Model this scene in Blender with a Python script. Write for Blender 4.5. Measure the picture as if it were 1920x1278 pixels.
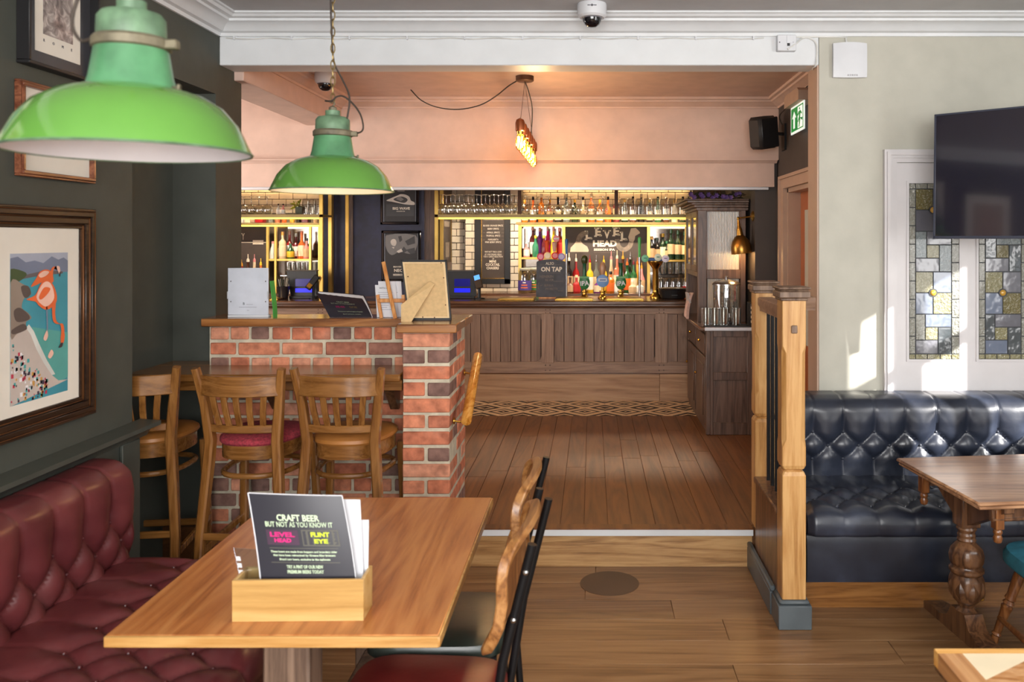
import bpy, bmesh, math, random
from mathutils import Vector, Matrix
random.seed(7)
for o in list(bpy.data.objects): bpy.data.objects.remove(o)
SC = bpy.context.scene
COL = SC.collection
pi = math.pi
# ------------------------------------------------------------------ camera
F, HX, HY, EYE = 1550.0, 1110.0, 450.0, 1.63        # focal length in px, vanishing point, eye height
cam_d = bpy.data.cameras.new('camera'); cam = bpy.data.objects.new('camera', cam_d); COL.objects.link(cam)
cam.location = (0, 0, EYE); cam.rotation_euler = (pi/2, 0, 0)
cam_d.sensor_width = 36; cam_d.lens = 36*F/1920
cam_d.shift_x = (960-HX)/1920; cam_d.shift_y = -(639-HY)/1920
cam_d.clip_start = .05
cam_d.dof.use_dof = True; cam_d.dof.focus_distance = 5.2; cam_d.dof.aperture_fstop = 5.0
SC.camera = cam
SC.view_settings.view_transform = 'Standard'; SC.view_settings.look = 'None'
SC.view_settings.gamma = 1; SC.view_settings.use_curve_mapping = False
SC.view_settings.exposure = 0.14
# ------------------------------------------------------------------ world, sun, area lights standing in for window daylight
W = bpy.data.worlds.new('world'); SC.world = W; W.use_nodes = True
W.node_tree.nodes['Background'].inputs[0].default_value = (.80, .89, 1, 1)
W.node_tree.nodes['Background'].inputs[1].default_value = 2.2
def light(name, kind, loc, power, col=(1,1,1), size=None, aim=None, rad=None, spread=None):
    d = bpy.data.lights.new(name, kind); d.energy = power; d.color = col
    o = bpy.data.objects.new(name, d); COL.objects.link(o); o.location = loc
    if kind == 'AREA':
        d.shape = 'RECTANGLE'; d.size, d.size_y = size
        if spread: d.spread = spread
    if rad is not None: d.shadow_soft_size = rad
    if aim is not None:
        o.rotation_euler = (Vector(aim)-Vector(loc)).to_track_quat('-Z', 'Z').to_euler()
    return o
DAY = (1, .985, .97)
sun_dir = Vector((-.66, .60, -.36)).normalized()
sun = light('sun', 'SUN', (4, -2, 4), 16, (1, .96, .90), aim=Vector((4,-2,4))+sun_dir); sun.data.angle = .012
light('daylight_panel_right', 'AREA', (3.12, 1.2, 1.75), 85, DAY, (2.6, 1.5), aim=(-2, 1.8, 1.2))  # added panel standing in for daylight; the wall behind is closed
light('daylight_panel_front', 'AREA', (.1, -1.9, 1.85), 235, DAY, (3.6, 1.5), aim=(.1, 4, 1.5))  # added panel inside the room, as if a window; front wall is solid
light('fill_left_room', 'AREA', (-3.9, 5.2, 1.7), 60, (1, .95, .88), (1.6, 1.4), aim=(0, 6.2, .8))  # added fill to brighten the bar room, no real source there
# ------------------------------------------------------------------ mesh helpers
def X(u, d): return (u-HX)*d/F
def Z(v, d): return EYE-(v-HY)*d/F
def P(u, v, d): return Vector((X(u, d), d, Z(v, d)))
class MB:
    def __init__(s): s.v = []; s.f = []
    def add(s, vs, fs, M=None):
        n = len(s.v)
        s.v += [tuple(M @ Vector(p)) if M is not None else tuple(p) for p in vs]
        s.f += [tuple(i+n for i in f) for f in fs]; return s
    def box(s, x0, x1, y0, y1, z0, z1, c=0, M=None):
        if x0 > x1: x0, x1 = x1, x0
        if y0 > y1: y0, y1 = y1, y0
        if z0 > z1: z0, z1 = z1, z0
        if c <= 0:
            vs = [(x, y, z) for z in (z0, z1) for y in (y0, y1) for x in (x0, x1)]
            return s.add(vs, [(0,2,3,1),(4,5,7,6),(0,1,5,4),(2,6,7,3),(0,4,6,2),(1,3,7,5)], M)
        c = min(c, (x1-x0)*.49, (y1-y0)*.49, (z1-z0)*.49)
        vs = []; idx = {}
        for sx in (0, 1):
            for sy in (0, 1):
                for sz in (0, 1):
                    cx, cy, cz = (x0, x1)[sx], (y0, y1)[sy], (z0, z1)[sz]
                    ix, iy, iz = (c, -c)[sx], (c, -c)[sy], (c, -c)[sz]
                    for a, p in enumerate(((cx, cy+iy, cz+iz), (cx+ix, cy, cz+iz), (cx+ix, cy+iy, cz))):
                        idx[sx, sy, sz, a] = len(vs); vs.append(p)
        fs = []
        for a in range(3):
            o1, o2 = [k for k in range(3) if k != a]
            for sa in (0, 1):
                q = []
                for s1, s2 in ((0,0),(1,0),(1,1),(0,1)):
                    k = [0,0,0]; k[a] = sa; k[o1] = s1; k[o2] = s2; q.append(idx[k[0],k[1],k[2],a])
                fs.append(tuple(q))
            for s1 in (0, 1):                     # edges that run along axis a
                for s2 in (0, 1):
                    k0 = [0,0,0]; k0[o1] = s1; k0[o2] = s2; k1 = list(k0); k1[a] = 1
                    fs.append((idx[k0[0],k0[1],k0[2],o1], idx[k1[0],k1[1],k1[2],o1], idx[k1[0],k1[1],k1[2],o2], idx[k0[0],k0[1],k0[2],o2]))
        for sx in (0, 1):
            for sy in (0, 1):
                for sz in (0, 1): fs.append(tuple(idx[sx,sy,sz,a] for a in range(3)))
        return s.add(vs, fs, M)
    def prism(s, poly, axis, a0, a1, M=None):
        n = len(poly)
        mk = {'x': lambda p, a: (a, p[0], p[1]), 'y': lambda p, a: (p[0], a, p[1]), 'z': lambda p, a: (p[0], p[1], a)}[axis]
        vs = [mk(p, a0) for p in poly]+[mk(p, a1) for p in poly]
        fs = [tuple(range(n)), tuple(range(2*n-1, n-1, -1))]+[(i, (i+1) % n, n+(i+1) % n, n+i) for i in range(n)]
        return s.add(vs, fs, M)
    def lathe(s, prof, n=20, c=(0,0,0), M=None, mod=None, cap=True):
        vs = []; fs = []
        for r, z in prof:
            for i in range(n):
                a = 2*pi*i/n; rr = r*(mod(a, z) if mod else 1)
                vs.append((c[0]+rr*math.cos(a), c[1]+rr*math.sin(a), c[2]+z))
        for j in range(len(prof)-1):
            for i in range(n):
                k = (i+1) % n; fs.append((j*n+i, j*n+k, (j+1)*n+k, (j+1)*n+i))
        if cap:
            fs.append(tuple(range(n))); fs.append(tuple(range((len(prof)-1)*n, len(prof)*n)))
        return s.add(vs, fs, M)
    def tube(s, pts, r, n=8, M=None, closed=False):
        pts = [Vector(p) for p in pts]; m = len(pts); rs = r if isinstance(r, (list, tuple)) else [r]*m
        vs = []; fs = []; up = None
        for i, p in enumerate(pts):
            if closed: t = pts[(i+1) % m]-pts[i-1]
            else: t = pts[min(i+1, m-1)]-pts[max(i-1, 0)]
            t.normalize()
            if up is None: up = Vector((0,0,1)) if abs(t.z) < .9 else Vector((1,0,0))
            a = t.cross(up)
            if a.length < 1e-5: a = t.orthogonal()
            a.normalize(); b = a.cross(t); up = b
            for k in range(n):
                q = 2*pi*k/n; vs.append(p+a*math.cos(q)*rs[i]+b*math.sin(q)*rs[i])
        for i in range(m if closed else m-1):
            j = (i+1) % m
            for k in range(n):
                l = (k+1) % n; fs.append((i*n+k, i*n+l, j*n+l, j*n+k))
        if not closed: fs += [tuple(range(n)), tuple(range((m-1)*n, m*n))]
        return s.add(vs, fs, M)
    def sweep(s, pts, w, h, side=(1,0,0), M=None):        # flat bar along a path; w along 'side', h across
        pts = [Vector(p) for p in pts]; m = len(pts); vs = []; fs = []
        for i, p in enumerate(pts):
            t = (pts[min(i+1, m-1)]-pts[max(i-1, 0)]).normalized()
            a = Vector(side[i] if isinstance(side[0], (tuple, list, Vector)) else side); a = (a-t*a.dot(t)).normalized(); b = t.cross(a)
            ww = w[i] if isinstance(w, (list, tuple)) else w; hh = h[i] if isinstance(h, (list, tuple)) else h
            c = min(ww, hh)*.18
            for x, y in ((-ww/2+c,-hh/2),(ww/2-c,-hh/2),(ww/2,-hh/2+c),(ww/2,hh/2-c),(ww/2-c,hh/2),(-ww/2+c,hh/2),(-ww/2,hh/2-c),(-ww/2,-hh/2+c)):
                vs.append(p+a*x+b*y)
        for i in range(m-1):
            for k in range(8):
                l = (k+1) % 8; fs.append((i*8+k, i*8+l, i*8+8+l, i*8+8+k))
        fs += [tuple(range(8)), tuple(range((m-1)*8, m*8))]
        return s.add(vs, fs, M)
    def grid(s, fn, nu, nv, M=None, thick=None):
        vs = [fn(i/nu, j/nv) for j in range(nv+1) for i in range(nu+1)]
        fs = [(j*(nu+1)+i, j*(nu+1)+i+1, (j+1)*(nu+1)+i+1, (j+1)*(nu+1)+i) for j in range(nv) for i in range(nu)]
        if thick is not None:
            n = len(vs); t = Vector(thick); vs = vs+[tuple(Vector(p)+t) for p in vs]
            fs = fs+[tuple(i+n for i in reversed(f)) for f in fs]
            rim = [i for i in range(nu+1)]+[j*(nu+1)+nu for j in range(1, nv+1)]+[nv*(nu+1)+i for i in range(nu-1, -1, -1)]+[j*(nu+1) for j in range(nv-1, 0, -1)]
            for k in range(len(rim)):
                a, b = rim[k], rim[(k+1) % len(rim)]; fs.append((a, b, b+n, a+n))
        return s.add(vs, fs, M)
    def sphere(s, c, r, n=12, sz=1, M=None):
        k = max(4, n//2)
        return s.lathe([(max(r*math.sin(pi*i/k), r*.02), -r*sz*math.cos(pi*i/k)) for i in range(k+1)], n, c, M)
    def xf(s, M):
        s.v = [tuple(M @ Vector(p)) for p in s.v]; return s
WL = {}
def mesh_of(name, mb, mat, off, smooth, flat=False):
    me = bpy.data.meshes.new(name)
    me.from_pydata([(p[0]-off[0], p[1]-off[1], p[2]-off[2]) for p in mb.v], [], mb.f); me.update()
    if not flat:
        bm = bmesh.new(); bm.from_mesh(me); bmesh.ops.recalc_face_normals(bm, faces=bm.faces); bm.to_mesh(me); bm.free()
    if smooth:
        for p in me.polygons: p.use_smooth = True
        me.set_sharp_from_angle(angle=math.radians(smooth))
    if mat is not None: me.materials.append(mat)
    return me
def tags(o, label=None, cat=None, group=None, kind=None):
    for k, q in (('label', label), ('category', cat), ('group', group), ('kind', kind)):
        if q: o[k] = q
    return o
def wloc(p): return WL.get(p, Vector((0,0,0))) if p is not None else Vector((0,0,0))
def build(name, mb, mat, parent=None, label=None, cat=None, group=None, kind=None, smooth=38, local=False):
    if parent is None and not local:
        xs = [p[0] for p in mb.v]; ys = [p[1] for p in mb.v]; zs = [p[2] for p in mb.v]
        off = Vector(((min(xs)+max(xs))/2, (min(ys)+max(ys))/2, min(zs)))
    else: off = Vector((0,0,0)) if local else wloc(parent)
    o = bpy.data.objects.new(name, mesh_of(name, mb, mat, off, smooth)); COL.objects.link(o)
    if parent is not None: o.parent = parent; WL[o] = wloc(parent)
    else: o.location = off; WL[o] = off.copy()
    return tags(o, label, cat, group, kind)
def struct(name, mb, mat, parent=None, smooth=30, label=None):
    return build(name, mb, mat, parent, kind='structure', smooth=smooth, label=label)
def thing(name, label, cat, loc, rotz=0, group=None, kind=None):
    o = bpy.data.objects.new(name, None); COL.objects.link(o); o.empty_display_size = .05
    o.location = loc; o.rotation_euler = (0, 0, rotz); WL[o] = Vector(loc)
    return tags(o, label, cat, group, kind)
def dup(root, loc, rotz=0, label=None, group=None, parent=None):
    def cp(o, par):
        c = o.copy(); COL.objects.link(c); c.parent = par
        for ch in list(o.children): cp(ch, c)
        return c
    r = cp(root, parent); r.location = loc; r.rotation_euler = (0, 0, rotz); WL[r] = Vector(loc)
    if label: r['label'] = label
    if group: r['group'] = group
    return r
def piece(name, mesh, parent, loc, rot=None, scale=None):       # one of many alike pieces that share mesh data
    o = bpy.data.objects.new(name, mesh); COL.objects.link(o); o.parent = parent
    o.location = Vector(loc)-wloc(parent); WL[o] = Vector(loc)
    if rot: o.rotation_euler = rot
    if scale: o.scale = scale
    return o
FACE = Matrix(((1,0,0,0),(0,0,-1,0),(0,1,0,0),(0,0,0,1)))           # text plane facing the room front (-Y)
FACEL = Matrix(((0,0,1,0),(1,0,0,0),(0,1,0,0),(0,0,0,1)))          # on the left wall, facing +X
def lettering(s, size, mat, parent, M, w=None, bold=0, name='lettering', align='CENTER', local=False, h=None):
    cu = bpy.data.curves.new('t', 'FONT'); cu.body = s; cu.size = size; cu.align_x = align; cu.align_y = 'CENTER'
    cu.extrude = .0006; cu.offset = bold; cu.resolution_u = 2
    to = bpy.data.objects.new('t', cu); COL.objects.link(to)
    me = bpy.data.meshes.new_from_object(to); bpy.data.objects.remove(to); bpy.data.curves.remove(cu)
    sx = sy = 1
    xs = [v.co.x for v in me.vertices] or [0, 1]; ys = [v.co.y for v in me.vertices] or [0, 1]
    if w: sx = w/max(1e-6, max(xs)-min(xs))
    if h: sy = h/max(1e-6, max(ys)-min(ys))
    off = Vector((0,0,0)) if local else wloc(parent)
    for v in me.vertices: v.co = M @ Vector((v.co.x*sx, v.co.y*sy, v.co.z))-off
    me.materials.append(mat); me.name = name
    o = bpy.data.objects.new(name, me); COL.objects.link(o); o.parent = parent; WL[o] = wloc(parent)
    return o
# ------------------------------------------------------------------ materials
def lin(c):
    return tuple(((q/255)/12.92 if q/255 <= .04045 else ((q/255+.055)/1.055)**2.4) for q in c[:3])+(1,)
class NT:
    def __init__(s, name):
        m = bpy.data.materials.new(name); m.use_nodes = True; s.m = m; s.t = m.node_tree; s.b = s.t.nodes['Principled BSDF']
    def n(s, kind, **kw):
        q = s.t.nodes.new(kind)
        for k, v in kw.items():
            if hasattr(q, k): setattr(q, k, v)
            else: q.inputs[k].default_value = v
        return q
    def l(s, a, b): s.t.links.new(a, b)
    def coords(s, scale=(1,1,1), rnd=True, rot=(0,0,0)):
        tc = s.n('ShaderNodeTexCoord'); mp = s.n('ShaderNodeMapping'); mp.inputs['Scale'].default_value = scale; mp.inputs['Rotation'].default_value = rot
        if rnd:
            oi = s.n('ShaderNodeObjectInfo'); mu = s.n('ShaderNodeVectorMath', operation='SCALE'); mu.inputs[0].default_value = (37.1, 17.7, 29.3)
            s.l(oi.outputs['Random'], mu.inputs['Scale']); ad = s.n('ShaderNodeVectorMath', operation='ADD')
            s.l(tc.outputs['Object'], ad.inputs[0]); s.l(mu.outputs[0], ad.inputs[1]); s.l(ad.outputs[0], mp.inputs[0])
        else: s.l(tc.outputs['Object'], mp.inputs[0])
        return mp.outputs[0]
    def ramp(s, fac, stops):
        r = s.n('ShaderNodeValToRGB'); e = r.color_ramp.elements
        while len(e) < len(stops): e.new(.5)
        for q, (p, c) in zip(e, stops): q.position = p; q.color = lin(c)
        s.l(fac, r.inputs[0]); return r.outputs[0]
    def mix(s, a, b, fac, mode='MIX'):
        q = s.n('ShaderNodeMix', data_type='RGBA', blend_type=mode)
        for sock, v in ((q.inputs[0], fac), (q.inputs[6], a), (q.inputs[7], b)):
            if hasattr(v, 'is_linked'): s.l(v, sock)
            elif isinstance(v, (int, float)): sock.default_value = v
            else: sock.default_value = v
        return q.outputs[2]
    def bump(s, h, strength, dist=.01):
        q = s.n('ShaderNodeBump', Strength=strength, Distance=dist); s.l(h, q.inputs['Height']); s.l(q.outputs[0], s.b.inputs['Normal'])
    def base(s, rough=.5, metal=0, coat=0, spec=.5, coat_rough=.1):
        s.b.inputs['Roughness'].default_value = rough; s.b.inputs['Metallic'].default_value = metal
        s.b.inputs['Coat Weight'].default_value = coat; s.b.inputs['Coat Roughness'].default_value = coat_rough
        s.b.inputs['Specular IOR Level'].default_value = spec
def pm(name, col, rough=.5, metal=0, coat=0, var=.12, vscale=8, bump=0, bscale=60, emit=0, ecol=None, rnd=0, spec=.5):
    t = NT(name); t.base(rough, metal, coat, spec); c = t.coords(rnd=True)
    no = t.n('ShaderNodeTexNoise', Scale=vscale, Detail=4.0); t.l(c, no.inputs['Vector'])
    lo = tuple(q*(1-var) for q in col); hi = tuple(min(255, q*(1+var*.5)) for q in col)
    out = t.ramp(no.outputs['Fac'], [(.3, lo), (.7, hi)]); t.l(out, t.b.inputs['Base Color'])
    if bump:
        nb = t.n('ShaderNodeTexNoise', Scale=bscale, Detail=5.0); t.l(c, nb.inputs['Vector']); t.bump(nb.outputs['Fac'], bump, .004)
    if emit:
        t.b.inputs['Emission Color'].default_value = lin(ecol or col); t.b.inputs['Emission Strength'].default_value = emit
    return t.m
def wood(name, dark, mid, light_, axis=0, scale=7, rough=.38, coat=.15, vary=.18, bump=.25, stretch=.07):
    t = NT(name); t.base(rough, 0, coat, .45, .2)
    sc = [1, 1, 1]; sc[axis] = stretch
    c = t.coords(tuple(q*scale for q in sc))
    n1 = t.n('ShaderNodeTexNoise', Scale=1.3, Detail=3.0, Distortion=1.2); t.l(c, n1.inputs['Vector'])
    mul = t.n('ShaderNodeMath', operation='MULTIPLY'); mul.inputs[1].default_value = 9; t.l(n1.outputs['Fac'], mul.inputs[0])
    fr = t.n('ShaderNodeMath', operation='PINGPONG'); fr.inputs[1].default_value = 1; t.l(mul.outputs[0], fr.inputs[0])
    n2 = t.n('ShaderNodeTexNoise', Scale=9, Detail=6.0, Roughness=.7); t.l(c, n2.inputs['Vector'])
    ad = t.n('ShaderNodeMath', operation='MULTIPLY_ADD'); ad.inputs[1].default_value = .45; t.l(fr.outputs[0], ad.inputs[0]); t.l(n2.outputs['Fac'], ad.inputs[2])
    col = t.ramp(ad.outputs[0], [(.32, dark), (.62, mid), (.95, light_)])
    oi = t.n('ShaderNodeObjectInfo'); mr = t.n('ShaderNodeMapRange'); mr.inputs['To Min'].default_value = 1-vary; mr.inputs['To Max'].default_value = 1+vary*.6
    t.l(oi.outputs['Random'], mr.inputs[0]); hs = t.n('ShaderNodeHueSaturation'); t.l(mr.outputs[0], hs.inputs['Value']); t.l(col, hs.inputs['Color'])
    t.l(hs.outputs[0], t.b.inputs['Base Color']); t.bump(ad.outputs[0], bump, .0015)
    return t.m
def glass_thin(name, tint=(245,250,250), fres=.12, rough=.03):
    m = bpy.data.materials.new(name); m.use_nodes = True; t = m.node_tree; t.nodes.clear()
    o = t.nodes.new('ShaderNodeOutputMaterial'); mx = t.nodes.new('ShaderNodeMixShader'); tr = t.nodes.new('ShaderNodeBsdfTransparent'); gl = t.nodes.new('ShaderNodeBsdfGlossy')
    lw = t.nodes.new('ShaderNodeLayerWeight'); lw.inputs[0].default_value = .35
    mr = t.nodes.new('ShaderNodeMapRange'); mr.inputs['To Min'].default_value = fres; mr.inputs['To Max'].default_value = .85
    tr.inputs[0].default_value = lin(tint); gl.inputs['Roughness'].default_value = rough; gl.inputs[0].default_value = (.95,.97,1,1)
    t.links.new(lw.outputs['Facing'], mr.inputs[0]); t.links.new(mr.outputs[0], mx.inputs[0]); t.links.new(tr.outputs[0], mx.inputs[1]); t.links.new(gl.outputs[0], mx.inputs[2]); t.links.new(mx.outputs[0], o.inputs[0])
    return m
def leather(name, c0, c1, worn, rough=.33):
    t = NT(name); t.base(rough, 0, .12, .5, .25); c = t.coords(rnd=False)
    n1 = t.n('ShaderNodeTexNoise', Scale=5, Detail=5.0); t.l(c, n1.inputs['Vector'])
    n2 = t.n('ShaderNodeTexNoise', Scale=38, Detail=3.0); t.l(c, n2.inputs['Vector'])
    col = t.ramp(n1.outputs['Fac'], [(.3, c0), (.58, c1), (.8, worn)])
    r = t.n('ShaderNodeMapRange'); r.inputs['To Min'].default_value = rough-.08; r.inputs['To Max'].default_value = rough+.18; t.l(n1.outputs['Fac'], r.inputs[0]); t.l(r.outputs[0], t.b.inputs['Roughness'])
    t.l(col, t.b.inputs['Base Color']); t.bump(n2.outputs['Fac'], .18, .003); return t.m
M = {}
M['plaster'] = pm('ceiling_paint', (186,187,188), .8, var=.03, bump=.15, bscale=30)
M['gloss_white'] = pm('white_gloss_paint', (212,215,217), .42, var=.02, bump=.06, bscale=12)
M['pink'] = pm('pink_paint', (204,176,162), .6, var=.04, bump=.12, bscale=14)
M['cream'] = pm('cream_wall_paint', (182,180,168), .75, var=.03, bump=.1, bscale=60)
M['green_wall'] = pm('dark_green_grey_wall_paint', (68,71,64), .7, var=.06, bump=.12, bscale=70)
M['green_gloss'] = pm('dark_green_grey_gloss_paint', (72,76,70), .38, var=.08, bump=.08, bscale=20)
M['dark_wall'] = pm('dark_charcoal_paint', (70,62,58), .7, var=.06)
M['navy'] = pm('navy_paint', (32,34,62), .55, var=.2, vscale=14)
M['tan_trim_lit_jamb'] = pm('tan_trim_and_lit_jamb', (176,148,128), .5, var=.03)  # trim's own tan; on the jamb it has warm light put in
M['door_white'] = pm('off_white_door_paint', (206,203,204), .4, var=.02)
M['skirt_grey'] = pm('slate_gloss_paint', (84,92,96), .35, var=.1)
M['floor_low'] = wood('oak_floor', (104,74,46), (132,96,62), (148,112,76), 0, 5, .36, .2, .14)
M['floor_up'] = wood('dark_oak_floor', (88,54,30), (108,68,38), (124,80,44), 1, 5, .44, .1, .16)
M['oak'] = wood('oak', (112,78,44), (160,118,72), (188,148,98), 0, 7, .4, .15, .08)
M['oak_v'] = wood('oak_upright', (134,90,46), (176,128,72), (198,154,98), 2, 7, .36, .25, .08)
M['panel_wood'] = wood('weathered_bar_oak', (100,76,62), (122,94,76), (134,106,88), 2, 8, .5, .05, .10)
M['panel_wood_h'] = wood('weathered_bar_oak_rail', (108,82,66), (132,102,82), (148,118,96), 0, 8, .48, .08, .06)
M['stile_wood'] = wood('weathered_bar_oak_stile', (112,86,70), (138,108,88), (152,124,104), 2, 8, .5, .05, .06)
M['plinth_wood'] = wood('bar_plinth_oak', (128,94,64), (152,114,82), (168,132,98), 0, 5, .5, .05, .06)
M['cab_wood'] = wood('brown_cabinet_oak', (52,36,28), (82,60,48), (104,80,66), 2, 8, .42, .1, .08)
M['bar_top'] = wood('dark_bar_top', (56,34,22), (86,56,38), (112,78,54), 0, 6, .22, .4, .05)
M['cap_wood'] = wood('varnished_ledge', (84,48,22), (134,84,44), (166,112,64), 0, 6, .16, .6, .05)
M['stool_wood'] = wood('varnished_beech', (98,60,26), (126,82,38), (144,98,50), 2, 9, .24, .45, .08)
M['stool_wood_h'] = wood('varnished_beech_rail', (98,60,26), (126,82,38), (144,98,50), 0, 9, .24, .45, .08)
M['table_top'] = wood('orange_oak_table', (146,84,40), (182,112,58), (200,134,76), 1, 6, .3, .35, .05)
M['table_edge'] = wood('table_edge_oak', (150,104,50), (184,134,72), (202,158,96), 0, 8, .34, .3, .05)
M['grey_wood'] = wood('worn_grey_brown_wood', (70,52,42), (106,84,68), (130,106,88), 2, 7, .5, .05, .05)
M['old_oak'] = wood('old_table_oak', (104,72,50), (148,108,78), (176,136,102), 0, 6, .3, .35, .05)
M['carved'] = wood('dark_carved_oak', (46,28,18), (86,56,36), (118,82,54), 2, 8, .34, .3, .05)
M['box_wood'] = wood('pale_bamboo_box', (168,126,66), (194,152,88), (208,172,110), 0, 4, .45, .1, .05, .1)
M['ply'] = wood('bent_ply', (100,60,28), (148,98,52), (178,128,76), 1, 8, .32, .3, .05)
M['ply_dark'] = wood('turned_brown_leg', (70,38,18), (112,66,32), (142,92,50), 2, 9, .3, .35, .05)
M['mdf'] = pm('tan_hardboard', (206,172,122), .7, var=.05, vscale=60)
M['easel_wood'] = wood('easel_pine', (176,104,40), (206,134,62), (222,160,92), 2, 8, .4, .2, .05)
M['rail_wood'] = wood('varnished_handrail', (150,86,24), (192,124,44), (214,152,72), 1, 8, .18, .6, .05)
M['wine_leather'] = leather('oxblood_leather', (84,34,38), (106,48,50), (126,76,76), .30)
M['navy_leather'] = leather('blue_black_leather', (24,28,38), (40,45,58), (66,74,92), .28)
M['green_leather'] = leather('dark_green_leather', (24,34,30), (38,48,42), (58,70,62), .3)
M['red_vinyl'] = leather('dark_red_vinyl', (84,20,22), (108,32,30), (124,50,42), .3)
M['tan_leather'] = leather('tan_leather', (140,84,32), (176,116,54), (194,138,78), .4)
M['red_cloth'] = pm('red_weave', (158,52,64), .9, var=.25, vscale=90, bump=.5, bscale=220)
M['teal_velvet'] = pm('teal_velvet', (32,106,126), .85, var=.2, vscale=14, bump=.1)
M['black'] = pm('black_plastic', (24,23,25), .45, var=.1)
M['black_gloss'] = pm('black_gloss', (14,13,20), .12, var=.05, coat=.4)
M['black_metal'] = pm('black_steel', (28,28,30), .4, .6, var=.1)
M['speaker_black'] = pm('speaker_black', (30,27,27), .6, var=.1)
M['steel'] = pm('brushed_steel', (190,190,192), .25, 1, var=.05)
M['alu'] = pm('grey_alu_strip', (196,196,200), .4, .3, var=.03)
M['brass'] = pm('brass', (206,160,74), .24, 1, var=.08)
M['dull_gold'] = pm('dull_brass', (150,128,84), .5, .6, var=.08)
M['gold_frame'] = pm('satin_gold', (208,172,92), .34, .85, var=.06)
M['old_bronze'] = pm('dark_bronze', (84,56,40), .5, .6, var=.15)
M['white'] = pm('white_plastic', (208,210,214), .45, var=.02)
M['paper'] = pm('white_paper', (214,215,220), .7, var=.02)
M['mat_board'] = pm('cream_mount', (226,220,208), .8, var=.02)
M['tile_white'] = pm('cream_glazed_tile', (226,212,190), .18, var=.05, coat=.3)
M['grout'] = pm('dark_grout', (96,84,70), .9)
M['mortar'] = pm('lime_mortar', (196,186,164), .9, var=.12, vscale=20, bump=.8, bscale=50)
M['slate'] = pm('chalkboard_slate', (72,74,82), .6, var=.15, vscale=18)
M['board_brown'] = pm('chalkboard_brown', (68,58,54), .6, var=.1)
M['chalk'] = pm('chalk_white', (232,222,206), .8, var=.05)
M['chalk_grey'] = pm('chalk_grey', (128,116,106), .8, var=.15, vscale=30)
M['ink'] = pm('ink_grey', (70,70,78), .7)
M['menu_black'] = pm('menu_print_black', (38,36,46), .3, var=.04)
M['mint'] = pm('print_mint', (206,226,190), .6)
M['pink_print'] = pm('print_magenta', (214,20,120), .6)
M['lime_print'] = pm('print_lime', (206,226,40), .6)
M['olive_print'] = pm('print_olive', (92,90,80), .6)
M['plum_print'] = pm('print_plum', (66,38,62), .6)
M['green_enamel'] = pm('bright_green_enamel', (90,142,58), .12, coat=.6, var=.05, vscale=6)
M['green_enamel_old'] = pm('aged_green_enamel', (78,130,90), .3, coat=.2, var=.18, vscale=16)
M['cap_green'] = pm('weathered_green_casting', (92,120,92), .5, .1, var=.25, vscale=26)
M['cap_brown'] = pm('weathered_clamp_ring', (112,104,84), .55, .3, var=.25, vscale=30)
M['enamel_white'] = pm('white_enamel', (226,224,228), .3, coat=.3, var=.03)
M['cord'] = pm('brown_cord', (56,46,38), .7)
M['chain'] = pm('bronze_chain', (150,128,84), .4, .8)
M['cable_white'] = pm('white_cable', (214,214,210), .5)
M['glass'] = glass_thin('clear_glass', (232,232,228), fres=.2)
M['acrylic'] = glass_thin('clear_acrylic', (240,244,248), .08)
M['bulb_glass'] = pm('lit_amber_bulb', (255,190,90), .2, emit=14, ecol=(255,198,110))
M['filament'] = pm('bright_filament', (255,230,180), .2, emit=60, ecol=(255,222,160))
M['led'] = pm('warm_led_strip', (255,206,80), .4, emit=2.2, ecol=(255,204,84))
M['led_top'] = pm('tile_washing_led', (255,226,180), .4, emit=16, ecol=(255,214,150))
M['led_white'] = pm('white_led_strip', (255,246,230), .4, emit=3, ecol=(255,240,214))
M['screen_blue'] = pm('blue_screen', (10,16,200), .3, emit=1.1, ecol=(8,20,230))
M['screen_dim'] = pm('dim_blue_screen', (8,12,90), .2, emit=.35, ecol=(8,14,150))
M['screen_sky'] = pm('pale_blue_screen', (90,160,240), .3, emit=.9, ecol=(90,160,240))
M['exit_green'] = pm('lit_exit_green', (10,130,60), .4, emit=.45, ecol=(12,140,60))
M['exit_white'] = pm('lit_exit_white', (235,245,240), .4, emit=.6, ecol=(235,246,240))
M['mirror_bar'] = pm('smoked_mirror', (150,140,130), .12, .9, var=.04)
def flat(key, col, rough=.6, **k):
    if key not in M: M[key] = pm(key, col, rough, var=.06, **k)
    return M[key]
def brick_mat():
    t = NT('red_brick'); t.base(.85); oi = t.n('ShaderNodeObjectInfo'); c = t.coords()
    r = t.n('ShaderNodeValToRGB'); e = r.color_ramp.elements
    st = [(0,(136,104,94)), (.14,(152,112,98)), (.22,(206,124,92)), (.5,(222,136,100)), (.75,(228,148,112)), (1,(232,164,132))]
    while len(e) < len(st): e.new(.5)
    for q, (p, cc) in zip(e, st): q.position = p; q.color = lin(cc)
    t.l(oi.outputs['Random'], r.inputs[0])
    n1 = t.n('ShaderNodeTexNoise', Scale=22, Detail=6.0); t.l(c, n1.inputs['Vector'])
    n2 = t.n('ShaderNodeTexNoise', Scale=7, Detail=3.0); t.l(c, n2.inputs['Vector'])
    k = t.ramp(n1.outputs['Fac'], [(.3, (150,140,138)), (.72, (255,255,255))])
    a = t.mix(r.outputs[0], k, .75, 'MULTIPLY')
    w = t.ramp(n2.outputs['Fac'], [(.60, (0,0,0)), (.80, (120,120,120))])
    out = t.mix(a, lin((214,186,168)), w); t.l(out, t.b.inputs['Base Color']); t.bump(n1.outputs['Fac'], .7, .006); return t.m
M['brick'] = brick_mat()
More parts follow.
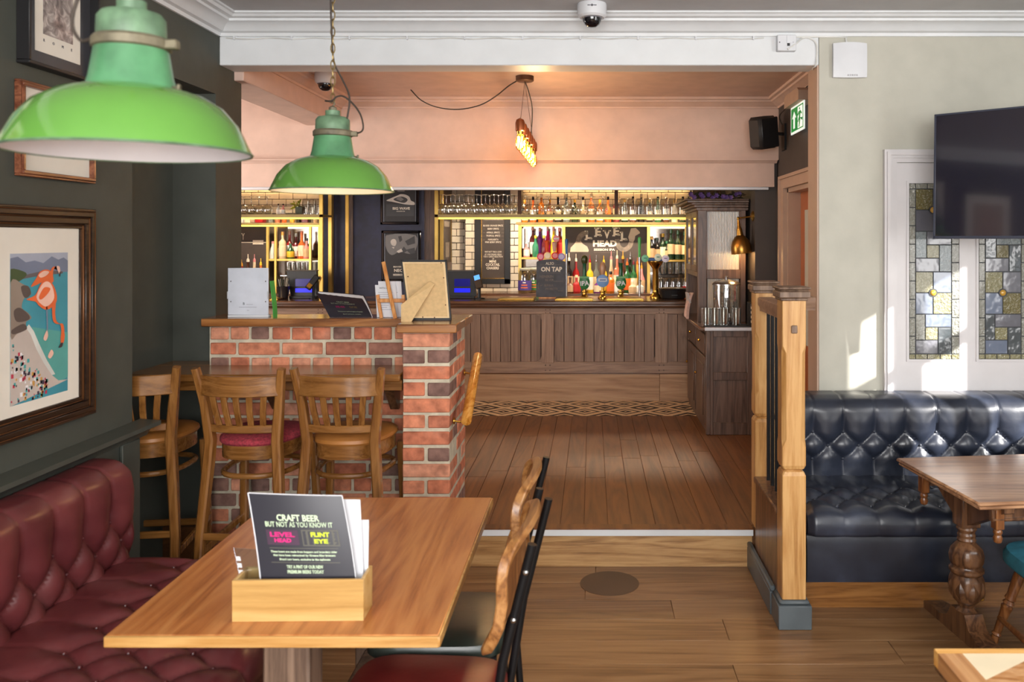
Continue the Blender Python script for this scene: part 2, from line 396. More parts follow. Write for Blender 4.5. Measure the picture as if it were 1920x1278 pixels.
def tile_pattern():
    t = NT('encaustic_floor_tile'); t.base(.45); tc = t.n('ShaderNodeTexCoord'); sx = t.n('ShaderNodeSeparateXYZ'); t.l(tc.outputs['Object'], sx.inputs[0])
    def m(op, a, b=None):
        q = t.n('ShaderNodeMath', operation=op)
        for i, v in enumerate((a, b)):
            if v is None: continue
            if isinstance(v, (int, float)): q.inputs[i].default_value = v
            else: t.l(v, q.inputs[i])
        return q.outputs[0]
    ax, ay = m('ABSOLUTE', sx.outputs['X']), m('ABSOLUTE', sx.outputs['Y'])
    d = m('ADD', m('DIVIDE', ax, .17), m('DIVIDE', ay, .158))     # 0 at the tile centre, 1 on the big diamond, 2 at the corner
    band = m('LESS_THAN', m('ABSOLUTE', m('SUBTRACT', d, 1.0)), .22)
    ring = m('LESS_THAN', m('ABSOLUTE', m('SUBTRACT', d, .46)), .13)
    core = m('LESS_THAN', d, .10)
    cr = m('LESS_THAN', m('ABSOLUTE', m('SUBTRACT', d, 1.62)), .09)
    q = m('MAXIMUM', m('MAXIMUM', band, ring), m('MAXIMUM', core, cr))
    t.l(t.mix(lin((42,34,31)), lin((226,190,146)), q), t.b.inputs['Base Color']); return t.m
M['tile_pat'] = tile_pattern()
# ================================================================== STRUCTURE
S = .20; WX = -1.93; CEIL = 2.78; BY = 4.28          # step height, left wall, ceiling, plane of beam and cream wall
RY = 4.13                                             # step riser
fl = struct('floor', MB().box(-2.6, 3.3, -2.1, 4.4, -.12, -.006), M['floor_low'])
rng = random.Random(3)
y = RY; row = 0
while y > -2.0:
    w = .19; x = -2.5-rng.random()*1.2
    while x < 3.2:
        L = rng.uniform(1.0, 1.7); a, b = max(x, -2.5), min(x+L, 3.2)
        if b-a > .05: build('plank', MB().box(a+.001, b-.001, y-w+.0012, y-.0012, -.006, rng.uniform(-.0008, 0), .0012), M['floor_low'], fl)
        x += L
    y -= w; row += 1
build('floor_mark', MB().lathe([(.14, 0), (.14, .0012)], 40, (X(1143, 3.93), 3.93, 0)), flat('dark_wood_stain', (84,62,42), .4), fl, label='dark round worn mark on the boards')
fu = struct('floor_raised', MB().box(-4.3, 1.5, RY+.01, 9.0, .0, S-.006), M['floor_up'])
x = 1.4-.12*1; k = 0
while x > -2.4:
    yy = RY+.02
    cuts = [RY+.03, rng.uniform(4.7, 5.8), 6.74] if k % 3 else [RY+.03, rng.uniform(5.0, 5.5), rng.uniform(5.8, 6.3), 6.74]
    for a, b in zip(cuts, cuts[1:]):
        build('plank', MB().box(x+.0012, x+.1188, a+.001, b-.001, S-.006, S-rng.random()*.001, .0012), M['floor_up'], fu)
    x -= .12; k += 1
tm = mesh_of('tile', MB().box(-.1695, .1695, -.1575, .1575, 0, .006, .001), M['tile_pat'], (0,0,0), 30)
for i in range(10):
    for j in range(2): piece('tile', tm, fu, (.96-.34*i, 6.90+.316*j, S-.006))
st = struct('step', MB().box(-1.0, .80, RY, RY+.02, 0, S-.03), M['oak'])
build('nosing', MB().box(-1.0, .80, RY-.03, RY+.035, S-.014, S+.001, .003), M['floor_up'], st)
build('edge_strip', MB().box(-1.0, .80, RY-.032, RY-.022, S-.036, S-.006, .001), M['gloss_white'], st, label='white painted edge strip')
struct('ceiling', MB().box(-2.3, 3.3, -2.1, 4.5, CEIL, CEIL+.1), M['plaster'])
# left wall with alcove
wl = MB().box(WX-.22, WX, -2.1, 3.47, 0, CEIL).box(WX-.22, WX, 3.47, 4.24, 2.38, CEIL).box(-2.68, WX-.22, -2.1, 4.6, 0, CEIL).box(-2.5, WX, 4.24, 4.55, 0, CEIL)
wlo = struct('wall_left', wl, M['green_wall'])
build('dado_panel', MB().box(WX, WX+.02, -2.1, 3.47, .0, .80), M['green_gloss'], wlo)
build('dado_stile', MB().box(WX+.02, WX+.034, 3.34, 3.47, .0, .80, .003), M['green_gloss'], wlo)
build('dado_rail', MB().prism([(WX+.0,.80),(WX+.03,.80),(WX+.045,.825),(WX+.075,.838),(WX+.09,.845),(WX+.09,.862),(WX+.0,.868)], 'y', -2.1, 3.53), M['green_gloss'], wlo)
# cornices (profile: distance from wall, height)
CP = [(0,CEIL),(0,2.682),(.012,2.682),(.016,2.698),(.035,2.704),(.05,2.722),(.072,2.738),(.092,2.742),(.094,2.754),(.118,2.757),(.128,2.768),(.14,2.770),(.14,CEIL)]
struct('trim_1', MB().prism([(BY-d, z) for d, z in CP], 'x', WX, 3.2), M['gloss_white'])
struct('trim_2', MB().prism([(WX+d, z) for d, z in CP], 'y', -2.0, BY), M['gloss_white'])
# beam over the step
struct('trim_3', MB().box(WX, 1.174, BY, 4.45, 2.535, CEIL+.05, .004), M['gloss_white'], label='white painted beam across the opening')
# cream wall with the stained-glass door
wb = struct('wall_back', MB().box(1.176, 3.3, BY, BY+.17, 0, CEIL+.05), M['cream'])
struct('trim_4', MB().box(1.166, 1.176, BY+.004, 4.46, S, 2.535), M['tan_trim_lit_jamb'], label='jamb of the opening, warm light put into its tan')  # warm lamplight put into the tan; bare paint is a pinkish cream
# right wall: one clear window (sun) and one blind frosted window added behind the area light
y0, y1, z0, z1 = 2.46, 3.11, 1.25, 2.26
wr = MB().box(3.2, 3.34, -2.1, 0, 0, CEIL).box(3.2, 3.34, y1, BY, 0, CEIL).box(3.2, 3.34, 0, y0, 0, .95).box(3.2, 3.34, 0, y0, 2.5, CEIL).box(3.2, 3.34, y0, y1, 0, z0).box(3.2, 3.34, y0, y1, z1, CEIL).box(3.2, 3.34, 2.4, y0, .95, 2.5).box(3.3, 3.34, 0, 2.4, .95, 2.5)
struct('wall_right', wr, M['cream'])
struct('window_1', MB().box(3.22, 3.27, 2.73, 2.855, z0, z1).box(3.22, 3.27, y0, y1, 1.83, 1.885), M['gloss_white'])
frost = flat('frosted_glass', (226,232,236), .35)
w2 = struct('blind_window_2', MB().box(3.19, 3.24, 0, 2.4, .95, 1.0).box(3.19, 3.24, 0, 2.4, 2.45, 2.5).box(3.19, 3.24, .0, .05, 1.0, 2.45).box(3.19, 3.24, 1.17, 1.23, 1.0, 2.45).box(3.19, 3.24, 2.35, 2.4, 1.0, 2.45), M['gloss_white'])
build('pane', MB().box(3.23, 3.25, .05, 2.35, 1.0, 2.45), frost, w2)
struct('wall_front', MB().box(-2.6, 3.34, -2.25, -2.1, 0, CEIL), M['cream'])
w3 = struct('blind_window_3', MB().box(-1.8, 2.0, -2.1, -2.04, 1.02, 1.08).box(-1.8, 2.0, -2.1, -2.04, 2.62, 2.68).box(-1.8, -1.74, -2.1, -2.04, 1.08, 2.62).box(1.94, 2.0, -2.1, -2.04, 1.08, 2.62).box(-.55, -.49, -2.1, -2.04, 1.08, 2.62).box(.7, .76, -2.1, -2.04, 1.08, 2.62), M['gloss_white'])  # unseen blind window on solid wall, added behind the front panel light
build('pane', MB().box(-1.74, 1.94, -2.1, -2.08, 1.08, 2.62), frost, w3)
# bar room shell
BC = 2.69; SY = 6.2; RX = 1.40
struct('ceiling_bar', MB().box(-4.3, RX+.1, 4.45, SY+.1, BC, BC+.1).box(-4.3, RX+.1, SY+.1, 9.05, 2.36, 2.46), M['pink'])
sof = MB().box(-4.3, RX+.1, SY, SY+.4, 2.232, BC+.05).prism([(SY-.035,2.235),(SY-.035,2.226),(SY-.01,2.212),(SY-.005,2.206),(SY+.4,2.206),(SY+.4,2.235)], 'x', -4.3, 1.385).box(-4.3, 1.37, SY+.012, SY+.4, 2.03, 2.21)
so = struct('wall_soffit', sof, M['pink'], label='pink boxed-in soffit above the bar')
build('edge_strip', MB().box(-4.3, 1.33, SY+.02, SY+.07, 2.008, 2.03, .002), M['alu'], so)
CB = [(0,BC),(0,2.615),(.010,2.615),(.014,2.628),(.034,2.636),(.05,2.65),(.07,2.656),(.074,2.668),(.095,2.672),(.095,BC)]
struct('trim_5', MB().prism([(SY-d, z) for d, z in CB], 'x', -1.9, RX), M['pink'])
struct('trim_6', MB().prism([(RX-d, z) for d, z in CB], 'y', 4.46, SY), M['pink'])
struct('trim_7', MB().box(-2.14, -1.88, 4.46, SY, 2.49, BC+.03, .004), M['pink'], label='pink painted ceiling beam running to the bar')
struct('trim_8', MB().prism([(-1.88+d, z) for d, z in CB], 'y', 4.46, SY), M['pink'])
# dark wall on the right of the bar room, with a door opening, and a nib beside the dresser
d0, d1 = 5.05, 5.93; dt = 2.0
struct('wall_bar_right', MB().box(RX, RX+.2, 4.45, d0, S, BC).box(RX, RX+.2, d1, 9.05, S, BC).box(RX, RX+.2, d0, d1, dt, BC).box(1.235, RX, 6.26, 7.5, S, 2.36), M['dark_wall'])
dr = struct('door_2', MB().box(RX+.09, RX+.13, d0+.02, d1-.03, S, dt-.02), flat('orange_door_varnish', (176,92,34), .3, coat=.4))
build('pane', MB().box(RX+.085, RX+.09, d0+.2, d1-.16, .9, dt-.16), M['cream'], dr)
build('architrave', MB().box(RX-.03, RX, d1, d1+.1, S, dt).box(RX-.03, RX, d0-.1, d1+.1, dt, dt+.09).box(RX-.03, RX, d0-.1, d0, S, dt).box(RX-.045, RX-.03, d1+.075, d1+.1, S, dt+.068).box(RX-.045, RX-.03, d0-.1, d1+.1, dt+.068, dt+.09)
      .box(RX, RX+.14, d1-.03, d1, S, dt).box(RX, RX+.14, d0, d1, dt-.03, dt), M['tan_trim_lit_jamb'], dr)
struct('wall_bar_left', MB().box(-4.35, -4.25, 4.4, 9.05, 0, BC).box(-4.3, -2.5, 4.44, 4.55, 0, BC), M['pink'])
w4 = struct('added_window_4', MB().box(-4.25, -4.2, 4.5, 6.1, .95, 1.01).box(-4.25, -4.2, 4.5, 6.1, 2.4, 2.46).box(-4.25, -4.2, 4.5, 4.56, 1.01, 2.4).box(-4.25, -4.2, 5.27, 5.33, 1.01, 2.4).box(-4.25, -4.2, 6.04, 6.1, 1.01, 2.4), M['gloss_white'])  # unseen window added to go with the bar room fill light
build('pane', MB().box(-4.25, -4.24, 4.56, 6.04, 1.01, 2.4), frost, w4)
wk = struct('wall_bar_back', MB().box(-4.3, RX+.1, 8.95, 9.1, 0, 2.46).box(X(872, 8.8), X(978, 8.8), 8.80, 8.95, 0, 2.4), M['grout'])
# cream metro tiles, brick-bonded, on the back wall behind the bar
TW, TH = .15, .075
def metro(x0, x1, z0, z1, y, seed):
    z = z0; r = 0
    while z < z1-.01:
        xx = x0-(TW/2 if r % 2 else 0)
        while xx < x1-.01:
            a, b = max(xx, x0), min(xx+TW, x1)
            if b-a > .02: build('tile', MB().box(a+.003, b-.003, y-.010, y, z+.003, min(z+TH, z1)-.003, .003), M['tile_white'], wk)
            xx += TW
        z += TH; r += 1
metro(X(843, 8.94), X(872, 8.8)-.002, 1.0, 2.2, 8.95, 1)
metro(X(872, 8.8), X(978, 8.8), 1.05, 2.2, 8.80, 2)
metro(X(980, 8.94), X(1300, 8.94), 1.92, 2.22, 8.95, 3)
metro(X(445, 8.94), X(600, 8.94), 1.92, 2.22, 8.95, 4)
# navy pier behind the bar with gold strips
nv = struct('wall_pier', MB().box(X(616, 7.95), X(795, 7.95), 7.95, 8.9, S, 2.36).box(X(606, 8.0), X(618, 8.0), 8.0, 8.9, S, 2.36), M['navy'])
for u0, u1 in ((618, 625), (648, 655)):
    build('gold_strip', MB().box(X(u0, 7.94), X(u1, 7.94), 7.925, 7.95, 1.09, 2.3, .003), M['gold_frame'], nv, label='tall brass strip')
build('brown_strip', MB().box(X(655, 7.94), X(662, 7.94), 7.93, 7.95, 1.09, 2.3), M['cab_wood'], nv)
build('side_panel', MB().box(X(795, 7.95), X(816, 7.95), 7.97, 8.9, S, 2.36), M['cab_wood'], nv)

# ================================================================== BRICK HALF-WALL AND PIER
HB = thing('brick_half_wall', 'red brick half wall and pier with pale lime mortar beside the step', 'brick wall', (-1.3, 4.18, 0))
WY, PY, PX0, PX1, BXL = 4.10, 3.81, -.88, -.65, -1.90
CO = .0751; JO = .015
build('mortar_core', MB().box(BXL, PX1-.008, WY+.008, 4.27, 0, 1.205).box(PX0+.008, PX1-.008, PY+.008, WY+.02, 0, 1.205), M['mortar'], HB)
br = random.Random(11)
def brick(x0, x1, y0, y1, z):
    j = lambda: br.uniform(-.002, .002)
    build('brick', MB().box(x0+JO/2+j(), x1-JO/2+j(), y0, y1, z+JO/2+j(), z+CO-JO/2+j(), .004), M['brick'], HB)
for r in range(16):
    z = 1.205-CO*(r+1)
    if r % 2 == 0: w_, o_ = .1015, 0
    else: w_, o_ = .215, -.075
    x = BXL+o_
    while x < PX0-.02:
        a, b = max(x, BXL), min(x+w_, PX0+.006)
        if b-a > .035: brick(a, b, WY-br.uniform(0, .003), WY+.07, z)
        x += w_
    t = br.uniform(0, .003)
    if r % 2 == 0: brick(PX0, PX1, PY-t, PY+.1, z)
    else: brick(PX0, (PX0+PX1)/2, PY-t, PY+.1, z); brick((PX0+PX1)/2, PX1, PY-t, PY+.205, z)
    cuts = [PY+.1, PY+.22, PY+.34, PY+.46] if r % 2 == 0 else [PY+.205, PY+.31, PY+.46]
    for a, b in zip(cuts, cuts[1:]): brick(PX1-.1, PX1+br.uniform(0, .003), a, b, z)
lg = thing('ledge_top', 'varnished brown timber ledge capping the brick half wall', 'ledge', (-1.3, 4.18, 1.205))
build('board', MB().box(BXL-.02, PX1+.03, 4.055, 4.30, 1.205, 1.245, .004), M['cap_wood'], lg)
build('board', MB().box(PX0-.015, PX1+.03, PY-.03, 4.055, 1.205, 1.245, .004), M['cap_wood'], lg)
sh = thing('bar_shelf', 'long brown wooden drinking shelf fixed to the brick half wall', 'shelf', (-1.6, 3.95, .9))
build('shelf_board', MB().box(-2.49, PX0-.004, 3.80, 4.095, .978, 1.012, .004).box(-2.49, BXL, 4.095, 4.235, .978, 1.012), M['stool_wood_h'], sh)
build('apron', MB().box(-2.49, PX0-.004, 3.845, 3.87, .93, .978, .003), M['stool_wood_h'], sh)
for xx in (-1.55, -.97, -2.2):
    build('bracket', MB().prism([(4.09,.975),(3.9,.975),(3.9,.955),(4.06,.80),(4.09,.80)], 'x', xx-.02, xx+.02), M['carved'], sh)
hr = thing('handrail', 'short varnished wooden handrail on brass brackets beside the brick pier', 'handrail', (-.6, 4.05, .8))
A, B = Vector((-.585, 3.84, .787)), Vector((-.592, 4.29, 1.03)); dv = (B-A).normalized()
build('rail', MB().tube([A-dv*.002, A, A+dv*.006, B-dv*.006, B, B+dv*.002], [.015,.023,.025,.025,.023,.015], 14), M['rail_wood'], hr)
for t in (.1, .82):
    q = A.lerp(B, t); build('bracket', MB().tube([(PX1, q.y, q.z-.03), (PX1+.03, q.y, q.z-.035), (q.x, q.y, q.z-.018)], .005, 8).lathe([(.016,0),(.016,.006)], 12, M=Matrix.Translation((PX1, q.y, q.z-.03)) @ Matrix.Rotation(pi/2, 4, 'Y')), M['brass'], hr)

# ================================================================== BALUSTRADE
bal = thing('balustrade', 'oak balustrade with two square newel posts and black metal spindles by the step', 'balustrade', (.85, 3.8, 0))
def newel(yc, zb, top):
    x0, x1 = .80, .90; h = .05; cx = .85; m = MB()
    def sect(z, w, c): return [(cx+a*(w-c*(abs(b) < abs(a) and 0)), yc+b*w, z) for a, b in ()]
    rings = []
    def ring(z, w, c):
        p = [(-w+c,-w),(w-c,-w),(w,-w+c),(w,w-c),(w-c,w),(-w+c,w),(-w,w-c),(-w,-w+c)]
        rings.append([(cx+a, yc+b, z) for a, b in p])
    g = zb+.50+(.0 if zb < .1 else .06)
    for z, w, c in ((zb+.02,.05,.003),(g-.022,.05,.003),(g-.006,.044,.006),(g,.034,.008),(g+.006,.044,.006),(g+.022,.05,.003),(g+.10,.05,.003),(g+.13,.05,.017),(top-.22,.05,.017),(top-.19,.05,.003),(top,.05,.003)): ring(z, w, c)
    vs = [p for r in rings for p in r]; fs = [(i*8+k, i*8+(k+1) % 8, i*8+8+(k+1) % 8, i*8+8+k) for i in range(len(rings)-1) for k in range(8)]
    fs += [tuple(range(8)), tuple(range(len(vs)-8, len(vs)))]
    m.add(vs, fs); n = build('newel_post', m, M['oak_v'], bal, smooth=20)
    c = MB()
    for w, za, zb_ in ((.058,0,.012),(.066,.012,.040),(.06,.040,.048),(.068,.048,.058)): c.box(cx-w, cx+w, yc-w, yc+w, top+za, top+zb_, .004)
    build('newel_cap', c, M['grey_wood'], n); return n
n1 = newel(3.525, .1, 1.375)
build('peg', MB().box(.837, .863, 3.468, 3.476, 1.238, 1.272, .003), M['grey_wood'], n1)
newel(4.10, .2, 1.37)
build('hand_rail', MB().prism([(.822,1.285),(.878,1.285),(.878,1.30),(.888,1.315),(.888,1.345),(.878,1.352),(.822,1.352),(.812,1.345),(.812,1.315),(.822,1.30)], 'y', 3.575, 4.05), M['panel_wood_h'], bal)
build('wall_rail', MB().prism([(4.072,1.285),(4.128,1.285),(4.128,1.30),(4.138,1.315),(4.138,1.345),(4.128,1.352),(4.072,1.352),(4.062,1.345),(4.062,1.315),(4.072,1.30)], 'x', .90, 1.10), M['panel_wood_h'], bal)
build('infill_panel', MB().box(.83, .87, 3.575, 4.05, .12, .445).box(.80, .815, 3.575, 4.05, .11, .445, .002), M['carved'], bal)
build('bottom_rail', MB().box(.79, .89, 3.575, 4.05, .445, .475, .006), M['carved'], bal)
for i in range(5): build('spindle', MB().tube([(.85, 3.63+.088*i, .47), (.85, 3.63+.088*i, 1.29)], .009, 8), M['black_metal'], bal)
build('skirting', MB().box(.775, .79, 3.60, 4.15, 0, .10, .003).box(.775, .80, 3.6, 4.15, .10, .125, .006), M['skirt_grey'], bal)
build('newel_base', MB().box(.78, .92, 3.455, 3.595, 0, .10, .003).box(.787, .913, 3.462, 3.588, .10, .118, .008), M['skirt_grey'], bal)

# ================================================================== DOOR WITH LEADED GLASS
DK = BY
door = struct('door_1', MB().box(X(1678, DK), X(1954, DK), BY-.012, BY, 0, Z(306, DK)), M['door_white'])
ax0, ax1 = X(1655, DK), X(1977, DK); at = Z(281, DK); aw = X(1679, DK)-ax0
ar = MB()
for k, (i, t) in enumerate(((0,.030),(.012,.040),(.03,.030),(.044,.022))):
    ar.box(ax0+i, ax0+(.012,.03,.044,aw)[k], BY-t, BY, 0, at-i).box(ax1-(.012,.03,.044,aw)[k], ax1-i, BY-t, BY, 0, at-i).box(ax0+(.012,.03,.044,aw)[k], ax1-(.012,.03,.044,aw)[k], BY-t, BY, at-(.012,.03,.044,aw)[k], at-i)
build('architrave', ar, M['door_white'], door)
PAL = {'y': ('ripple_amber_glass', (132,128,96)), 'b': ('slate_blue_glass', (100,110,130)), 'g': ('smoke_grey_glass', (94,94,102)), 'c': ('clear_ripple_glass', (120,130,132)), 'w': ('pale_reeded_glass', (134,134,124)), 'd': ('dark_grey_glass', (70,76,80)), 'a': ('bronze_glass', (104,96,58))}
def sg(k):
    if k not in M:
        n, c = PAL[k]; t = NT(n); t.base(.14, 0, .5, .6, .05); t.b.inputs['Base Color'].default_value = lin(c)
        co = t.coords(); no = t.n('ShaderNodeTexNoise', Scale=70 if k in 'ycwa' else 14, Detail=2.0); t.l(co, no.inputs['Vector']); t.bump(no.outputs['Fac'], 1.0 if k in 'ycwad' else .4, .012); M[k] = t.m
    return M[k]
LC = flat('lead_came', (52,54,58), .5)
def panel(u0, var):
    sc = 2.505
    def T(px, py): return (X(u0+(px-415)/sc, DK), Z(250+py/sc, DK))
    (xa, za), (xb, zb) = T(415, 235), T(650, 1058)
    build('bead', MB().box(xa-.012, xb+.012, BY-.019, BY-.008, zb-.012, zb).box(xa-.012, xb+.012, BY-.019, BY-.008, za, za+.012).box(xa-.012, xa, BY-.019, BY-.008, zb, za).box(xb, xb+.012, BY-.019, BY-.008, zb, za), M['door_white'], door)
    lead = build('leading', MB().box(xa, xb, BY-.0155, BY-.012, zb, za), LC, door, label='dark lead came')
    R = []
    for (bx0, bx1) in ((415, 445), (613, 650)):
        e = [262+86*i for i in range(10)]; e[-1] = 1033
        for a, b in zip(e, e[1:]): R.append((bx0, a, bx1, b, 'w' if var == 0 and bx0 < 500 else 'w'))
    for a, b in ((415,445),(445,500),(500,560),(560,613),(613,650)): R += [(a, 235, b, 262, 'w'), (a, 1033, b, 1058, 'y')]
    q = ('y','b','b','y','w','b','y','d','g','c','y','g','c') if var == 0 else ('y','g','b','a','d','g','y','d','b','d','a','c','g')
    for cy in (360, 747):
        up, dn = cy-98, cy+100
        R += [(445, up, 527, cy, 'a' if cy < 500 else q[0]), (527, up, 613, cy, q[1]), (445, cy, 527, dn, q[2] if cy > 500 else 'g'), (527, cy, 613, dn, q[3])]
    R += [(445, 847, 490, 968, q[4]), (490, 847, 613, 908, q[5]), (490, 908, 550, 968, q[6]), (550, 908, 613, 1033, q[7]), (445, 968, 550, 1033, q[8])]
    R += [(445, 460, 497, 585, q[9]), (497, 460, 613, 523, q[11]), (497, 523, 556, 585, q[10]), (556, 523, 613, 649, q[9]), (445, 585, 556, 649, q[12] if var else 'g')]
    for a, b, c, d, k in R:
        (x0, z1_), (x1, z0_) = T(a, b), T(c, d)
        build('pane', MB().box(x0+.0022, x1-.0022, BY-.020, BY-.0150, z0_+.0022, z1_-.0022, .001), sg(k), lead)
    for cy in (360, 747):
        x, z = T(526, cy); Mr = Matrix.Translation((x, BY-.018, z)) @ Matrix.Rotation(pi/2, 4, 'X')
        build('lead_ring', MB().lathe([(.022,0),(.022,.006),(.016,.006)], 24, M=Mr), LC, lead)
        build('roundel', MB().lathe([(.017,.003),(.015,.008),(.010,.012),(.002,.014)], 20, M=Mr), flat('amber_roundel', (196,150,60), .08, coat=.6), lead)
panel(1702, 0); panel(1832, 1)
for u0, u1 in ((1699, 1796), (1830, 1926)):
    build('lower_panel', MB().box(X(u0, DK), X(u1, DK), BY-.02, BY-.012, .25, Z(746, DK), .006), M['door_white'], door)
# ================================================================== BANQUETTES (deep-buttoned)
def sm(x): x = max(0, min(1, x)); return x*x*(3-2*x)
def tuft(name, parent, mat, section, u0, u1, mapf, su, t0, dt, nrows, H, nu, fade=.22, edge=.03, seam=True):
    # section: list of (a, b) points; displaced along its normal by a buttoned height field over (u, arc length)
    L = [0]
    for p, q in zip(section, section[1:]): L.append(L[-1]+math.hypot(q[0]-p[0], q[1]-p[1]))
    tot = L[-1]; nt = max(30, int(tot/.011))
    def at(t):
        t = max(0, min(tot, t)); i = 0
        while i < len(L)-2 and L[i+1] < t: i += 1
        f = (t-L[i])/max(1e-6, L[i+1]-L[i]); p, q = section[i], section[i+1]
        return p[0]+(q[0]-p[0])*f, p[1]+(q[1]-p[1])*f
    def nrm(t):
        a, b = at(t-.02), at(t+.02); dx, dy = b[0]-a[0], b[1]-a[1]; l = math.hypot(dx, dy) or 1; return -dy/l, dx/l
    def h(u, t):
        p = (u-u0)/su; q = (t-t0)/(2*dt); tn = t0+dt*(nrows-1)
        if t < t0:
            o = 0; s = abs(math.sin(pi*(p-o))); d = (t0-t)/fade; v = s**.8*(1-sm(d))+sm(d)*(.82+.18*s**.3)
        elif t > tn:
            o = .5*((nrows-1) % 2); s = abs(math.sin(pi*(p-o))); d = (t-tn)/fade; v = s**.75*(1-sm(d))+sm(d)*(.8+.2*min(1, s*5)**.5)
        else:
            v = (abs(math.sin(pi*(p+q)))*abs(math.sin(pi*(p-q))))**.5
        e = min(u-u0, u1-u)/edge; e2 = min(t, tot-t)/edge
        return H*v*min(1, .25+.75*sm(e))*min(1, sm(e2)+.12)
    def fn(i, j):
        u = u0+(u1-u0)*i; t = tot*j; a, b = at(t); nx, ny = nrm(t); d = h(u, t); return mapf(u, a+nx*d, b+ny*d)
    m = MB().grid(fn, nu, nt)
    o = build(name, m, mat, parent, smooth=80)
    bm_ = MB()
    for r in range(nrows):
        t = t0+dt*r; a, b = at(t); nx, ny = nrm(t); k = 0
        while True:
            u = u0+su*(k+.5*(r % 2)); k += 1
            if u > u1-.02: break
            if u < u0+.02: continue
            bm_.sphere(mapf(u, a+nx*H*.16, b+ny*H*.16), .0075, 8)
    build('buttons', bm_, mat, o, kind='stuff')
    return o
# black banquette under the stained-glass door
bq = thing('black_banquette', 'deep-buttoned blue-black leather banquette along the cream wall', 'banquette', (2.0, 3.9, 0))
bx0, bx1 = .935, 3.15
back_sec = [(4.12,.40),(4.10,.50),(4.085,.60),(4.08,.74),(4.086,.79),(4.105,.815),(4.14,.825),(4.27,.825)]
# section is traversed bottom to top; its left normal points at the room (-Y)
tuft('backrest', bq, M['navy_leather'], back_sec, bx0, bx1, lambda u, a, b: (u, a, b), .152, .155, .067, 3, .034, 300, fade=.13)
build('back_board', MB().box(bx0, bx1, 4.125, 4.275, .15, .818, .01), M['navy_leather'], bq)
seat_sec = [(3.60,.345),(3.585,.365),(3.582,.395),(3.59,.425),(3.62,.44),(3.70,.445),(3.9,.445),(4.12,.44)]
tuft('seat_cushion', bq, M['navy_leather'], seat_sec, bx0, bx1, lambda u, a, b: (u, a, b), .152, .17, .085, 4, .03, 300, fade=.1)
build('seat_base', MB().box(bx0, bx1, 3.615, 4.20, .145, .44, .02), M['navy_leather'], bq)
build('seat_front', MB().grid(lambda i, j: (bx0+(bx1-bx0)*i, 3.603-.012*math.sin(pi*j)**.5, .14+.205*j), 60, 10, thick=(0,.03,0)), M['navy_leather'], bq)
build('plinth', MB().box(bx0, bx1, 3.67, 4.2, 0, .145), M['stool_wood_h'], bq)
sk = build('wall_socket', MB().box(X(1829, 3.66), X(1846, 3.66), 3.66, 3.672, .03, .125, .004), M['brass'], None, 'brass double socket plate on the banquette plinth', 'socket')
build('socket_face', MB().box(X(1832, 3.66), X(1843, 3.66), 3.657, 3.66, .06, .10), M['black'], sk)
# oxblood banquette along the left wall
rq = thing('oxblood_banquette', 'deep-buttoned oxblood leather banquette along the dark green wall', 'banquette', (-1.5, 2.2, 0))
ya, yb = .6, 3.18
sec = [(-1.79,.38),(-1.775,.47),(-1.77,.58),(-1.772,.68),(-1.785,.735),(-1.815,.757),(-1.86,.762),(-1.93,.762)]
sec = [(a, b) for a, b in sec]
tuft('backrest', rq, M['wine_leather'], [(-a, b) for a, b in sec], -yb, -ya, lambda u, a, b: (-a, -u, b), .16, .035, .092, 3, .040, 260, fade=.2, edge=.04)
build('back_board', MB().box(WX+.002, -1.80, ya, yb-.006, .1, .757, .025), M['wine_leather'], rq)
sec2 = [(-1.05,.31),(-1.02,.33),(-1.012,.36),(-1.02,.385),(-1.05,.40),(-1.2,.405),(-1.5,.405),(-1.8,.40)]
tuft('seat_cushion', rq, M['wine_leather'], [(-a, b) for a, b in sec2], ya, yb-.02, lambda u, a, b: (-a, u, b), .16, .16, .095, 6, .032, 240, fade=.1, edge=.04)
build('seat_base', MB().box(-1.85, -1.035, ya, yb-.03, .09, .395, .025), M['wine_leather'], rq)
build('seat_front', MB().grid(lambda i, j: (-1.045+.015*math.sin(pi*j)**.5, ya+(yb-.02-ya)*i, .09+.225*j), 60, 8, thick=(-.03,0,0)), M['wine_leather'], rq)
build('plinth', MB().box(-1.85, -1.12, ya, yb-.03, 0, .10), M['stool_wood_h'], rq)

# ================================================================== TABLES
t1 = thing('dining_table', 'plain orange oak dining table by the oxblood banquette', 'table', (-.714, 2.33, 0))
tb = build('table_top', MB().box(-1.086, -.342, 1.843, 2.83, .724, .75, .003), M['table_top'], t1)
build('edge_band', MB().box(-1.087, -.341, 1.838, 1.846, .723, .748, .002), M['table_edge'], tb)
build('edge_band', MB().box(-.345, -.338, 1.84, 2.83, .723, .748, .002), M['table_edge'], tb)
for yy in (1.985, 2.74):
    build('leg', MB().box(-.772, -.662, yy-.05, yy+.05, .05, .70, .006), M['grey_wood'], t1)
    build('foot', MB().box(-.95, -.48, yy-.03, yy+.03, 0, .055, .01), M['black_metal'], t1)
    build('top_bearer', MB().box(-.98, -.40, yy-.04, yy+.04, .70, .724, .004), M['alu'], t1)
build('stretcher', MB().box(-.74, -.69, 2.02, 2.7, .20, .30, .006), M['grey_wood'], t1)
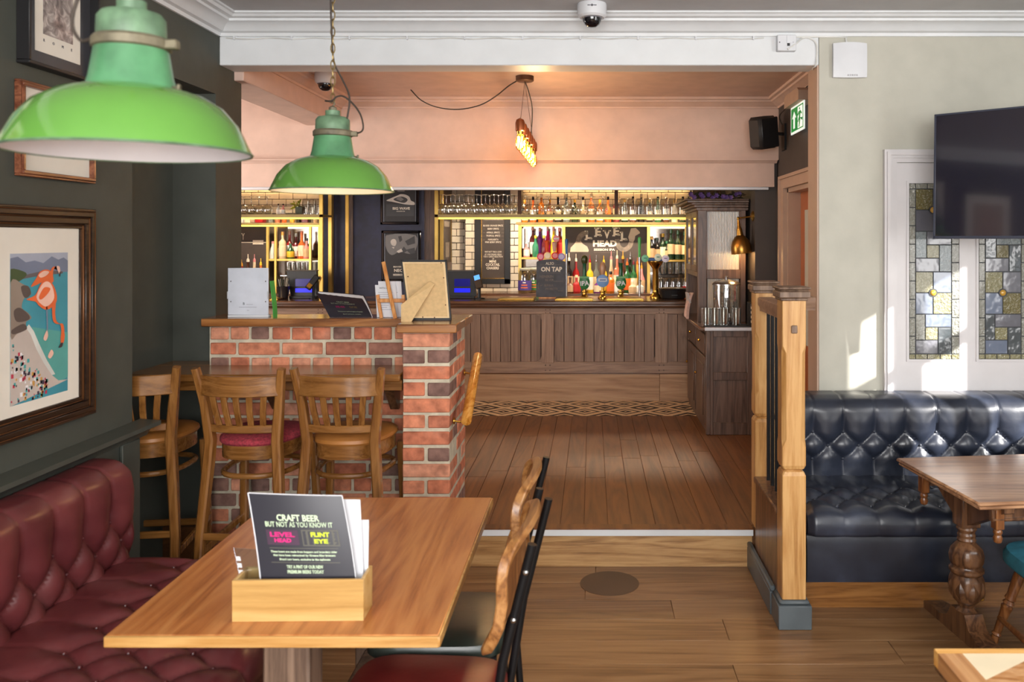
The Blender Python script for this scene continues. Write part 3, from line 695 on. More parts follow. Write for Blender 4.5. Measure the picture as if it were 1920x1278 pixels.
# refectory table
rot = Matrix.Rotation(math.radians(6.5), 4, 'Z'); C0 = Vector((1.427, 3.05, 0)); RT = Matrix.Translation(C0) @ rot
t2 = thing('refectory_table', 'old oak refectory table with carved bulbous legs before the black banquette', 'table', (2.05, 3.45, 0))
Lx, Ly, zt = 1.35, .64, .66
build('table_top', MB().box(0, Lx, 0, Ly, zt-.016, zt, .006, RT).box(.008, Lx-.008, .008, Ly-.008, zt-.03, zt-.016, .004, RT), M['old_oak'], t2)
build('apron', MB().box(.10, Lx-.1, .075, .10, zt-.10, zt-.03, .003, RT).box(.10, Lx-.1, Ly-.1, Ly-.075, zt-.10, zt-.03, .003, RT).box(.10, Lx-.1, .068, .10, zt-.055, zt-.045, .003, RT).box(.10, Lx-.1, .068, .10, zt-.095, zt-.085, .003, RT), M['carved'], t2)
def bulb(a, z):
    if .17 < z < .255 or .30 < z < .375: return 1+.06*abs(math.sin(4*a))-.03
    return 1
for lx in (.155, Lx-.155):
    c = RT @ Vector((lx, Ly*.5+.02, 0))
    prof = [(.034,.105),(.044,.11),(.036,.118),(.03,.125),(.036,.14),(.052,.155),(.062,.18),(.068,.21),(.066,.24),(.058,.26),(.062,.264),(.068,.272),(.068,.282),(.06,.29),(.058,.296),(.064,.31),(.067,.335),(.06,.362),(.044,.382),(.034,.392),(.038,.40),(.034,.41),(.036,.42),(.032,.43),(.04,.445),(.034,.46)]
    fine = []
    for (r0, z0_), (r1, z1_) in zip(prof, prof[1:]): fine += [(r0+(r1-r0)*k/3, z0_+(z1_-z0_)*k/3) for k in range(3)]
    lg_ = build('leg', MB().lathe(fine+[prof[-1]], 32, c, mod=bulb), M['carved'], t2)
    lv = MB()
    for k in range(8):
        a = 2*pi*k/8
        lv.grid(lambda i, j: (c.x+math.cos(a+(i-.5)*.55*math.sin(pi*min(.97, j*.9+.06)))*(.0715-.012*abs(i-.5)+.004*math.sin(pi*j)-.02*(2*j-1)**2*(1 if j < .5 else .5)), c.y+math.sin(a+(i-.5)*.55*math.sin(pi*min(.97, j*.9+.06)))*(.0715-.012*abs(i-.5)+.004*math.sin(pi*j)-.02*(2*j-1)**2*(1 if j < .5 else .5)), .158+.085*j), 4, 6, thick=(-.006*math.cos(a), -.006*math.sin(a), 0))
    build('carving', lv, M['carved'], lg_, kind='stuff')
    build('leg_block', MB().box(lx-.04, lx+.04, Ly*.5-.02, Ly*.5+.06, .455, zt-.03, .004, RT).prism([(.05,zt-.03),(.05,zt-.06),(Ly*.5-.02,.47),(Ly*.5+.06,.47),(Ly-.05,zt-.06),(Ly-.05,zt-.03)], 'x', lx-.022, lx+.022, RT), M['carved'], t2)
    build('foot', MB().prism([(.04,0),(.04,.03),(.12,.045),(.2,.035),(Ly*.5-.06,.06),(Ly*.5-.03,.11),(Ly*.5+.07,.11),(Ly*.5+.10,.06),(Ly-.16,.035),(Ly-.1,.045),(Ly-.02,.03),(Ly-.02,0)], 'x', lx-.04, lx+.04, RT), M['carved'], t2)
for lx, ly in ((.13, .087), (Lx-.13, .087), (.085, Ly-.087), (Lx-.13, Ly-.087)):
    c = RT @ Vector((lx, ly, 0))
    build('drop_finial', MB().box(lx-.018, lx+.018, ly-.018, ly+.018, zt-.13, zt-.03, .003, RT).lathe([(.004,-.185),(.014,-.18),(.018,-.165),(.013,-.152),(.017,-.146),(.017,-.138),(.012,-.13)], 14, (c.x, c.y, zt)), M['ply_dark'], t2)
# parquet table
t3 = thing('parquet_table', 'inlaid parquet table with pale triangle and golden border', 'table', (1.15, 1.35, 0))
ex, ey = .737, 1.783
tp3 = build('table_top', MB().box(ex+.002, 1.55, .95, ey-.002, .705, .7485), M['carved'], t3)
gb = wood('golden_border', (196,132,54), (222,160,78), (236,184,108), 0, 6, .3, .3, .03)
gb2 = wood('brown_border', (150,98,54), (184,130,80), (204,154,104), 1, 6, .3, .3, .03)
zz = .75
build('border', MB().box(ex, 1.55, ey-.022, ey, .715, zz, .001), gb, tp3)
build('border', MB().prism([(ex,.95),(ex+.052,.95),(ex+.052,ey-.022),(ex,ey-.022)], 'z', .715, zz), gb2, tp3)
ix, iy = ex+.052, ey-.022
build('inlay', MB().prism([(ix, iy), (ix+.165, iy), (ix, iy-.105)], 'z', .7485, zz), pm('pale_inlay', (238,222,188), .35, var=.04), tp3)
build('inlay', MB().prism([(ix+.166, iy), (1.55, iy), (1.55, iy-.1), (ix+.26, iy-.36), (ix, iy-.38), (ix, iy-.106)], 'z', .7485, zz), wood('zebra_inlay', (140,84,36), (176,120,66), (204,156,108), 0, 14, .35, .25, .03, .2, .3), tp3)
build('inlay', MB().prism([(1.55, iy-.101), (1.55, .95), (ix, .95), (ix, iy-.381), (ix+.26, iy-.361)], 'z', .7485, zz), wood('honey_inlay', (190,124,30), (214,148,46), (226,170,76), 0, 5, .35, .25, .03), tp3)
for lx in (ex+.10, 1.45):
    for ly in (1.05, ey-.1): build('leg', MB().box(lx-.03, lx+.03, ly-.03, ly+.03, 0, .7, .004), M['carved'], t3)

# ================================================================== BAR STOOLS
def stool(name, label, seatmat, loc, rz, dy=0):
    t = thing(name, label, 'stool', loc, rz, 'wooden bar stools at the shelf')
    sz = .735
    for s in (-1, 1):
        path = [(s*.185,-.25,0),(s*.178,-.215,.35),(s*.155,-.19,.66),(s*.148,-.186,.76),(s*.165,-.20,.92),(s*.19,-.235,1.08)]
        build('back_leg', MB().sweep(path, [.034,.036,.04,.04,.036,.03], [.04,.042,.05,.05,.042,.034], (1,0,0)), M['stool_wood'], t, local=True)
        build('front_leg', MB().sweep([(s*.188,.20,0),(s*.178,.18,.4),(s*.168,.165,sz-.06)], .034, .034, (1,0,0)), M['stool_wood'], t, local=True)
    def arc(z, half, yb_, bow, n=12): return [(half*(2*i/n-1), yb_-bow*(1-(2*i/n-1)**2), z) for i in range(n+1)]
    build('top_rail', MB().sweep(arc(1.005, .180, -.215, .05), .088, .020, (0,0,1)), M['stool_wood_h'], t, local=True)
    build('lower_rail', MB().sweep(arc(.815, .152, -.19, .028), .034, .022, (0,0,1)), M['stool_wood_h'], t, local=True)
    for k in range(5):
        f = -.68+.34*k
        build('slat', MB().sweep([(f*.14,-.19-.028*(1-f*f),.82),(f*.155,-.207-.04*(1-f*f),.90),(f*.168,-.212-.05*(1-f*f),.97)], .026, .011, (1,0,0)), M['stool_wood'], t, local=True)
    def outline(sc, n=28):
        pts = []
        for i in range(n):
            a = 2*pi*i/n; cx, cy = math.cos(a), math.sin(a)
            x = .192*math.copysign(abs(cx)**.75, cx); yv = .19*math.copysign(abs(cy)**.75, cy)
            x *= 1-.22*(1-(yv+.19)/.38); pts.append((x*sc, yv*sc))
        return pts
    ap = MB(); o1, o2 = outline(.97), outline(.88); n = len(o1)
    vs = [(x, y_, sz-.062) for x, y_ in o1]+[(x, y_, sz-.002) for x, y_ in o1]+[(x, y_, sz-.002) for x, y_ in o2]+[(x, y_, sz-.062) for x, y_ in o2]
    fs = [(a*n+i, a*n+(i+1) % n, ((a+1) % 4)*n+(i+1) % n, ((a+1) % 4)*n+i) for a in range(4) for i in range(n)]
    build('seat_apron', ap.add(vs, fs), M['stool_wood_h'], t, local=True)
    pd = MB(); lv = [(.985,0),(1.03,.010),(1.02,.024),(.93,.036),(.7,.042),(.3,.044),(.02,.044)]; vs = []
    for sc, z in lv: vs += [(x, y_, sz+z-.002) for x, y_ in outline(sc)]
    fs = [(j*n+i, j*n+(i+1) % n, (j+1)*n+(i+1) % n, (j+1)*n+i) for j in range(len(lv)-1) for i in range(n)]+[tuple(range(n)), tuple(range((len(lv)-1)*n, len(lv)*n))]
    build('seat_pad', pd.add(vs, fs), seatmat, t, local=True)
    def loop(z, sc): return [(x, y_, z) for x, y_ in outline(sc, 28)]
    build('hoop', MB().tube(loop(.60, .93), .0125, 8, closed=True), M['stool_wood_h'], t, local=True)
    for s in (-1, 1): build('stretcher', MB().sweep([(s*.188,-.22,.27),(s*.193,.185,.30)], .03, .018, (0,0,1)), M['stool_wood'], t, local=True)
    build('foot_rest', MB().sweep([(-.19,.188,.27),(.19,.188,.27)], .03, .022, (0,0,1)), M['stool_wood_h'], t, local=True)
    build('stretcher', MB().sweep([(-.185,-.218,.35),(.185,-.218,.35)], .03, .018, (0,0,1)), M['stool_wood_h'], t, local=True)
    return t
stool('bar_stool', 'wooden bar stool with tan leather seat tucked into the dark alcove', M['tan_leather'], (-2.02, 3.80, 0), .12)
stool('bar_stool', 'wooden bar stool with red fabric seat at the shelf', M['red_cloth'], (-1.503, 3.78, 0), -.06)
stool('bar_stool', 'wooden bar stool with tan leather seat next to the brick pier', M['tan_leather'], (-1.085, 3.78, 0), -.03)

# ================================================================== SIDE CHAIRS (steel frame, bent-ply back); local: sitter looks along -X
def side_chair(label, seatmat, loc, rz):
    t = thing('side_chair', label, 'chair', loc, rz, 'steel and ply chairs at the oak table')
    hw = .185
    def prof(j): return .195+.088*j+.016*math.sin(2*pi*j-.6)
    def outl(n=48):
        return [(math.copysign(abs(math.cos(2*pi*k/n))**.5, math.cos(2*pi*k/n)), .5+.5*math.copysign(abs(math.sin(2*pi*k/n))**.5, math.sin(2*pi*k/n))) for k in range(n)]
    def pt(s_, j): return Vector((prof(j)-.022*s_*s_, s_*hw, .655+.285*j))
    ring = [pt(s_, j) for s_, j in outl()]; N_ = len(ring); vs = [tuple(q) for q in ring]; fs = []
    for lev in (.85, .65, .4, .15):
        vs += [tuple(pt(s_*lev, .5+(j-.5)*lev)) for s_, j in outl()]
    for a_ in range(4): fs += [(a_*N_+k, a_*N_+(k+1) % N_, (a_+1)*N_+(k+1) % N_, (a_+1)*N_+k) for k in range(N_)]
    fs.append(tuple(range(4*N_, 5*N_)))
    bk_ = build('backrest', MB().add(vs, fs), M['ply_dark'], t, local=True)
    build('bent_rim', MB().sweep(ring+[ring[0], ring[1]], .026, .018, (1,0,.3)), M['ply'], bk_, local=True)
    for s in (-1, 1):
        build('back_tube', MB().tube([(.225,s*.16,.0),(.205,s*.16,.25),(.19,s*.16,.44),(.225,s*.166,.66),(.292,s*.168,.925),(.293,s*.168,.93)], .0115, 10), M['black_metal'], t, local=True)
        build('front_leg', MB().tube([(-.215,s*.165,0),(-.19,s*.16,.43),(-.14,s*.16,.445),(.17,s*.16,.445)], .0115, 10), M['black_metal'], t, local=True)
        for z in (.76, .87): build('screw', MB().sphere((.225+.075*(z-.66)/.29, s*.181, z), .007, 8), M['steel'], t, local=True)
    build('cross_bar', MB().tube([(.195,-.16,.30),(.195,.16,.30)], .009, 8).tube([(-.2,-.16,.30),(-.2,.16,.30)], .009, 8), M['black_metal'], t, local=True)
    def outline(sc, n=32): 
        return [(-.01+.205*sc*math.copysign(abs(math.cos(2*pi*i/n))**.45, math.cos(2*pi*i/n)), .19*sc*math.copysign(abs(math.sin(2*pi*i/n))**.45, math.sin(2*pi*i/n))) for i in range(n)]
    n = 32; lv = [(.96,.447),(1,.455),(1,.475),(.965,.49),(.8,.497),(.4,.5),(.02,.5)]; vs = []
    for sc, z in lv: vs += [(x, y_, z) for x, y_ in outline(sc)]
    fs = [(j*n+i, j*n+(i+1) % n, (j+1)*n+(i+1) % n, (j+1)*n+i) for j in range(len(lv)-1) for i in range(n)]+[tuple(range(n)), tuple(range((len(lv)-1)*n, len(lv)*n))]
    build('seat_pad', MB().add(vs, fs), seatmat, t, local=True)
    return t
side_chair('bent ply chair with black steel frame and dark green leather seat at the oak table', M['green_leather'], (-.44, 2.50, 0), 0)
side_chair('bent ply chair with black steel frame and dark red seat at the oak table', M['red_vinyl'], (-.42, 2.09, 0), -.06)
# teal chair at the refectory table
tc = thing('teal_stool', 'turned-leg wooden stool with teal velvet seat at the refectory table', 'stool', (1.86, 3.13, 0))
n = 32; lv = [(.94,.36),(1,.375),(1.0,.40),(.95,.42),(.75,.43),(.3,.435),(.02,.435)]; vs = []
for sc, z in lv: vs += [(1.86+.255*sc*math.copysign(abs(math.cos(2*pi*i/n))**.6, math.cos(2*pi*i/n)), 3.13+.22*sc*math.copysign(abs(math.sin(2*pi*i/n))**.6, math.sin(2*pi*i/n)), z) for i in range(n)]
build('seat_pad', MB().add(vs, [(j*n+i, j*n+(i+1) % n, (j+1)*n+(i+1) % n, (j+1)*n+i) for j in range(len(lv)-1) for i in range(n)]+[tuple(range(n)), tuple(range((len(lv)-1)*n, len(lv)*n))]), M['teal_velvet'], tc)
for sx in (-1, 1):
    for sy in (-1, 1):
        a = Vector((1.86+sx*.25, 3.13+sy*.20, 0)); b = Vector((1.86+sx*.15, 3.13+sy*.13, .37))
        pr = [(0,.013),(.06,.019),(.12,.014),(.14,.02),(.16,.014),(.2,.015),(.4,.019),(.46,.023),(.48,.015),(.5,.023),(.53,.015),(.55,.022),(.6,.018),(.8,.022),(1,.017)]
        build('leg', MB().tube([a.lerp(b, q) for q, r in pr], [r for q, r in pr], 12), M['ply_dark'], tc)
build('stretcher', MB().tube([(1.63, 2.95, .12), (1.63, 3.13, .125), (1.63, 3.31, .12)], [.009,.014,.009], 10), M['ply_dark'], tc)
build('stretcher', MB().tube([(2.09, 2.95, .12), (2.09, 3.13, .125), (2.09, 3.31, .12)], [.009,.014,.009], 10), M['ply_dark'], tc)
build('stretcher', MB().tube([(1.63, 3.13, .125), (1.86, 3.13, .13), (2.09, 3.13, .125)], [.009,.014,.009], 10), M['ply_dark'], tc)

# ================================================================== MENU BOX ON THE OAK TABLE
mb_ = thing('menu_box', 'open pale wooden menu holder box on the oak table', 'holder', (-.68, 1.95, .75), .02)
z0 = 0; mx = .151
for nm, b in (('front_board', (-mx, mx, -.042, -.034, 0, .096)), ('back_board', (-mx, mx, .034, .042, 0, .096)), ('side_board', (-mx, -mx+.008, -.034, .034, 0, .096)), ('side_board', (mx-.008, mx, -.034, .034, 0, .096)), ('base_board', (-mx+.008, mx-.008, -.034, .034, 0, .006))):
    build(nm, MB().box(*b, .001), M['box_wood'], mb_, local=True)
def leaflet(name, label, mat, x0, x1, y0_, h, lean, bow, shift, cat='menu'):
    t = thing(name, label, cat, (-.68, 1.95, .758), .02)
    f = lambda i, j: (x0+(x1-x0)*i+shift*(j**1.3), y0_+lean*j+bow*math.sin(pi*i)*(.3+.7*j), h*j-.008*i*j)
    build('sheet', MB().grid(f, 16, 10, thick=(0,.0025,0)), mat, t, local=True)
    return t, f
mt, mf = leaflet('drinks_menu', 'black folded drinks menu with mint lettering standing in the box', M['menu_black'], -.085, .137, -.028, .272, .045, -.004, -.052)
build('edge_fold', MB().tube([mf(0, j/8) for j in range(9)], .0016, 6).tube([mf(1, j/8) for j in range(9)], .0012, 6).tube([mf(i/8, 1) for i in range(9)], .0014, 6), M['paper'], mt, local=True)
def on_menu(s, size, mat, cx, cz, w, bold=0, h=None):
    # bend flat lettering onto the curved sheet
    cu = lettering(s, size, mat, mt, FACE, w=w, bold=bold, local=True, h=h)
    for v in cu.data.vertices:
        i = (v.co.x+cx+.111)/.222; j = (v.co.z+cz)/.272; p = mf(max(0, min(1, i)), max(0, min(1, j))); v.co = Vector((p[0], p[1]-.0012+v.co.y*.2, p[2]))
on_menu('CRAFT BEER', .02, M['mint'], -.003, .218, .10, .0005)
on_menu('BUT NOT AS YOU KNOW IT', .016, M['mint'], -.003, .203, .158, .0003)
def rect_on_menu(x0, x1, z0_, z1_, mat, fill=True):
    if fill:
        build('print', MB().grid(lambda a, b: (lambda p: (p[0], p[1]-.0006, p[2]))(mf((x0+(x1-x0)*a+.111)/.222, (z0_+(z1_-z0_)*b)/.272)), 6, 4), mat, mt, local=True)
rect_on_menu(-.083, -.008, .157, .191, M['plum_print'])
rect_on_menu(.0, .086, .155, .192, M['olive_print'])
rect_on_menu(.003, .083, .158, .189, M['menu_black'])
on_menu('LEVEL', .014, M['pink_print'], -.046, .180, .058, .0006); on_menu('HEAD', .012, M['pink_print'], -.046, .167, .04, .0005)
on_menu('FLINT', .014, M['lime_print'], .043, .181, .044, .0006); on_menu('EYE', .013, M['lime_print'], .043, .166, .032, .0006)
rect_on_menu(-.08, .08, .149, .1505, M['olive_print'])
on_menu('These beers are made from hoppers and legendary cider', .006, M['mint'], -.001, .142, .155, .0002)
on_menu('that have been reimagined by Greene King brewers', .006, M['mint'], -.001, .134, .145, .0002)
on_menu('Brand new beers, exclusive to the taphouse', .006, M['mint'], -.001, .125, .118, .0002)
rect_on_menu(-.08, .08, .117, .1185, M['olive_print'])
on_menu('TRY A PINT OF OUR NEW', .01, M['mint'], -.003, .108, .085, .0004); on_menu('PREMIUM BEERS TODAY', .01, M['mint'], -.003, .097, .085, .0004)
leaflet('white_leaflet', 'white leaflet standing tall behind the black drinks menu', M['paper'], -.06, .142, -.006, .255, .045, -.004, -.02)
leaflet('white_leaflet', 'shorter white leaflet at the back of the menu box', M['paper'], -.05, .146, .012, .205, .03, -.004, -.004)
ac, af = leaflet('acrylic_stand', 'clear acrylic sheet leaning out of the menu box', M['acrylic'], -.143, -.04, .0, .14, .02, 0, -.03, 'stand')
for q in range(4): build('print', MB().grid(lambda a, b: (lambda p: (p[0], p[1]-.001, p[2]))(af(.02+.10*a, .80-.11*q+.07*b)), 2, 2), M['paper'], ac, local=True)

# ================================================================== PENDANT LAMPS
PRO = [(.18,0),(.1795,.003),(.160,.045),(.137,.073),(.108,.091),(.075,.101),(.062,.104)]
def pendant(label, loc, lit):
    t = thing('pendant_lamp', label, 'lamp', loc, 0)
    x, y_, z = loc
    outer = PRO; inner = [(r-.003, z_-.002) for r, z_ in PRO[::-1]]; inner[-1] = (.1775, 0)
    sh_ = build('shade', MB().lathe(outer, 64, loc, cap=False), M['green_enamel'], t, smooth=60)
    build('shade_lining', MB().lathe(inner, 64, loc, cap=False), M['enamel_white'], sh_, smooth=60)
    build('rim', MB().tube([(x+.18*math.cos(2*pi*k/48), y_+.18*math.sin(2*pi*k/48), z) for k in range(48)], .0022, 6, closed=True), M['cap_green'], sh_)
    build('neck', MB().lathe([(.066,.102),(.065,.106),(.061,.12),(.054,.165)], 32, loc), M['green_enamel_old'], t)
    build('clamp_ring', MB().lathe([(.054,.163),(.058,.166),(.058,.178),(.054,.183)], 32, loc).box(x+.052, x+.075, y_-.008, y_+.008, z+.165, z+.18, .002), M['cap_brown'], t)
    build('cap', MB().lathe([(.05,.182),(.051,.19),(.05,.214),(.044,.222),(.024,.226),(.022,.228),(.022,.242),(.012,.244)], 32, loc), M['cap_green'], t)
    build('thumb_screw', MB().tube([(x+.06, y_, z+.104), (x+.078, y_, z+.104)], .0022, 6).box(x+.074, x+.078, y_-.004, y_+.004, z+.099, z+.109, .001), M['cap_brown'], t)
    build('hook', MB().tube([(x, y_, z+.24), (x, y_, z+.256), (x+.006, y_, z+.264), (x, y_, z+.272), (x-.006, y_, z+.266)], .003, 6).lathe([(.012,.24),(.012,.252),(.006,.256)], 12, loc), M['cap_brown'], t)
    ch = MB(); zz_ = z+.268; k = 0
    while zz_ < CEIL-.005:
        r = Matrix.Translation((x, y_, zz_+.013)) @ Matrix.Rotation(pi/2*(k % 2)+.4, 4, 'Z')
        ch.tube([(.006*math.sin(2*pi*q/10), 0, .0155*math.cos(2*pi*q/10)) for q in range(10)], .0018, 5, r, closed=True); zz_ += .025; k += 1
    build('chain', ch, M['chain'], t)
    build('ceiling_hook', MB().lathe([(.03,-.012),(.03,0)], 16, (x, y_, CEIL)), M['cap_brown'], t)
    build('bulb', MB().lathe([(.004,.03),(.022,.036),(.030,.055),(.026,.078),(.014,.096),(.013,.112)], 20, loc), M['bulb_glass'] if lit else M['enamel_white'], t)
    return t
L1 = (X(247, 1.33), 1.33, 1.7715); L2 = (X(624, 2.5), 2.5, Z(358, 2.5))
p1_ = pendant('bright green enamel pendant lamp, unlit with a pale lining, on a chain', L1, False)
p2_ = pendant('bright green enamel pendant lamp, lit warm inside, hanging on chain and looped cord', L2, True)
light('pendant_glow', 'POINT', (L2[0], L2[1], L2[2]+.02), 1.1, (1, .66, .28), rad=.03)
def smooth_path(pts, k=6):
    pts = [Vector(p) for p in pts]; out = []
    for i in range(len(pts)-1):
        p0, p1, p2, p3 = pts[max(i-1, 0)], pts[i], pts[i+1], pts[min(i+2, len(pts)-1)]
        for q in range(k):
            t = q/k; out.append(.5*((2*p1)+(p2-p0)*t+(2*p0-5*p1+4*p2-p3)*t*t+(3*p1-p0-3*p2+p3)*t**3))
    return out+[pts[-1]]
cord = [(618,-160),(620,0),(622,60),(626,115),(640,145),(655,180),(652,215),(648,228),(645,235),(655,245),(672,249),(681,240),(676,215),(662,195),(645,181),(632,181),(622,189),(610,189)]
build('cord', MB().tube(smooth_path([P(u, v, 2.5-.012*math.sin(i*1.3)) for i, (u, v) in enumerate(cord)], 5), .0028, 6), M['cord'], p2_)
build('cord', MB().tube(smooth_path([(L1[0]+.01, L1[1]-.01, CEIL), (L1[0]+.02, L1[1]-.012, 2.4), (L1[0]-.03, L1[1]-.02, 2.12), (L1[0]-.075, L1[1]-.03, 1.99), (L1[0]-.065, L1[1]-.03, 1.945), (L1[0]-.052, L1[1]-.01, 1.955)], 6), .0028, 6), M['cord'], p1_)
# ================================================================== PICTURES ON THE LEFT WALL (s runs along Y, away from the camera)
def wall_poly(name, pts, mat, parent, x): return build(name, MB().prism(pts, 'x', x, x+.0003), mat, parent)
def frame_l(name, label, y0, y1, z0, z1, prof, fmat, group='pictures on the dark green wall'):
    t = thing(name, label, 'picture', (WX, (y0+y1)/2, z0), 0, group)
    w = prof[-1][0]
    for a, b in zip(prof, prof[1:]):
        i, o_, h = a[0], b[0], a[1]
        m = MB()
        m.box(WX, WX+h, y0+i, y1-i, z0+i, z0+o_, .002).box(WX, WX+h, y0+i, y1-i, z1-o_, z1-i, .002).box(WX, WX+h, y0+i, y0+o_, z0+o_, z1-o_, .002).box(WX, WX+h, y1-o_, y1-i, z0+o_, z1-o_, .002)
        build('frame_moulding', m, a[2] if len(a) > 2 else fmat, t)
    return t, w
black_brown = wood('dark_frame_wood', (26,18,14), (38,27,21), (54,38,28), 1, 8, .28, .4, .03)
bronze = flat('bronze_gilt', (112,72,42), .3, metal=.6)
f1, w = frame_l('flamingo_picture', 'framed beach print with two flamingos in a dark stepped frame', 2.58, 3.17, .969, 1.747, [(0,.030),(.010,.034,bronze),(.013,.032),(.03,.026),(.033,.028,bronze),(.036,.024),(.056,.018),(.059,.020,bronze),(.063,.014),(.075,.0)], black_brown)
build('mount', MB().box(WX, WX+.008, 2.645, 3.105, 1.034, 1.682), M['mat_board'], f1)
py0, py1, pz0, pz1 = 2.73, 3.03, 1.08, 1.585; px_ = WX+.008
def F1(a, b): return (py0+(py1-py0)*a, pz0+(pz1-pz0)*b)          # picture coords, 0..1
def rounded(pts, k=4):
    n = len(pts); out = []
    for i in range(n):
        p0, p1, p2, p3 = [Vector(pts[(i+q) % n]) for q in (-1, 0, 1, 2)]
        for q in range(k):
            t = q/k; v = .5*((2*p1)+(p2-p0)*t+(2*p0-5*p1+4*p2-p3)*t*t+(3*p1-p0-3*p2+p3)*t**3); out.append((v.x, v.y))
    return out
def blob(name, pts, mat, lay):
    if name == 'print_flamingo' or mat in (M.get('print_rock'), M.get('print_rock_dark'), M.get('print_trees')): pts = [(max(0, min(1, a)), b) for a, b in rounded(pts)]
    return wall_poly(name, [F1(a, b) for a, b in pts], mat, pic, px_+.0003*lay)
pic = build('print', MB().box(px_, px_+.0003, py0, py1, pz0, pz1), flat('print_sea', (64,148,166), .35), f1)
blob('print_shape', [(0,.86),(1,.86),(1,1),(0,1)], flat('print_sky', (164,172,190), .4), 1)
blob('print_shape', [(0,.86),(0,.97),(.12,.98),(.25,.94),(.4,.95),(.55,.93),(.7,.975),(.82,.95),(.92,.965),(1,.94),(1,.86)], flat('print_hills', (112,124,148), .4), 2)
blob('print_shape', [(0,.84),(.3,.86),(.6,.88),(.9,.865),(.9,.85),(.5,.845),(0,.82)], flat('print_town', (98,92,96), .4), 3)
blob('print_shape', [(.35,.5),(1,.42),(1,.10),(.75,.06),(.5,.25)], flat('print_shallows', (88,166,160), .4), 2)
blob('print_shape', [(0,0),(1,.08),(.82,.09),(.7,.14),(.55,.24),(.42,.35),(.33,.45),(.25,.50),(0,.52)], flat('print_sand', (196,184,176), .5), 3)
blob('print_shape', [(.25,.50),(.33,.45),(.42,.35),(.55,.24),(.7,.14),(.76,.14),(.6,.26),(.47,.38),(.38,.47),(.3,.52)], flat('print_foam', (214,216,210), .5), 4)
blob('print_shape', [(0,.80),(.2,.83),(.25,.87),(0,.90)], flat('print_trees', (64,84,54), .5), 4)
rk = flat('print_rock', (142,128,116), .6); rk2 = flat('print_rock_dark', (88,76,72), .6)
blob('print_shape', [(0,.46),(0,.81),(.18,.80),(.30,.76),(.33,.72),(.22,.70),(.18,.64),(.28,.60),(.34,.56),(.25,.54),(.24,.49),(.1,.47)], rk, 5)
blob('print_shape', [(.17,.78),(.28,.78),(.33,.73),(.26,.70),(.2,.72)], rk2, 6); blob('print_shape', [(.05,.62),(.15,.64),(.3,.58),(.28,.55),(.1,.55)], rk2, 6); blob('print_shape', [(.02,.5),(.2,.53),(.26,.49),(.05,.47)], rk2, 6)
pr_ = random.Random(5)
for cname, cc in (('print_red', (190,60,84)), ('print_teal', (70,160,160)), ('print_dark', (70,60,76)), ('print_white', (232,230,232)), ('print_ochre', (206,156,84))):
    g = MB()
    for k in range(26):
        a = pr_.uniform(.01, .62); b = pr_.uniform(.01, .42-.5*a)
        if b < 0.01: continue
        y_, z_ = F1(a, b); s_ = pr_.uniform(.002, .006); g.box(px_+.0015, px_+.002, y_-s_, y_+s_, z_-s_*1.2, z_+s_*1.2)
    build('print_crowd', g, flat(cname, cc), pic, kind='stuff')
fo, fw, fd = flat('flamingo_orange', (222,104,56), .5), flat('flamingo_pale', (236,190,172), .5), flat('flamingo_dark', (58,50,56), .5)
blob('print_flamingo', [(.40,.78),(.33,.775),(.42,.83),(.48,.87),(.58,.885),(.68,.87),(.72,.82),(.70,.79),(.55,.80)], fo, 7)
blob('print_flamingo', [(.46,.85),(.55,.875),(.64,.868),(.6,.845),(.5,.83)], fw, 8)
nk = lambda pts, w_: [(a-w_, b) for a, b in pts]+[(a+w_, b) for a, b in pts[::-1]]
blob('print_flamingo', nk([(.70,.80),(.69,.845),(.70,.88),(.735,.90),(.79,.90),(.82,.875)], .022), fo, 8)
blob('print_flamingo', [(.78,.905),(.83,.90),(.845,.865),(.84,.835),(.815,.86),(.79,.88)], fw, 9); blob('print_flamingo', [(.83,.86),(.848,.86),(.843,.83),(.825,.835)], fd, 10)
blob('print_flamingo', [(.25,.69),(.40,.715),(.5,.79),(.62,.81),(.72,.77),(.78,.70),(.77,.65),(.70,.62),(.58,.605),(.46,.64),(.40,.67)], fo, 9)
blob('print_flamingo', [(.42,.70),(.52,.785),(.62,.80),(.70,.76),(.73,.68),(.62,.63),(.52,.64)], fw, 10)
blob('print_flamingo', [(.46,.70),(.55,.76),(.66,.75),(.6,.71),(.5,.68)], fo, 11)
blob('print_flamingo', nk([(.73,.64),(.72,.58),(.74,.52),(.80,.495),(.86,.49),(.89,.45),(.885,.39)], .027), fo, 11)
blob('print_flamingo', [(.86,.42),(.92,.42),(.915,.37),(.87,.335),(.85,.36)], fo, 12); blob('print_flamingo', [(.86,.355),(.89,.35),(.87,.325),(.81,.325)], fd, 13)
blob('print_flamingo', nk([(.60,.62),(.605,.55),(.61,.48),(.59,.42)], .010), flat('flamingo_leg', (120,128,146)), 9)
blob('print_flamingo', [(.54,.41),(.60,.46),(.62,.42),(.58,.39)], fw, 10); blob('print_flamingo', [(.62,.28),(.68,.32),(.72,.29),(.66,.26)], fw, 10)
f2, w = frame_l('mounted_picture', 'white mounted picture in a slim red-brown frame', 2.76, 3.18, 1.846, 2.17, [(0,.022),(.008,.028),(.020,.012)], wood('red_brown_frame', (70,34,20), (106,58,36), (136,84,58), 1, 8, .35, .3, .03))
build('mount', MB().box(WX, WX+.008, 2.778, 3.162, 1.864, 2.152), M['mat_board'], f2)
build('print', MB().box(WX+.008, WX+.009, 2.87, 3.07, 1.93, 2.09), flat('grey_green_print', (150,156,140)), f2)
f3, w = frame_l('city_picture', 'red and grey aerial print in a white mount and wide black frame', 2.77, 3.17, 2.225, 2.66, [(0,.045),(.012,.03)], M['black'])
build('surround', MB().box(WX, WX+.012, 2.78, 3.16, 2.235, 2.65), flat('black_mount', (58,58,62), .25), f3)
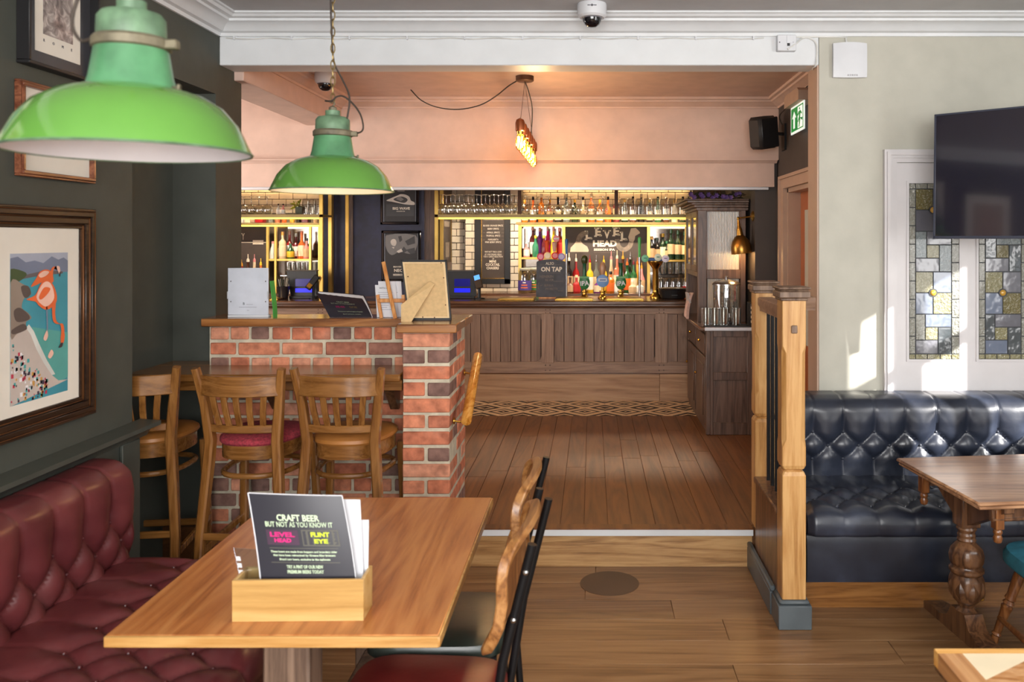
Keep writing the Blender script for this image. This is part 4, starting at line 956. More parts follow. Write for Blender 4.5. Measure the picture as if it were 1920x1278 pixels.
build('mount', MB().box(WX+.012, WX+.014, 2.845, 3.095, 2.285, 2.62), M['mat_board'], f3)
def aerial():
    t = NT('aerial_print'); t.base(.5); c = t.coords(rnd=False); no = t.n('ShaderNodeTexNoise', Scale=26, Detail=8.0, Distortion=1.0); t.l(c, no.inputs['Vector'])
    n2 = t.n('ShaderNodeTexNoise', Scale=5, Detail=2.0); t.l(c, n2.inputs['Vector'])
    a = t.ramp(no.outputs['Fac'], [(.3, (92,84,82)), (.5, (150,140,136)), (.66, (206,198,192))]); r = t.ramp(n2.outputs['Fac'], [(.45, (255,255,255)), (.7, (222,150,138))])
    t.l(t.mix(a, r, 1.0, 'MULTIPLY'), t.b.inputs['Base Color']); return t.m
build('print', MB().box(WX+.014, WX+.015, 2.885, 3.05, 2.35, 2.60), aerial(), f3)
for k, ch in enumerate('ROME'): lettering(ch, .014, M['ink'], f3, Matrix.Translation((WX+.0146, 2.89+.051*k, 2.328)) @ FACEL)

for k, (ya2, yb2, za2, zb2, lab) in enumerate(((1.72, 2.25, 1.25, 1.85, 'square pale print in a dark frame beside the flamingo picture'), (1.0, 1.55, 1.7, 2.4, 'tall pale print in a dark frame on the green wall'), (1.7, 2.25, 1.98, 2.5, 'wide pale print in a dark frame high on the green wall'), (.3, .8, 1.5, 2.15, 'pale print in a dark frame furthest from the flamingo picture'))):
    fx, w = frame_l('mounted_picture', lab, ya2, yb2, za2, zb2, [(0,.03),(.02,.02),(.035,.012)], black_brown)
    build('mount', MB().box(WX, WX+.008, ya2+.03, yb2-.03, za2+.03, zb2-.03), M['mat_board'], fx); build('print', MB().box(WX+.008, WX+.009, ya2+.12, yb2-.12, za2+.12, zb2-.12), flat('soft_print_%d' % k, ((150,150,150), (170,140,120), (120,140,150), (160,150,130))[k]), fx)
# ================================================================== THINGS ON THE LEDGE
LZ = 1.245
yd = 4.13
wc = thing('display_board', 'white plastic display board standing on the ledge', 'display', P(466, 593, yd)*1 if 0 else (X(466, yd), yd, LZ))
x0, x1 = X(428, yd), X(504, yd); zt_ = Z(502, yd)
build('panel', MB().box(x0, x1, yd-.006, yd, LZ+.012, zt_, .002), flat('cool_white_board', (206,210,220), .35), wc)
build('foot_strip', MB().box(x0, x1, yd-.008, yd+.03, LZ, LZ+.012, .002), M['white'], wc)
for u in (434, 499):
    for v in (527, 565): build('rivet', MB().sphere((X(u, yd), yd-.006, Z(v, yd)), .0035, 8), M['steel'], wc)
for u in (428, 503): build('clip', MB().box(X(u, yd)-.003, X(u, yd)+.003, yd-.009, yd+.004, Z(560, yd), Z(546, yd), .001), M['alu'], wc)
lettering('B', .018, M['ink'], wc, Matrix.Translation((X(458, yd), yd-.0065, Z(569, yd))) @ FACE)
for k, (u0, u1, v) in enumerate(((463, 475, 570), (449, 482, 575), (464, 468, 581))): build('print', MB().box(X(u0, yd), X(u1, yd), yd-.0068, yd-.006, Z(v, yd)-.002, Z(v, yd)), flat('pale_print', (150,152,164)), wc)
gl_ = build('green_leaflet', MB().grid(lambda i, j: (X(505, yd)+.018*math.sin(1.2*(1-j))+.002*i, yd+.004+.05*i, LZ+.18*j), 4, 10, thick=(.002,0,0)), flat('leaf_green_card', (60,160,70), .5), None, 'green card leaflet tucked behind the white display board', 'leaflet')
# black menu leaning on the ledge
bm = thing('bar_menu', 'black bar menu with faint lettering propped on the ledge', 'menu', (X(648, 4.18), 4.18, LZ))
q0, q1, q2, q3 = P(618, 587, 4.12), P(697, 586, 4.12), P(676, 556, 4.26), P(592, 549, 4.26)
q0.z = q1.z = LZ+.001
qf = lambda i, j: tuple((q0.lerp(q1, i)).lerp(q3.lerp(q2, i), j)+Vector((0, 0, .006*math.sin(pi*j))))
build('cover', MB().grid(qf, 8, 6, thick=(0,.003,.002)), M['menu_black'], bm)
build('pages', MB().grid(lambda i, j: tuple(Vector(qf(i, j))+Vector((.004+.005*j,.004*j+.002,-.005+.008*j))), 8, 6, thick=(0,.004,.003)), M['paper'], bm)
build('back_cover', MB().grid(lambda i, j: tuple(Vector(qf(i, j))+Vector((.008+.006*j,.007*j+.004,-.010+.016*j))), 8, 6, thick=(0,.003,.002)), M['menu_black'], bm)
def on_bm(s, w, cx, cz, mat, h):
    o = lettering(s, .012, mat, bm, FACE, w=w, local=True, h=h)
    for v in o.data.vertices: v.co = Vector(qf(max(0, min(1, cx+v.co.x/.24)), max(0, min(1, cz+v.co.z/.11))))+Vector((0,-.0012,-.0004))-wloc(bm)
on_bm('CRAFT BEER', .07, .5, .62, M['mint'], .006); on_bm('BUT NOT AS YOU KNOW IT', .13, .48, .54, M['mint'], .005)
on_bm('LEVEL HEAD', .05, .38, .40, M['pink_print'], .008); on_bm('FLINT EYE', .04, .68, .40, flat('print_gold', (150,130,60)), .008)
on_bm('These beers are made from hoppers and legendary', .14, .56, .22, M['mint'], .005); on_bm('Brand new beers, exclusive', .10, .57, .12, M['mint'], .004)
build('prop_bar', MB().box(X(615, 4.2), X(702, 4.2), 4.15, 4.19, LZ, LZ+.008, .002), M['black'], bm) if 0 else None
# little easel with papers
ez = thing('easel', 'small pine table easel holding printed sheets on the ledge', 'easel', (X(730, 4.1), 4.1, LZ))
ye = 4.08
build('back_leg', MB().sweep([(X(744, ye), ye-.03, LZ), (X(714, ye), ye+.05, Z(491, ye+.05))], .018, .012, (1,0,0)), M['easel_wood'], ez)
build('side_leg', MB().sweep([(X(714, ye), ye+.012, LZ), (X(706, ye), ye+.02, Z(553, ye))], .016, .012, (1,0,0)), M['easel_wood'], ez)
build('side_leg', MB().sweep([(X(760, ye), ye+.012, LZ), (X(754, ye), ye+.02, Z(553, ye))], .016, .012, (1,0,0)), M['easel_wood'], ez)
build('cross_bar', MB().box(X(708, ye), X(758, ye), ye+.005, ye+.018, Z(567, ye), Z(560, ye), .002), M['easel_wood'], ez)
for k, (u0, u1, v0, v1, yy) in enumerate(((709, 752, 527, 590, 4.125), (703, 742, 534, 590, 4.112))):
    pt = thing('printed_sheet', ['printed white sheet at the back of the pine easel', 'printed white sheet at the front of the pine easel'][k], 'paper', (X(728, yy), yy, LZ))
    pb = [(X(u0+4, yy), LZ+.002), (X(u1+4, yy), LZ+.002), (X(u1, yy), Z(v0, yy)), (X(u0, yy), Z(v0, yy))]
    build('sheet', MB().prism(pb, 'y', yy, yy+.0012), M['paper'], pt)
    if k: lettering('WITH A', .012, M['ink'], pt, Matrix.Translation((X(711, yy), yy-.0008, Z(540, yy))) @ FACE, align='LEFT')
    for r in range(9): build('print_line', MB().box(X(u0+6, yy), X(u1-6-(r*3) % 11, yy), yy-.0008, yy, Z(548+4*r, yy)-.0015, Z(548+4*r, yy)+.0015), flat('print_grey', (168,170,180)), pt)
# back of a standing picture frame
pf = thing('photo_frame', 'black photo frame seen from behind, tan hardboard back with strut', 'frame', (X(800, 3.98), 3.98, LZ))
yb0, yb1 = 3.98, 4.04
def PFq(i, j):
    p = P(775, 592, yb0).lerp(P(846, 592, yb0), i); p.z = LZ; q = P(751, 487, yb1).lerp(P(837, 487, yb1), i); return tuple(p.lerp(q, j))
cn = [PFq(-.14, 0), PFq(1, 0), PFq(1, 1), PFq(0, 1)]
def PF2(i, j):
    a = Vector(cn[0]).lerp(Vector(cn[1]), i); b = Vector(cn[3]).lerp(Vector(cn[2]), i); return tuple(a.lerp(b, j))
fr_ = MB()
for (i0, i1, j0, j1) in ((0,1,0,.035),(0,1,.965,1),(0,.035,0,1),(.965,1,0,1)): fr_.grid(lambda i, j: PF2(i0+(i1-i0)*i, j0+(j1-j0)*j), 1, 1, thick=(0,.016,.0))
build('frame', fr_, M['black'], pf)
build('lip', MB().grid(lambda i, j: tuple(Vector(PF2(.03+.94*i, .03+.94*j))+Vector((0,.002,0))), 1, 1, thick=(0,.008,0)), flat('pale_edge', (226,196,148)), pf)
bb = build('backing_board', MB().grid(lambda i, j: tuple(Vector(PF2(.08+.84*i, .06+.88*j))+Vector((0,-.001,0))), 1, 1, thick=(0,.003,0)), M['mdf'], pf)
sb = [Vector(P(806, 527, 4.005)), Vector(P(815, 532, 4.0)), Vector((X(771, 3.90), 3.90, LZ)), Vector((X(752, 3.90), 3.90, LZ)), Vector(P(752, 571, 3.91))]
vs = [tuple(p) for p in sb]+[tuple(p+Vector((.001,.004,.0))) for p in sb]
build('strut', MB().add(vs, [(0,1,2,3,4),(9,8,7,6,5)]+[(i, (i+1) % 5, 5+(i+1) % 5, 5+i) for i in range(5)]), M['mdf'], pf)
for i, j in ((.12,.72),(.13,.33),(.88,.95),(.91,.70),(.9,.25),(.62,.045),(.35,.05)): build('tack', MB().sphere(Vector(PF2(i, j))-Vector((0,.002,0)), .003, 6), M['old_bronze'], pf)

# ================================================================== CEILING AND WALL FITTINGS
def dome(label, u, d, zc, r):
    x = X(u, d); t = thing('dome_camera', label, 'camera', (x, d, zc), 0, 'ceiling security cameras')
    build('housing', MB().lathe([(r*.82,-.068),(r*.96,-.058),(r,-.03),(r,-.006),(r*.97,0)], 40, (x, d, zc)), M['white'], t)
    build('dome', MB().lathe([(.003,-.114),(.02,-.112),(.036,-.10),(.044,-.085),(.046,-.066)], 32, (x, d, zc)), M['black_gloss'], t)
    build('lens_ring', MB().lathe([(.046,-.072),(.05,-.070),(.05,-.064),(.044,-.064)], 32, (x, d, zc)), flat('smoked_ring', (120,120,128), .2), t)
    return t
dm = dome('white dome security camera on the white ceiling by the cornice', 1110, 4.03, CEIL, .072)
lettering('secure view', .009, M['ink'], dm, Matrix.Translation((X(1110, 4.03), 4.03-.0725, CEIL-.022)) @ FACE, w=.045) if 0 else None
build('badge', MB().box(X(1110, 4.03)-.022, X(1110, 4.03)+.022, 4.03-.0735, 4.03-.07, CEIL-.026, CEIL-.023).box(X(1110, 4.03)-.003, X(1110, 4.03)+.003, 4.03-.0738, 4.03-.07, CEIL-.03, CEIL-.019), M['ink'], dm)
dome('white dome security camera in the bar room beside the pink beam', 610, 5.25, BC, .066)
# wireless box, junction box, cables
wf = thing('access_point', 'white rectangular wireless box on the cream wall', 'wireless box', (X(1591, BY), BY, Z(146, BY)))
xa, xb = X(1560, BY), X(1623, BY); za, zb = Z(146, BY), Z(83, BY)
build('cover', MB().grid(lambda i, j: (xa+(xb-xa)*i, BY-.035+.010*(2*i-1)**2+.004*(2*j-1)**4, za+(zb-za)*j+(.005*(1-(2*i-1)**2) if j > .99 else (-.004*(1-(2*i-1)**2) if j < .01 else 0))), 16, 8, thick=(0,.022,0)), M['white'], wf)
build('base', MB().box(xa+.006, xb-.006, BY-.014, BY, za+.004, zb-.002, .002), M['white'], wf)
for k in range(5): build('vent', MB().box(X(1586+4*k, BY), X(1588+4*k, BY), BY-.0362, BY-.034, za+.004, za+.012), flat('vent_grey', (180,180,184)), wf)
jb = thing('junction_box', 'white junction box on the beam under the cornice', 'junction box', (X(1470, BY), BY, Z(98, BY)))
build('box', MB().box(X(1455, BY), X(1490, BY), BY-.035, BY, Z(98, BY), Z(68, BY), .003), M['white'], jb)
build('flap', MB().box(X(1472, BY), X(1487, BY), BY-.037, BY-.03, Z(84, BY), Z(70, BY), .001), M['white'], jb)
build('socket', MB().box(X(1473, BY), X(1478, BY), BY-.0365, BY-.03, Z(89, BY), Z(82, BY)), M['black'], jb)
for u in (1459, 1484): build('screw', MB().sphere((X(u, BY), BY-.035, Z(82, BY)), .003, 6), M['ink'], jb)
cyb = BY-.006
pts = [P(u, 71+2.2*(k % 2), cyb) for k, u in enumerate(range(424, 1455, 42))]
cb = build('wall_cable', MB().tube(smooth_path(pts, 3), .0035, 6), M['cable_white'], None, 'thin white cable clipped along the white beam', 'cable')
for k, u in enumerate(range(440, 1450, 108)): build('clip', MB().box(X(u, BY)-.004, X(u, BY)+.004, BY-.013, BY, Z(75, BY), Z(68, BY), .001), M['white'], cb)
build('wall_cable', MB().tube(smooth_path([P(1490, 70, cyb), P(1530, 69, cyb), P(1582, 69.5, cyb), P(1586, 73, cyb), P(1587, 82, cyb)], 5), .0045, 6), M['cable_white'], None, 'white cable running from junction box to the wireless box', 'cable')
build('wall_cable', MB().tube(smooth_path([P(1477, 92, BY-.04), P(1492, 82, BY-.03), P(1503, 73, cyb), P(1515, 71, cyb), P(1528, 78, cyb), P(1532, 92, cyb), P(1531, 112, cyb), P(1529, 124, cyb), (X(1529, BY), BY+.05, 2.53), (X(1520, 4.5), 4.45, 2.53)], 5), .0045, 6), M['cable_white'], None, 'white cable looping from the junction box down under the beam', 'cable')
# television on a swivel arm
TVl, TVr = Vector((X(1749, 3.97), 3.97, 0)), Vector((X(1920, 3.71), 3.71, 0)); dx_ = (TVr-TVl).normalized(); nx_ = Vector((dx_.y, -dx_.x, 0))
tv = thing('television', 'large black flat television swung out from the cream wall', 'television', (TVl.x+.4, 3.8, 1.63))
TM = Matrix(((dx_.x, -nx_.x, 0, TVl.x), (dx_.y, -nx_.y, 0, TVl.y), (0, 0, 1, 0), (0, 0, 0, 1)))
zb_, zt_ = 1.637, 2.236; WT = 1.07; TM = TM @ Matrix.Translation((0,0,zb_)) @ Matrix.Rotation(-.035, 4, 'X') @ Matrix.Translation((0,0,-zb_))
build('body', MB().box(0, WT, .004, .035, zb_, zt_, .004, TM).box(.25, .82, .035, .07, zb_+.1, zb_+.42, .01, TM), M['black'], tv)
build('bezel', MB().box(0, .009, 0, .008, zb_, zt_, .001, TM).box(WT-.009, WT, 0, .008, zb_, zt_, .001, TM).box(0, WT, 0, .008, zt_-.009, zt_, .001, TM).box(0, WT, 0, .008, zb_, zb_+.013, .001, TM), flat('grey_blue_bezel', (54,58,72), .3), tv)
build('screen', MB().box(.009, WT-.009, .003, .006, zb_+.013, zt_-.009, 0, TM), flat('tv_screen', (22,19,34), .05, coat=1.0), tv)
am = TM @ Vector((.55, .07, 1.9)); build('wall_arm', MB().tube([am, (am.x+.15, am.y+.06, 1.9), (am.x+.05, BY, 1.9)], .02, 8).box(am.x-.05, am.x+.15, BY-.012, BY, 1.78, 2.02), M['black_metal'], tv)
# exit sign, speaker, red notice, cables on the dark wall
es = thing('exit_sign', 'lit green running-man exit sign hanging near the dark wall', 'exit sign', (1.33, 5.36, 2.33))
ex_ = 1.33
build('blade', MB().box(ex_, ex_+.008, 5.19, 5.53, 2.33, 2.51, .001), M['exit_white'], es)
def EP(a, b): return (5.53-.34*a, 2.33+.18*b)         # a runs towards the camera (left to right when facing it)
def ex_poly(pts, mat, lay=1): return build('symbol', MB().prism([EP(a, b) for a, b in pts], 'x', ex_-.0008*lay, ex_-.0008*(lay-1)), mat, es)
ex_poly([(.04,.08),(.52,.08),(.52,.93),(.04,.93)], M['exit_green']); ex_poly([(.52,.08),(.96,.08),(.96,.93),(.52,.93)], M['exit_green'])
ex_poly([(.28,.80),(.12,.55),(.22,.57),(.22,.18),(.34,.18),(.34,.57),(.44,.55)], M['exit_white'], 2)
ex_poly([(.56,.12),(.92,.12),(.92,.88),(.56,.88)], M['exit_white'], 2)
ex_poly([(.66,.80),(.71,.84),(.75,.80),(.71,.75)], M['exit_green'], 3)
ex_poly([(.62,.70),(.76,.73),(.88,.60),(.85,.56),(.77,.63),(.75,.48),(.88,.40),(.86,.35),(.90,.34),(.92,.44),(.78,.45),(.70,.16),(.64,.14),(.68,.42),(.60,.33),(.57,.37),(.66,.52),(.67,.62),(.58,.56),(.55,.60)], M['exit_green'], 3)
build('housing', MB().prism([(5.17,2.51),(5.17,2.57),(5.2,2.59),(5.52,2.59),(5.55,2.57),(5.55,2.51)], 'x', 1.29, 1.40), M['tan_trim_lit_jamb'], es)
sp = thing('wall_speaker', 'black tilted loudspeaker on a bracket by the pink soffit', 'speaker', (1.25, 5.95, 2.3))
SM = Matrix.Translation((1.245, 5.92, 2.40)) @ Matrix.Rotation(.5, 4, 'Z') @ Matrix.Rotation(-.17, 4, 'Y') @ Matrix.Rotation(.1, 4, 'X')
build('cabinet', MB().box(-.085, .085, -.04, .10, -.115, .115, .022, SM), M['speaker_black'], sp)
build('grille', MB().box(-.078, .078, -.05, -.038, -.107, .107, .01, SM), M['black'], sp)
build('bracket', MB().tube([SM @ Vector((.05,.09,0)), (1.37, 6.0, 2.40), (1.40, 6.0, 2.40)], .012, 8).box(1.385, 1.40, 5.95, 6.05, 2.28, 2.47), M['black_metal'], sp)
build('speaker_cable', MB().tube(smooth_path([(1.385, 6.02, 2.47), (1.36, 6.0, 2.53), (1.37, 5.8, 2.57), (1.33, 5.6, 2.60), (1.38, 5.5, 2.63)], 5), .005, 6), M['cord'], sp)
bk = build('alarm_box', MB().box(1.30, 1.38, 4.66, 4.78, 2.53, 2.60, .004), M['black'], None, 'small black box below the tan cornice by the exit sign', 'box')
build('cable_coil', MB().tube([(1.37, 5.02+.035*math.cos(a*.5), 2.575+.035*math.sin(a*.5)) for a in range(26)], .005, 6).tube(smooth_path([(1.37, 5.05, 2.575), (1.36, 5.2, 2.60), (1.375, 5.35, 2.605)], 5), .004, 6), M['cord'], None, 'dark cable coil hooked beside the exit sign', 'cable')
rd = thing('fire_notice', 'tall red fire notice on the dark wall behind the newel posts', 'notice', (1.39, 6.08, 1.0))
build('plate', MB().box(1.392, 1.40, 6.04, 6.14, Z(592, 6.1), Z(506, 6.1), .001), flat('fire_red', (176,20,44), .4), rd)
build('symbol', MB().box(1.3912, 1.392, 6.06, 6.12, Z(535, 6.1), Z(515, 6.1)), flat('notice_orange', (230,150,60)), rd)
# ================================================================== PENDANT WITH A ROW OF BULBS
bx = -.42; ya_, yb_ = 4.83, 5.92; zc_ = 2.315
rp = thing('bulb_pendant', 'suspended copper bar pendant with a row of lit filament bulbs', 'lamp', (bx, 5.4, 2.1))
build('ceiling_rose', MB().lathe([(.05,-.035),(.058,-.03),(.058,0)], 24, (X(984, 5.35), 5.35, BC)), M['old_bronze'], rp)
for k, yy in enumerate((ya_+.03, yb_-.03)): build('wire', MB().tube([(X(984, 5.35), 5.35, BC-.03), (bx, yy, zc_+.02)], .0015, 5), M['old_bronze'], rp)
build('feed_cord', MB().tube(smooth_path([(X(984, 5.35), 5.35, BC-.03), (X(992, 5.4), 5.4, BC-.10), (X(998, 5.5), 5.5, 2.5), (X(996, 5.6), 5.6, 2.36), (bx, 5.6, zc_)], 6), .004, 6), M['cord'], rp)
build('bar', MB().tube([(bx, ya_-.02, zc_), (bx, yb_+.02, zc_)], .012, 10), M['old_bronze'], rp)
copper = flat('copper_holder', (150,84,50), .35, metal=.7)
for k in range(7):
    yy = ya_+(yb_-ya_)*k/6; c = (bx, yy, zc_)
    hd = build('bulb_holder', MB().lathe([(.022,-.05),(.027,-.045),(.028,0),(.022,.018),(.004,.028)], 20, c), copper, rp)
    build('collar', MB().lathe([(.018,-.068),(.02,-.05)], 16, c), M['brass'], hd)
    bl = build('bulb', MB().lathe([(.003,-.162),(.016,-.158),(.028,-.14),(.031,-.12),(.026,-.095),(.017,-.07),(.015,-.062)], 20, c), glass_thin('amber_bulb_glass', (255,206,120), .06) if k == 0 else M['bulb_am'], rp)
    if k == 0: M['bulb_am'] = bl.data.materials[0]
    build('filament', MB().tube([(bx-.012, yy, zc_-.08), (bx-.013, yy, zc_-.145), (bx-.004, yy+.006, zc_-.082), (bx+.004, yy-.006, zc_-.147), (bx+.013, yy, zc_-.082), (bx+.012, yy, zc_-.145)], .0045, 6), M['filament'], bl)
    if k in (0, 2, 4): light('bulb_glow', 'POINT', (bx+.045, yy, zc_-.12), 5.5, (1, .68, .36), rad=.03)
sw = [(984,147,5.35),(975,149,5.4),(955,160,5.45),(930,180,5.5),(900,197,5.6),(860,205,5.65),(820,201,5.7),(790,188,5.78),(770,168,5.83)]
ck = build('swag_cord', MB().tube(smooth_path([P(u, v, d) for u, v, d in sw], 5), .0042, 6), M['cord'], None, 'dark flex swagged across the bar room ceiling to the bulb pendant', 'cable')
# ================================================================== BAR COUNTER
BF = 7.34; BT = 1.094
bc = thing('bar_counter', 'long dark oak bar counter with tongue-and-groove panelled front', 'bar', (-1.2, 7.6, S))
xl, xr = -4.2, 1.18
zb = lambda v: EYE-(v-HY)/211.2
build('counter_top', MB().box(xl, xr, BF-.07, 7.92, BT-.032, BT, .008).prism([(BF-.05,BT-.032),(BF-.05,BT-.045),(BF-.035,BT-.06),(BF-.02,BT-.065),(BF,BT-.07),(BF,BT-.032)], 'x', xl, xr), M['bar_top'], bc)
build('carcass', MB().box(xl, xr, BF+.03, 7.88, S, BT-.032), flat('dark_groove', (52,37,29), .7), bc)
build('top_rail', MB().box(xl, xr, BF, BF+.03, .972, 1.03, .003), M['panel_wood_h'], bc)
build('bottom_rail', MB().box(xl, xr, BF, BF+.03, .448, .55, .003), M['panel_wood_h'], bc)
build('plinth', MB().box(xl, .60, BF+.004, BF+.03, S, .445, .002), M['plinth_wood'], bc); build('plinth', MB().box(.602, xr, BF+.004, BF+.03, S, .445, .002), M['plinth_wood'], bc)
build('skirting_line', MB().box(xl, xr, BF-.003, BF+.02, .442, .452, .002), M['bar_top'], bc)
sxs = [-.393+1.01*k for k in range(-3, 2)]
for s in sxs:
    build('stile', MB().box(s-.055, s+.055, BF-.004, BF+.03, .54, .98, .003), M['stile_wood'], bc)
    pg = MB()
    for dx in (-.02, .02):
        for z in (.985, 1.012, .475, .52): pg.sphere((s+dx, BF+.001, z), .006, 6)
    build('pegs', pg, M['cab_wood'], bc, kind='stuff')
bw = .0893
for s in sxs:
    x = s+.055
    while x < s+1.01-.06 and x < xr-.02:
        b = min(x+bw, s+1.01-.055, xr)
        if b-x > .012: build('board', MB().box(x+.0022, b-.0022, BF+.013, BF+.03, .54, .98, .002), M['panel_wood'], bc)
        x += bw
    for a, d in ((s+.055, 1), (s+.955, -1)):
        if a < xr:
            for z, e in ((.972, -1), (.55, 1)): build('corner_bracket', MB().prism([(a, z), (a+d*.05, z), (a+d*.035, z+e*.008), (a+d*.012, z+e*.016), (a+d*.006, z+e*.04), (a, z+e*.05)], 'y', BF+.001, BF+.03), M['panel_wood'], bc)
bb2 = thing('back_counter', 'dark back counter carrying the bottles behind the bar', 'counter', (-1.2, 8.6, S))
for a_, b_ in ((xl, X(606, 8.0)-.004), (X(816, 7.95)+.004, 1.3)): build('counter_top', MB().box(a_, b_, 8.36, 8.79, 1.06, 1.09, .004), M['bar_top'], bb2); build('cupboards', MB().box(a_, b_, 8.40, 8.79, S, 1.06), M['cab_wood'], bb2)
# drip trays
for k, (u0, u1) in enumerate(((935, 1003), (1041, 1112), (1136, 1206), (512, 528))):
    a, b = X(u0, 7.45), X(u1, 7.45)
    tr = build('drip_tray', MB().box(a, b, 7.36, 7.62, BT, BT+.012, .004), M['brass'], None, ['brass drip tray on the bar left of the slate sign', 'brass drip tray in front of the green and blue pump clips', 'brass drip tray beside the brass font', 'brass drip tray on the bar by the straw bucket'][k], 'tray', 'brass drip trays')
    build('grate', MB().box(a+.012, b-.012, 7.375, 7.605, BT+.012, BT+.015), M['gold_frame'], tr)

# ================================================================== GLASS GANTRIES OVER THE BAR
GY0, GY1, GZ = 7.60, 7.86, 1.868
def gantry(label, u0, u1, posts, hang):
    t = thing('glass_gantry', label, 'rack', ((X(u0, 7.7)+X(u1, 7.7))/2, 7.73, GZ))
    a, b = X(u0, GY0), X(u1, GY0)
    build('shelf', MB().box(a, b, GY0, GY1, GZ-.022, GZ-.004), M['dull_gold'], t)
    build('front_bar', MB().box(a, b, GY0-.012, GY0, GZ-.03, GZ, .002), M['dull_gold'], t)
    build('led_strip', MB().box(a+.01, b-.01, GY0+.004, GY0+.016, GZ-.045, GZ-.03), M['led'], t, label='glowing warm LED strip')
    build('mid_rail', MB().tube([(a, GY0+.01, 1.955), (b, GY0+.01, 1.955)], .003, 6), M['old_bronze'], t)
    for u, lo in posts:
        for yy in ((GY0, GY1) if lo < 1.5 else (GY0,)):
            build('post', MB().box(X(u, GY0), X(u+7, GY0), yy-.012, yy+.014, lo, 2.34, .002), M['gold_frame'] if lo < 1.5 else M['old_bronze'], t)
    return t
gantry('long brass glass rack with warm LED edge over the bar by the dresser', 815, 1288, ((815, BT), (971, GZ), (1152, GZ)), None)
gantry('shorter brass glass rack over the bar left of the navy pier', 432, 606, ((599, BT),), None)
def lathe_open(prof, n=20): return MB().lathe(prof, n, cap=False)
wineg = mesh_of('wine_glass', lathe_open([(.034,.0),(.040,.03),(.043,.058),(.036,.082),(.016,.10),(.005,.108),(.004,.12),(.004,.178),(.008,.184),(.034,.188),(.034,.190),(.002,.190)]), M['glass'], (0,0,0), 60)
balloon = mesh_of('balloon_glass', lathe_open([(.036,0),(.046,.025),(.050,.05),(.044,.075),(.022,.092),(.006,.098),(.004,.11),(.004,.158),(.008,.164),(.034,.168),(.034,.170),(.002,.170)]), M['glass'], (0,0,0), 60)
pintg = mesh_of('pint_glass', lathe_open([(.042,0),(.041,.05),(.037,.11),(.033,.148),(.030,.152),(.002,.150)]), M['glass'], (0,0,0), 60)
tumbler = mesh_of('tumbler', lathe_open([(.002,.008),(.030,.006),(.032,0),(.034,.02),(.037,.12),(.0375,.13),(.036,.13),(.033,.03),(.030,.016),(.002,.014)]), M['glass'], (0,0,0), 60)
def put(name, me, loc, label, cat, group):
    o = bpy.data.objects.new(name, me); COL.objects.link(o); o.location = loc; WL[o] = Vector(loc); return tags(o, label, cat, group)
for k in range(10):
    put('wine_glass', wineg, (X(829+16.3*k, 7.66), 7.66, GZ-.004), 'upturned wine glass in the row on the long brass rack', 'glass', 'upturned wine glasses on the brass rack')
    put('wine_glass', wineg, (X(837+16.3*k, 7.79), 7.79, GZ-.004), 'upturned wine glass at the rear of the long brass rack', 'glass', 'upturned wine glasses behind')
for k in range(8): put('balloon_glass', balloon, (X(988+20.3*k, 7.68), 7.68, GZ-.004), 'upturned gin balloon glass on the long brass rack', 'glass', 'upturned balloon glasses')
for k in range(8): put('pint_glass', pintg, (X(1167+15.4*k, 7.68), 7.68, GZ-.004), 'upturned pint glass on the long brass rack above the dark wine', 'glass', 'upturned pint glasses')
for k in range(4): put('balloon_glass', balloon, (X(456+15*k, 7.68), 7.68, GZ-.004), 'upturned balloon glass on the shorter brass rack', 'glass', 'glasses on the shorter rack')
for k in range(3): put('pint_glass', pintg, (X(574+12*k, 7.72), 7.72, GZ-.004), 'upturned pint glass on the shorter brass rack', 'glass', 'pint glasses on the shorter rack')

# ================================================================== BOTTLES
BP = {'wine': [(.95,0),(1,.02),(1,.60),(.85,.68),(.42,.76),(.36,.80),(.36,.97),(.40,.975),(.40,1)],
      'spirit': [(.95,0),(1,.02),(1,.62),(.8,.70),(.40,.76),(.34,.80),(.34,1)],
      'squat': [(.95,0),(1,.03),(1,.48),(.9,.56),(.45,.66),(.34,.72),(.34,1)],
      'tall': [(.9,0),(.95,.02),(1,.5),(.9,.58),(.5,.72),(.36,.82),(.34,1)],
      'cone': [(.98,0),(1,.02),(.92,.35),(.62,.65),(.40,.8),(.36,1)]}
def bottle(label, u, d, z, h, r, kind, glass, lab, cap, group, pour=False, v_lab=(.10,.52)):
    x = X(u, d); t = thing('bottle', label, 'bottle', (x, d, z), 0, group)
    hb = h*(.80 if pour else .93)
    g = M[glass] if glass in M else glass
    build('glass_body', MB().lathe([(q*r, w*hb) for q, w in BP[kind]], 18, (x, d, z)), g, t, smooth=50)
    if lab: build('label', MB().lathe([(r*1.015, hb*v_lab[0]), (r*1.02, hb*v_lab[0]+.001), (r*1.02, hb*v_lab[1]), (r*1.015, hb*v_lab[1])], 18, (x, d, z), cap=False), M[lab], t, smooth=60)
    rn = r*BP[kind][-1][0]
    if pour: build('pourer', MB().lathe([(rn*.9, hb), (rn*1.05, hb+.006), (rn*.8, hb+.03), (rn*.30, hb+.036), (rn*.22, h)], 10, (x, d, z)), M[cap], t)
    else: build('stopper', MB().lathe([(rn*1.12, hb*.93), (rn*1.15, hb), (rn*1.1, h)], 12, (x, d, z)), M[cap], t)
    return t
def col(n, c, **k): return flat(n, c, .14, coat=.4, **k)
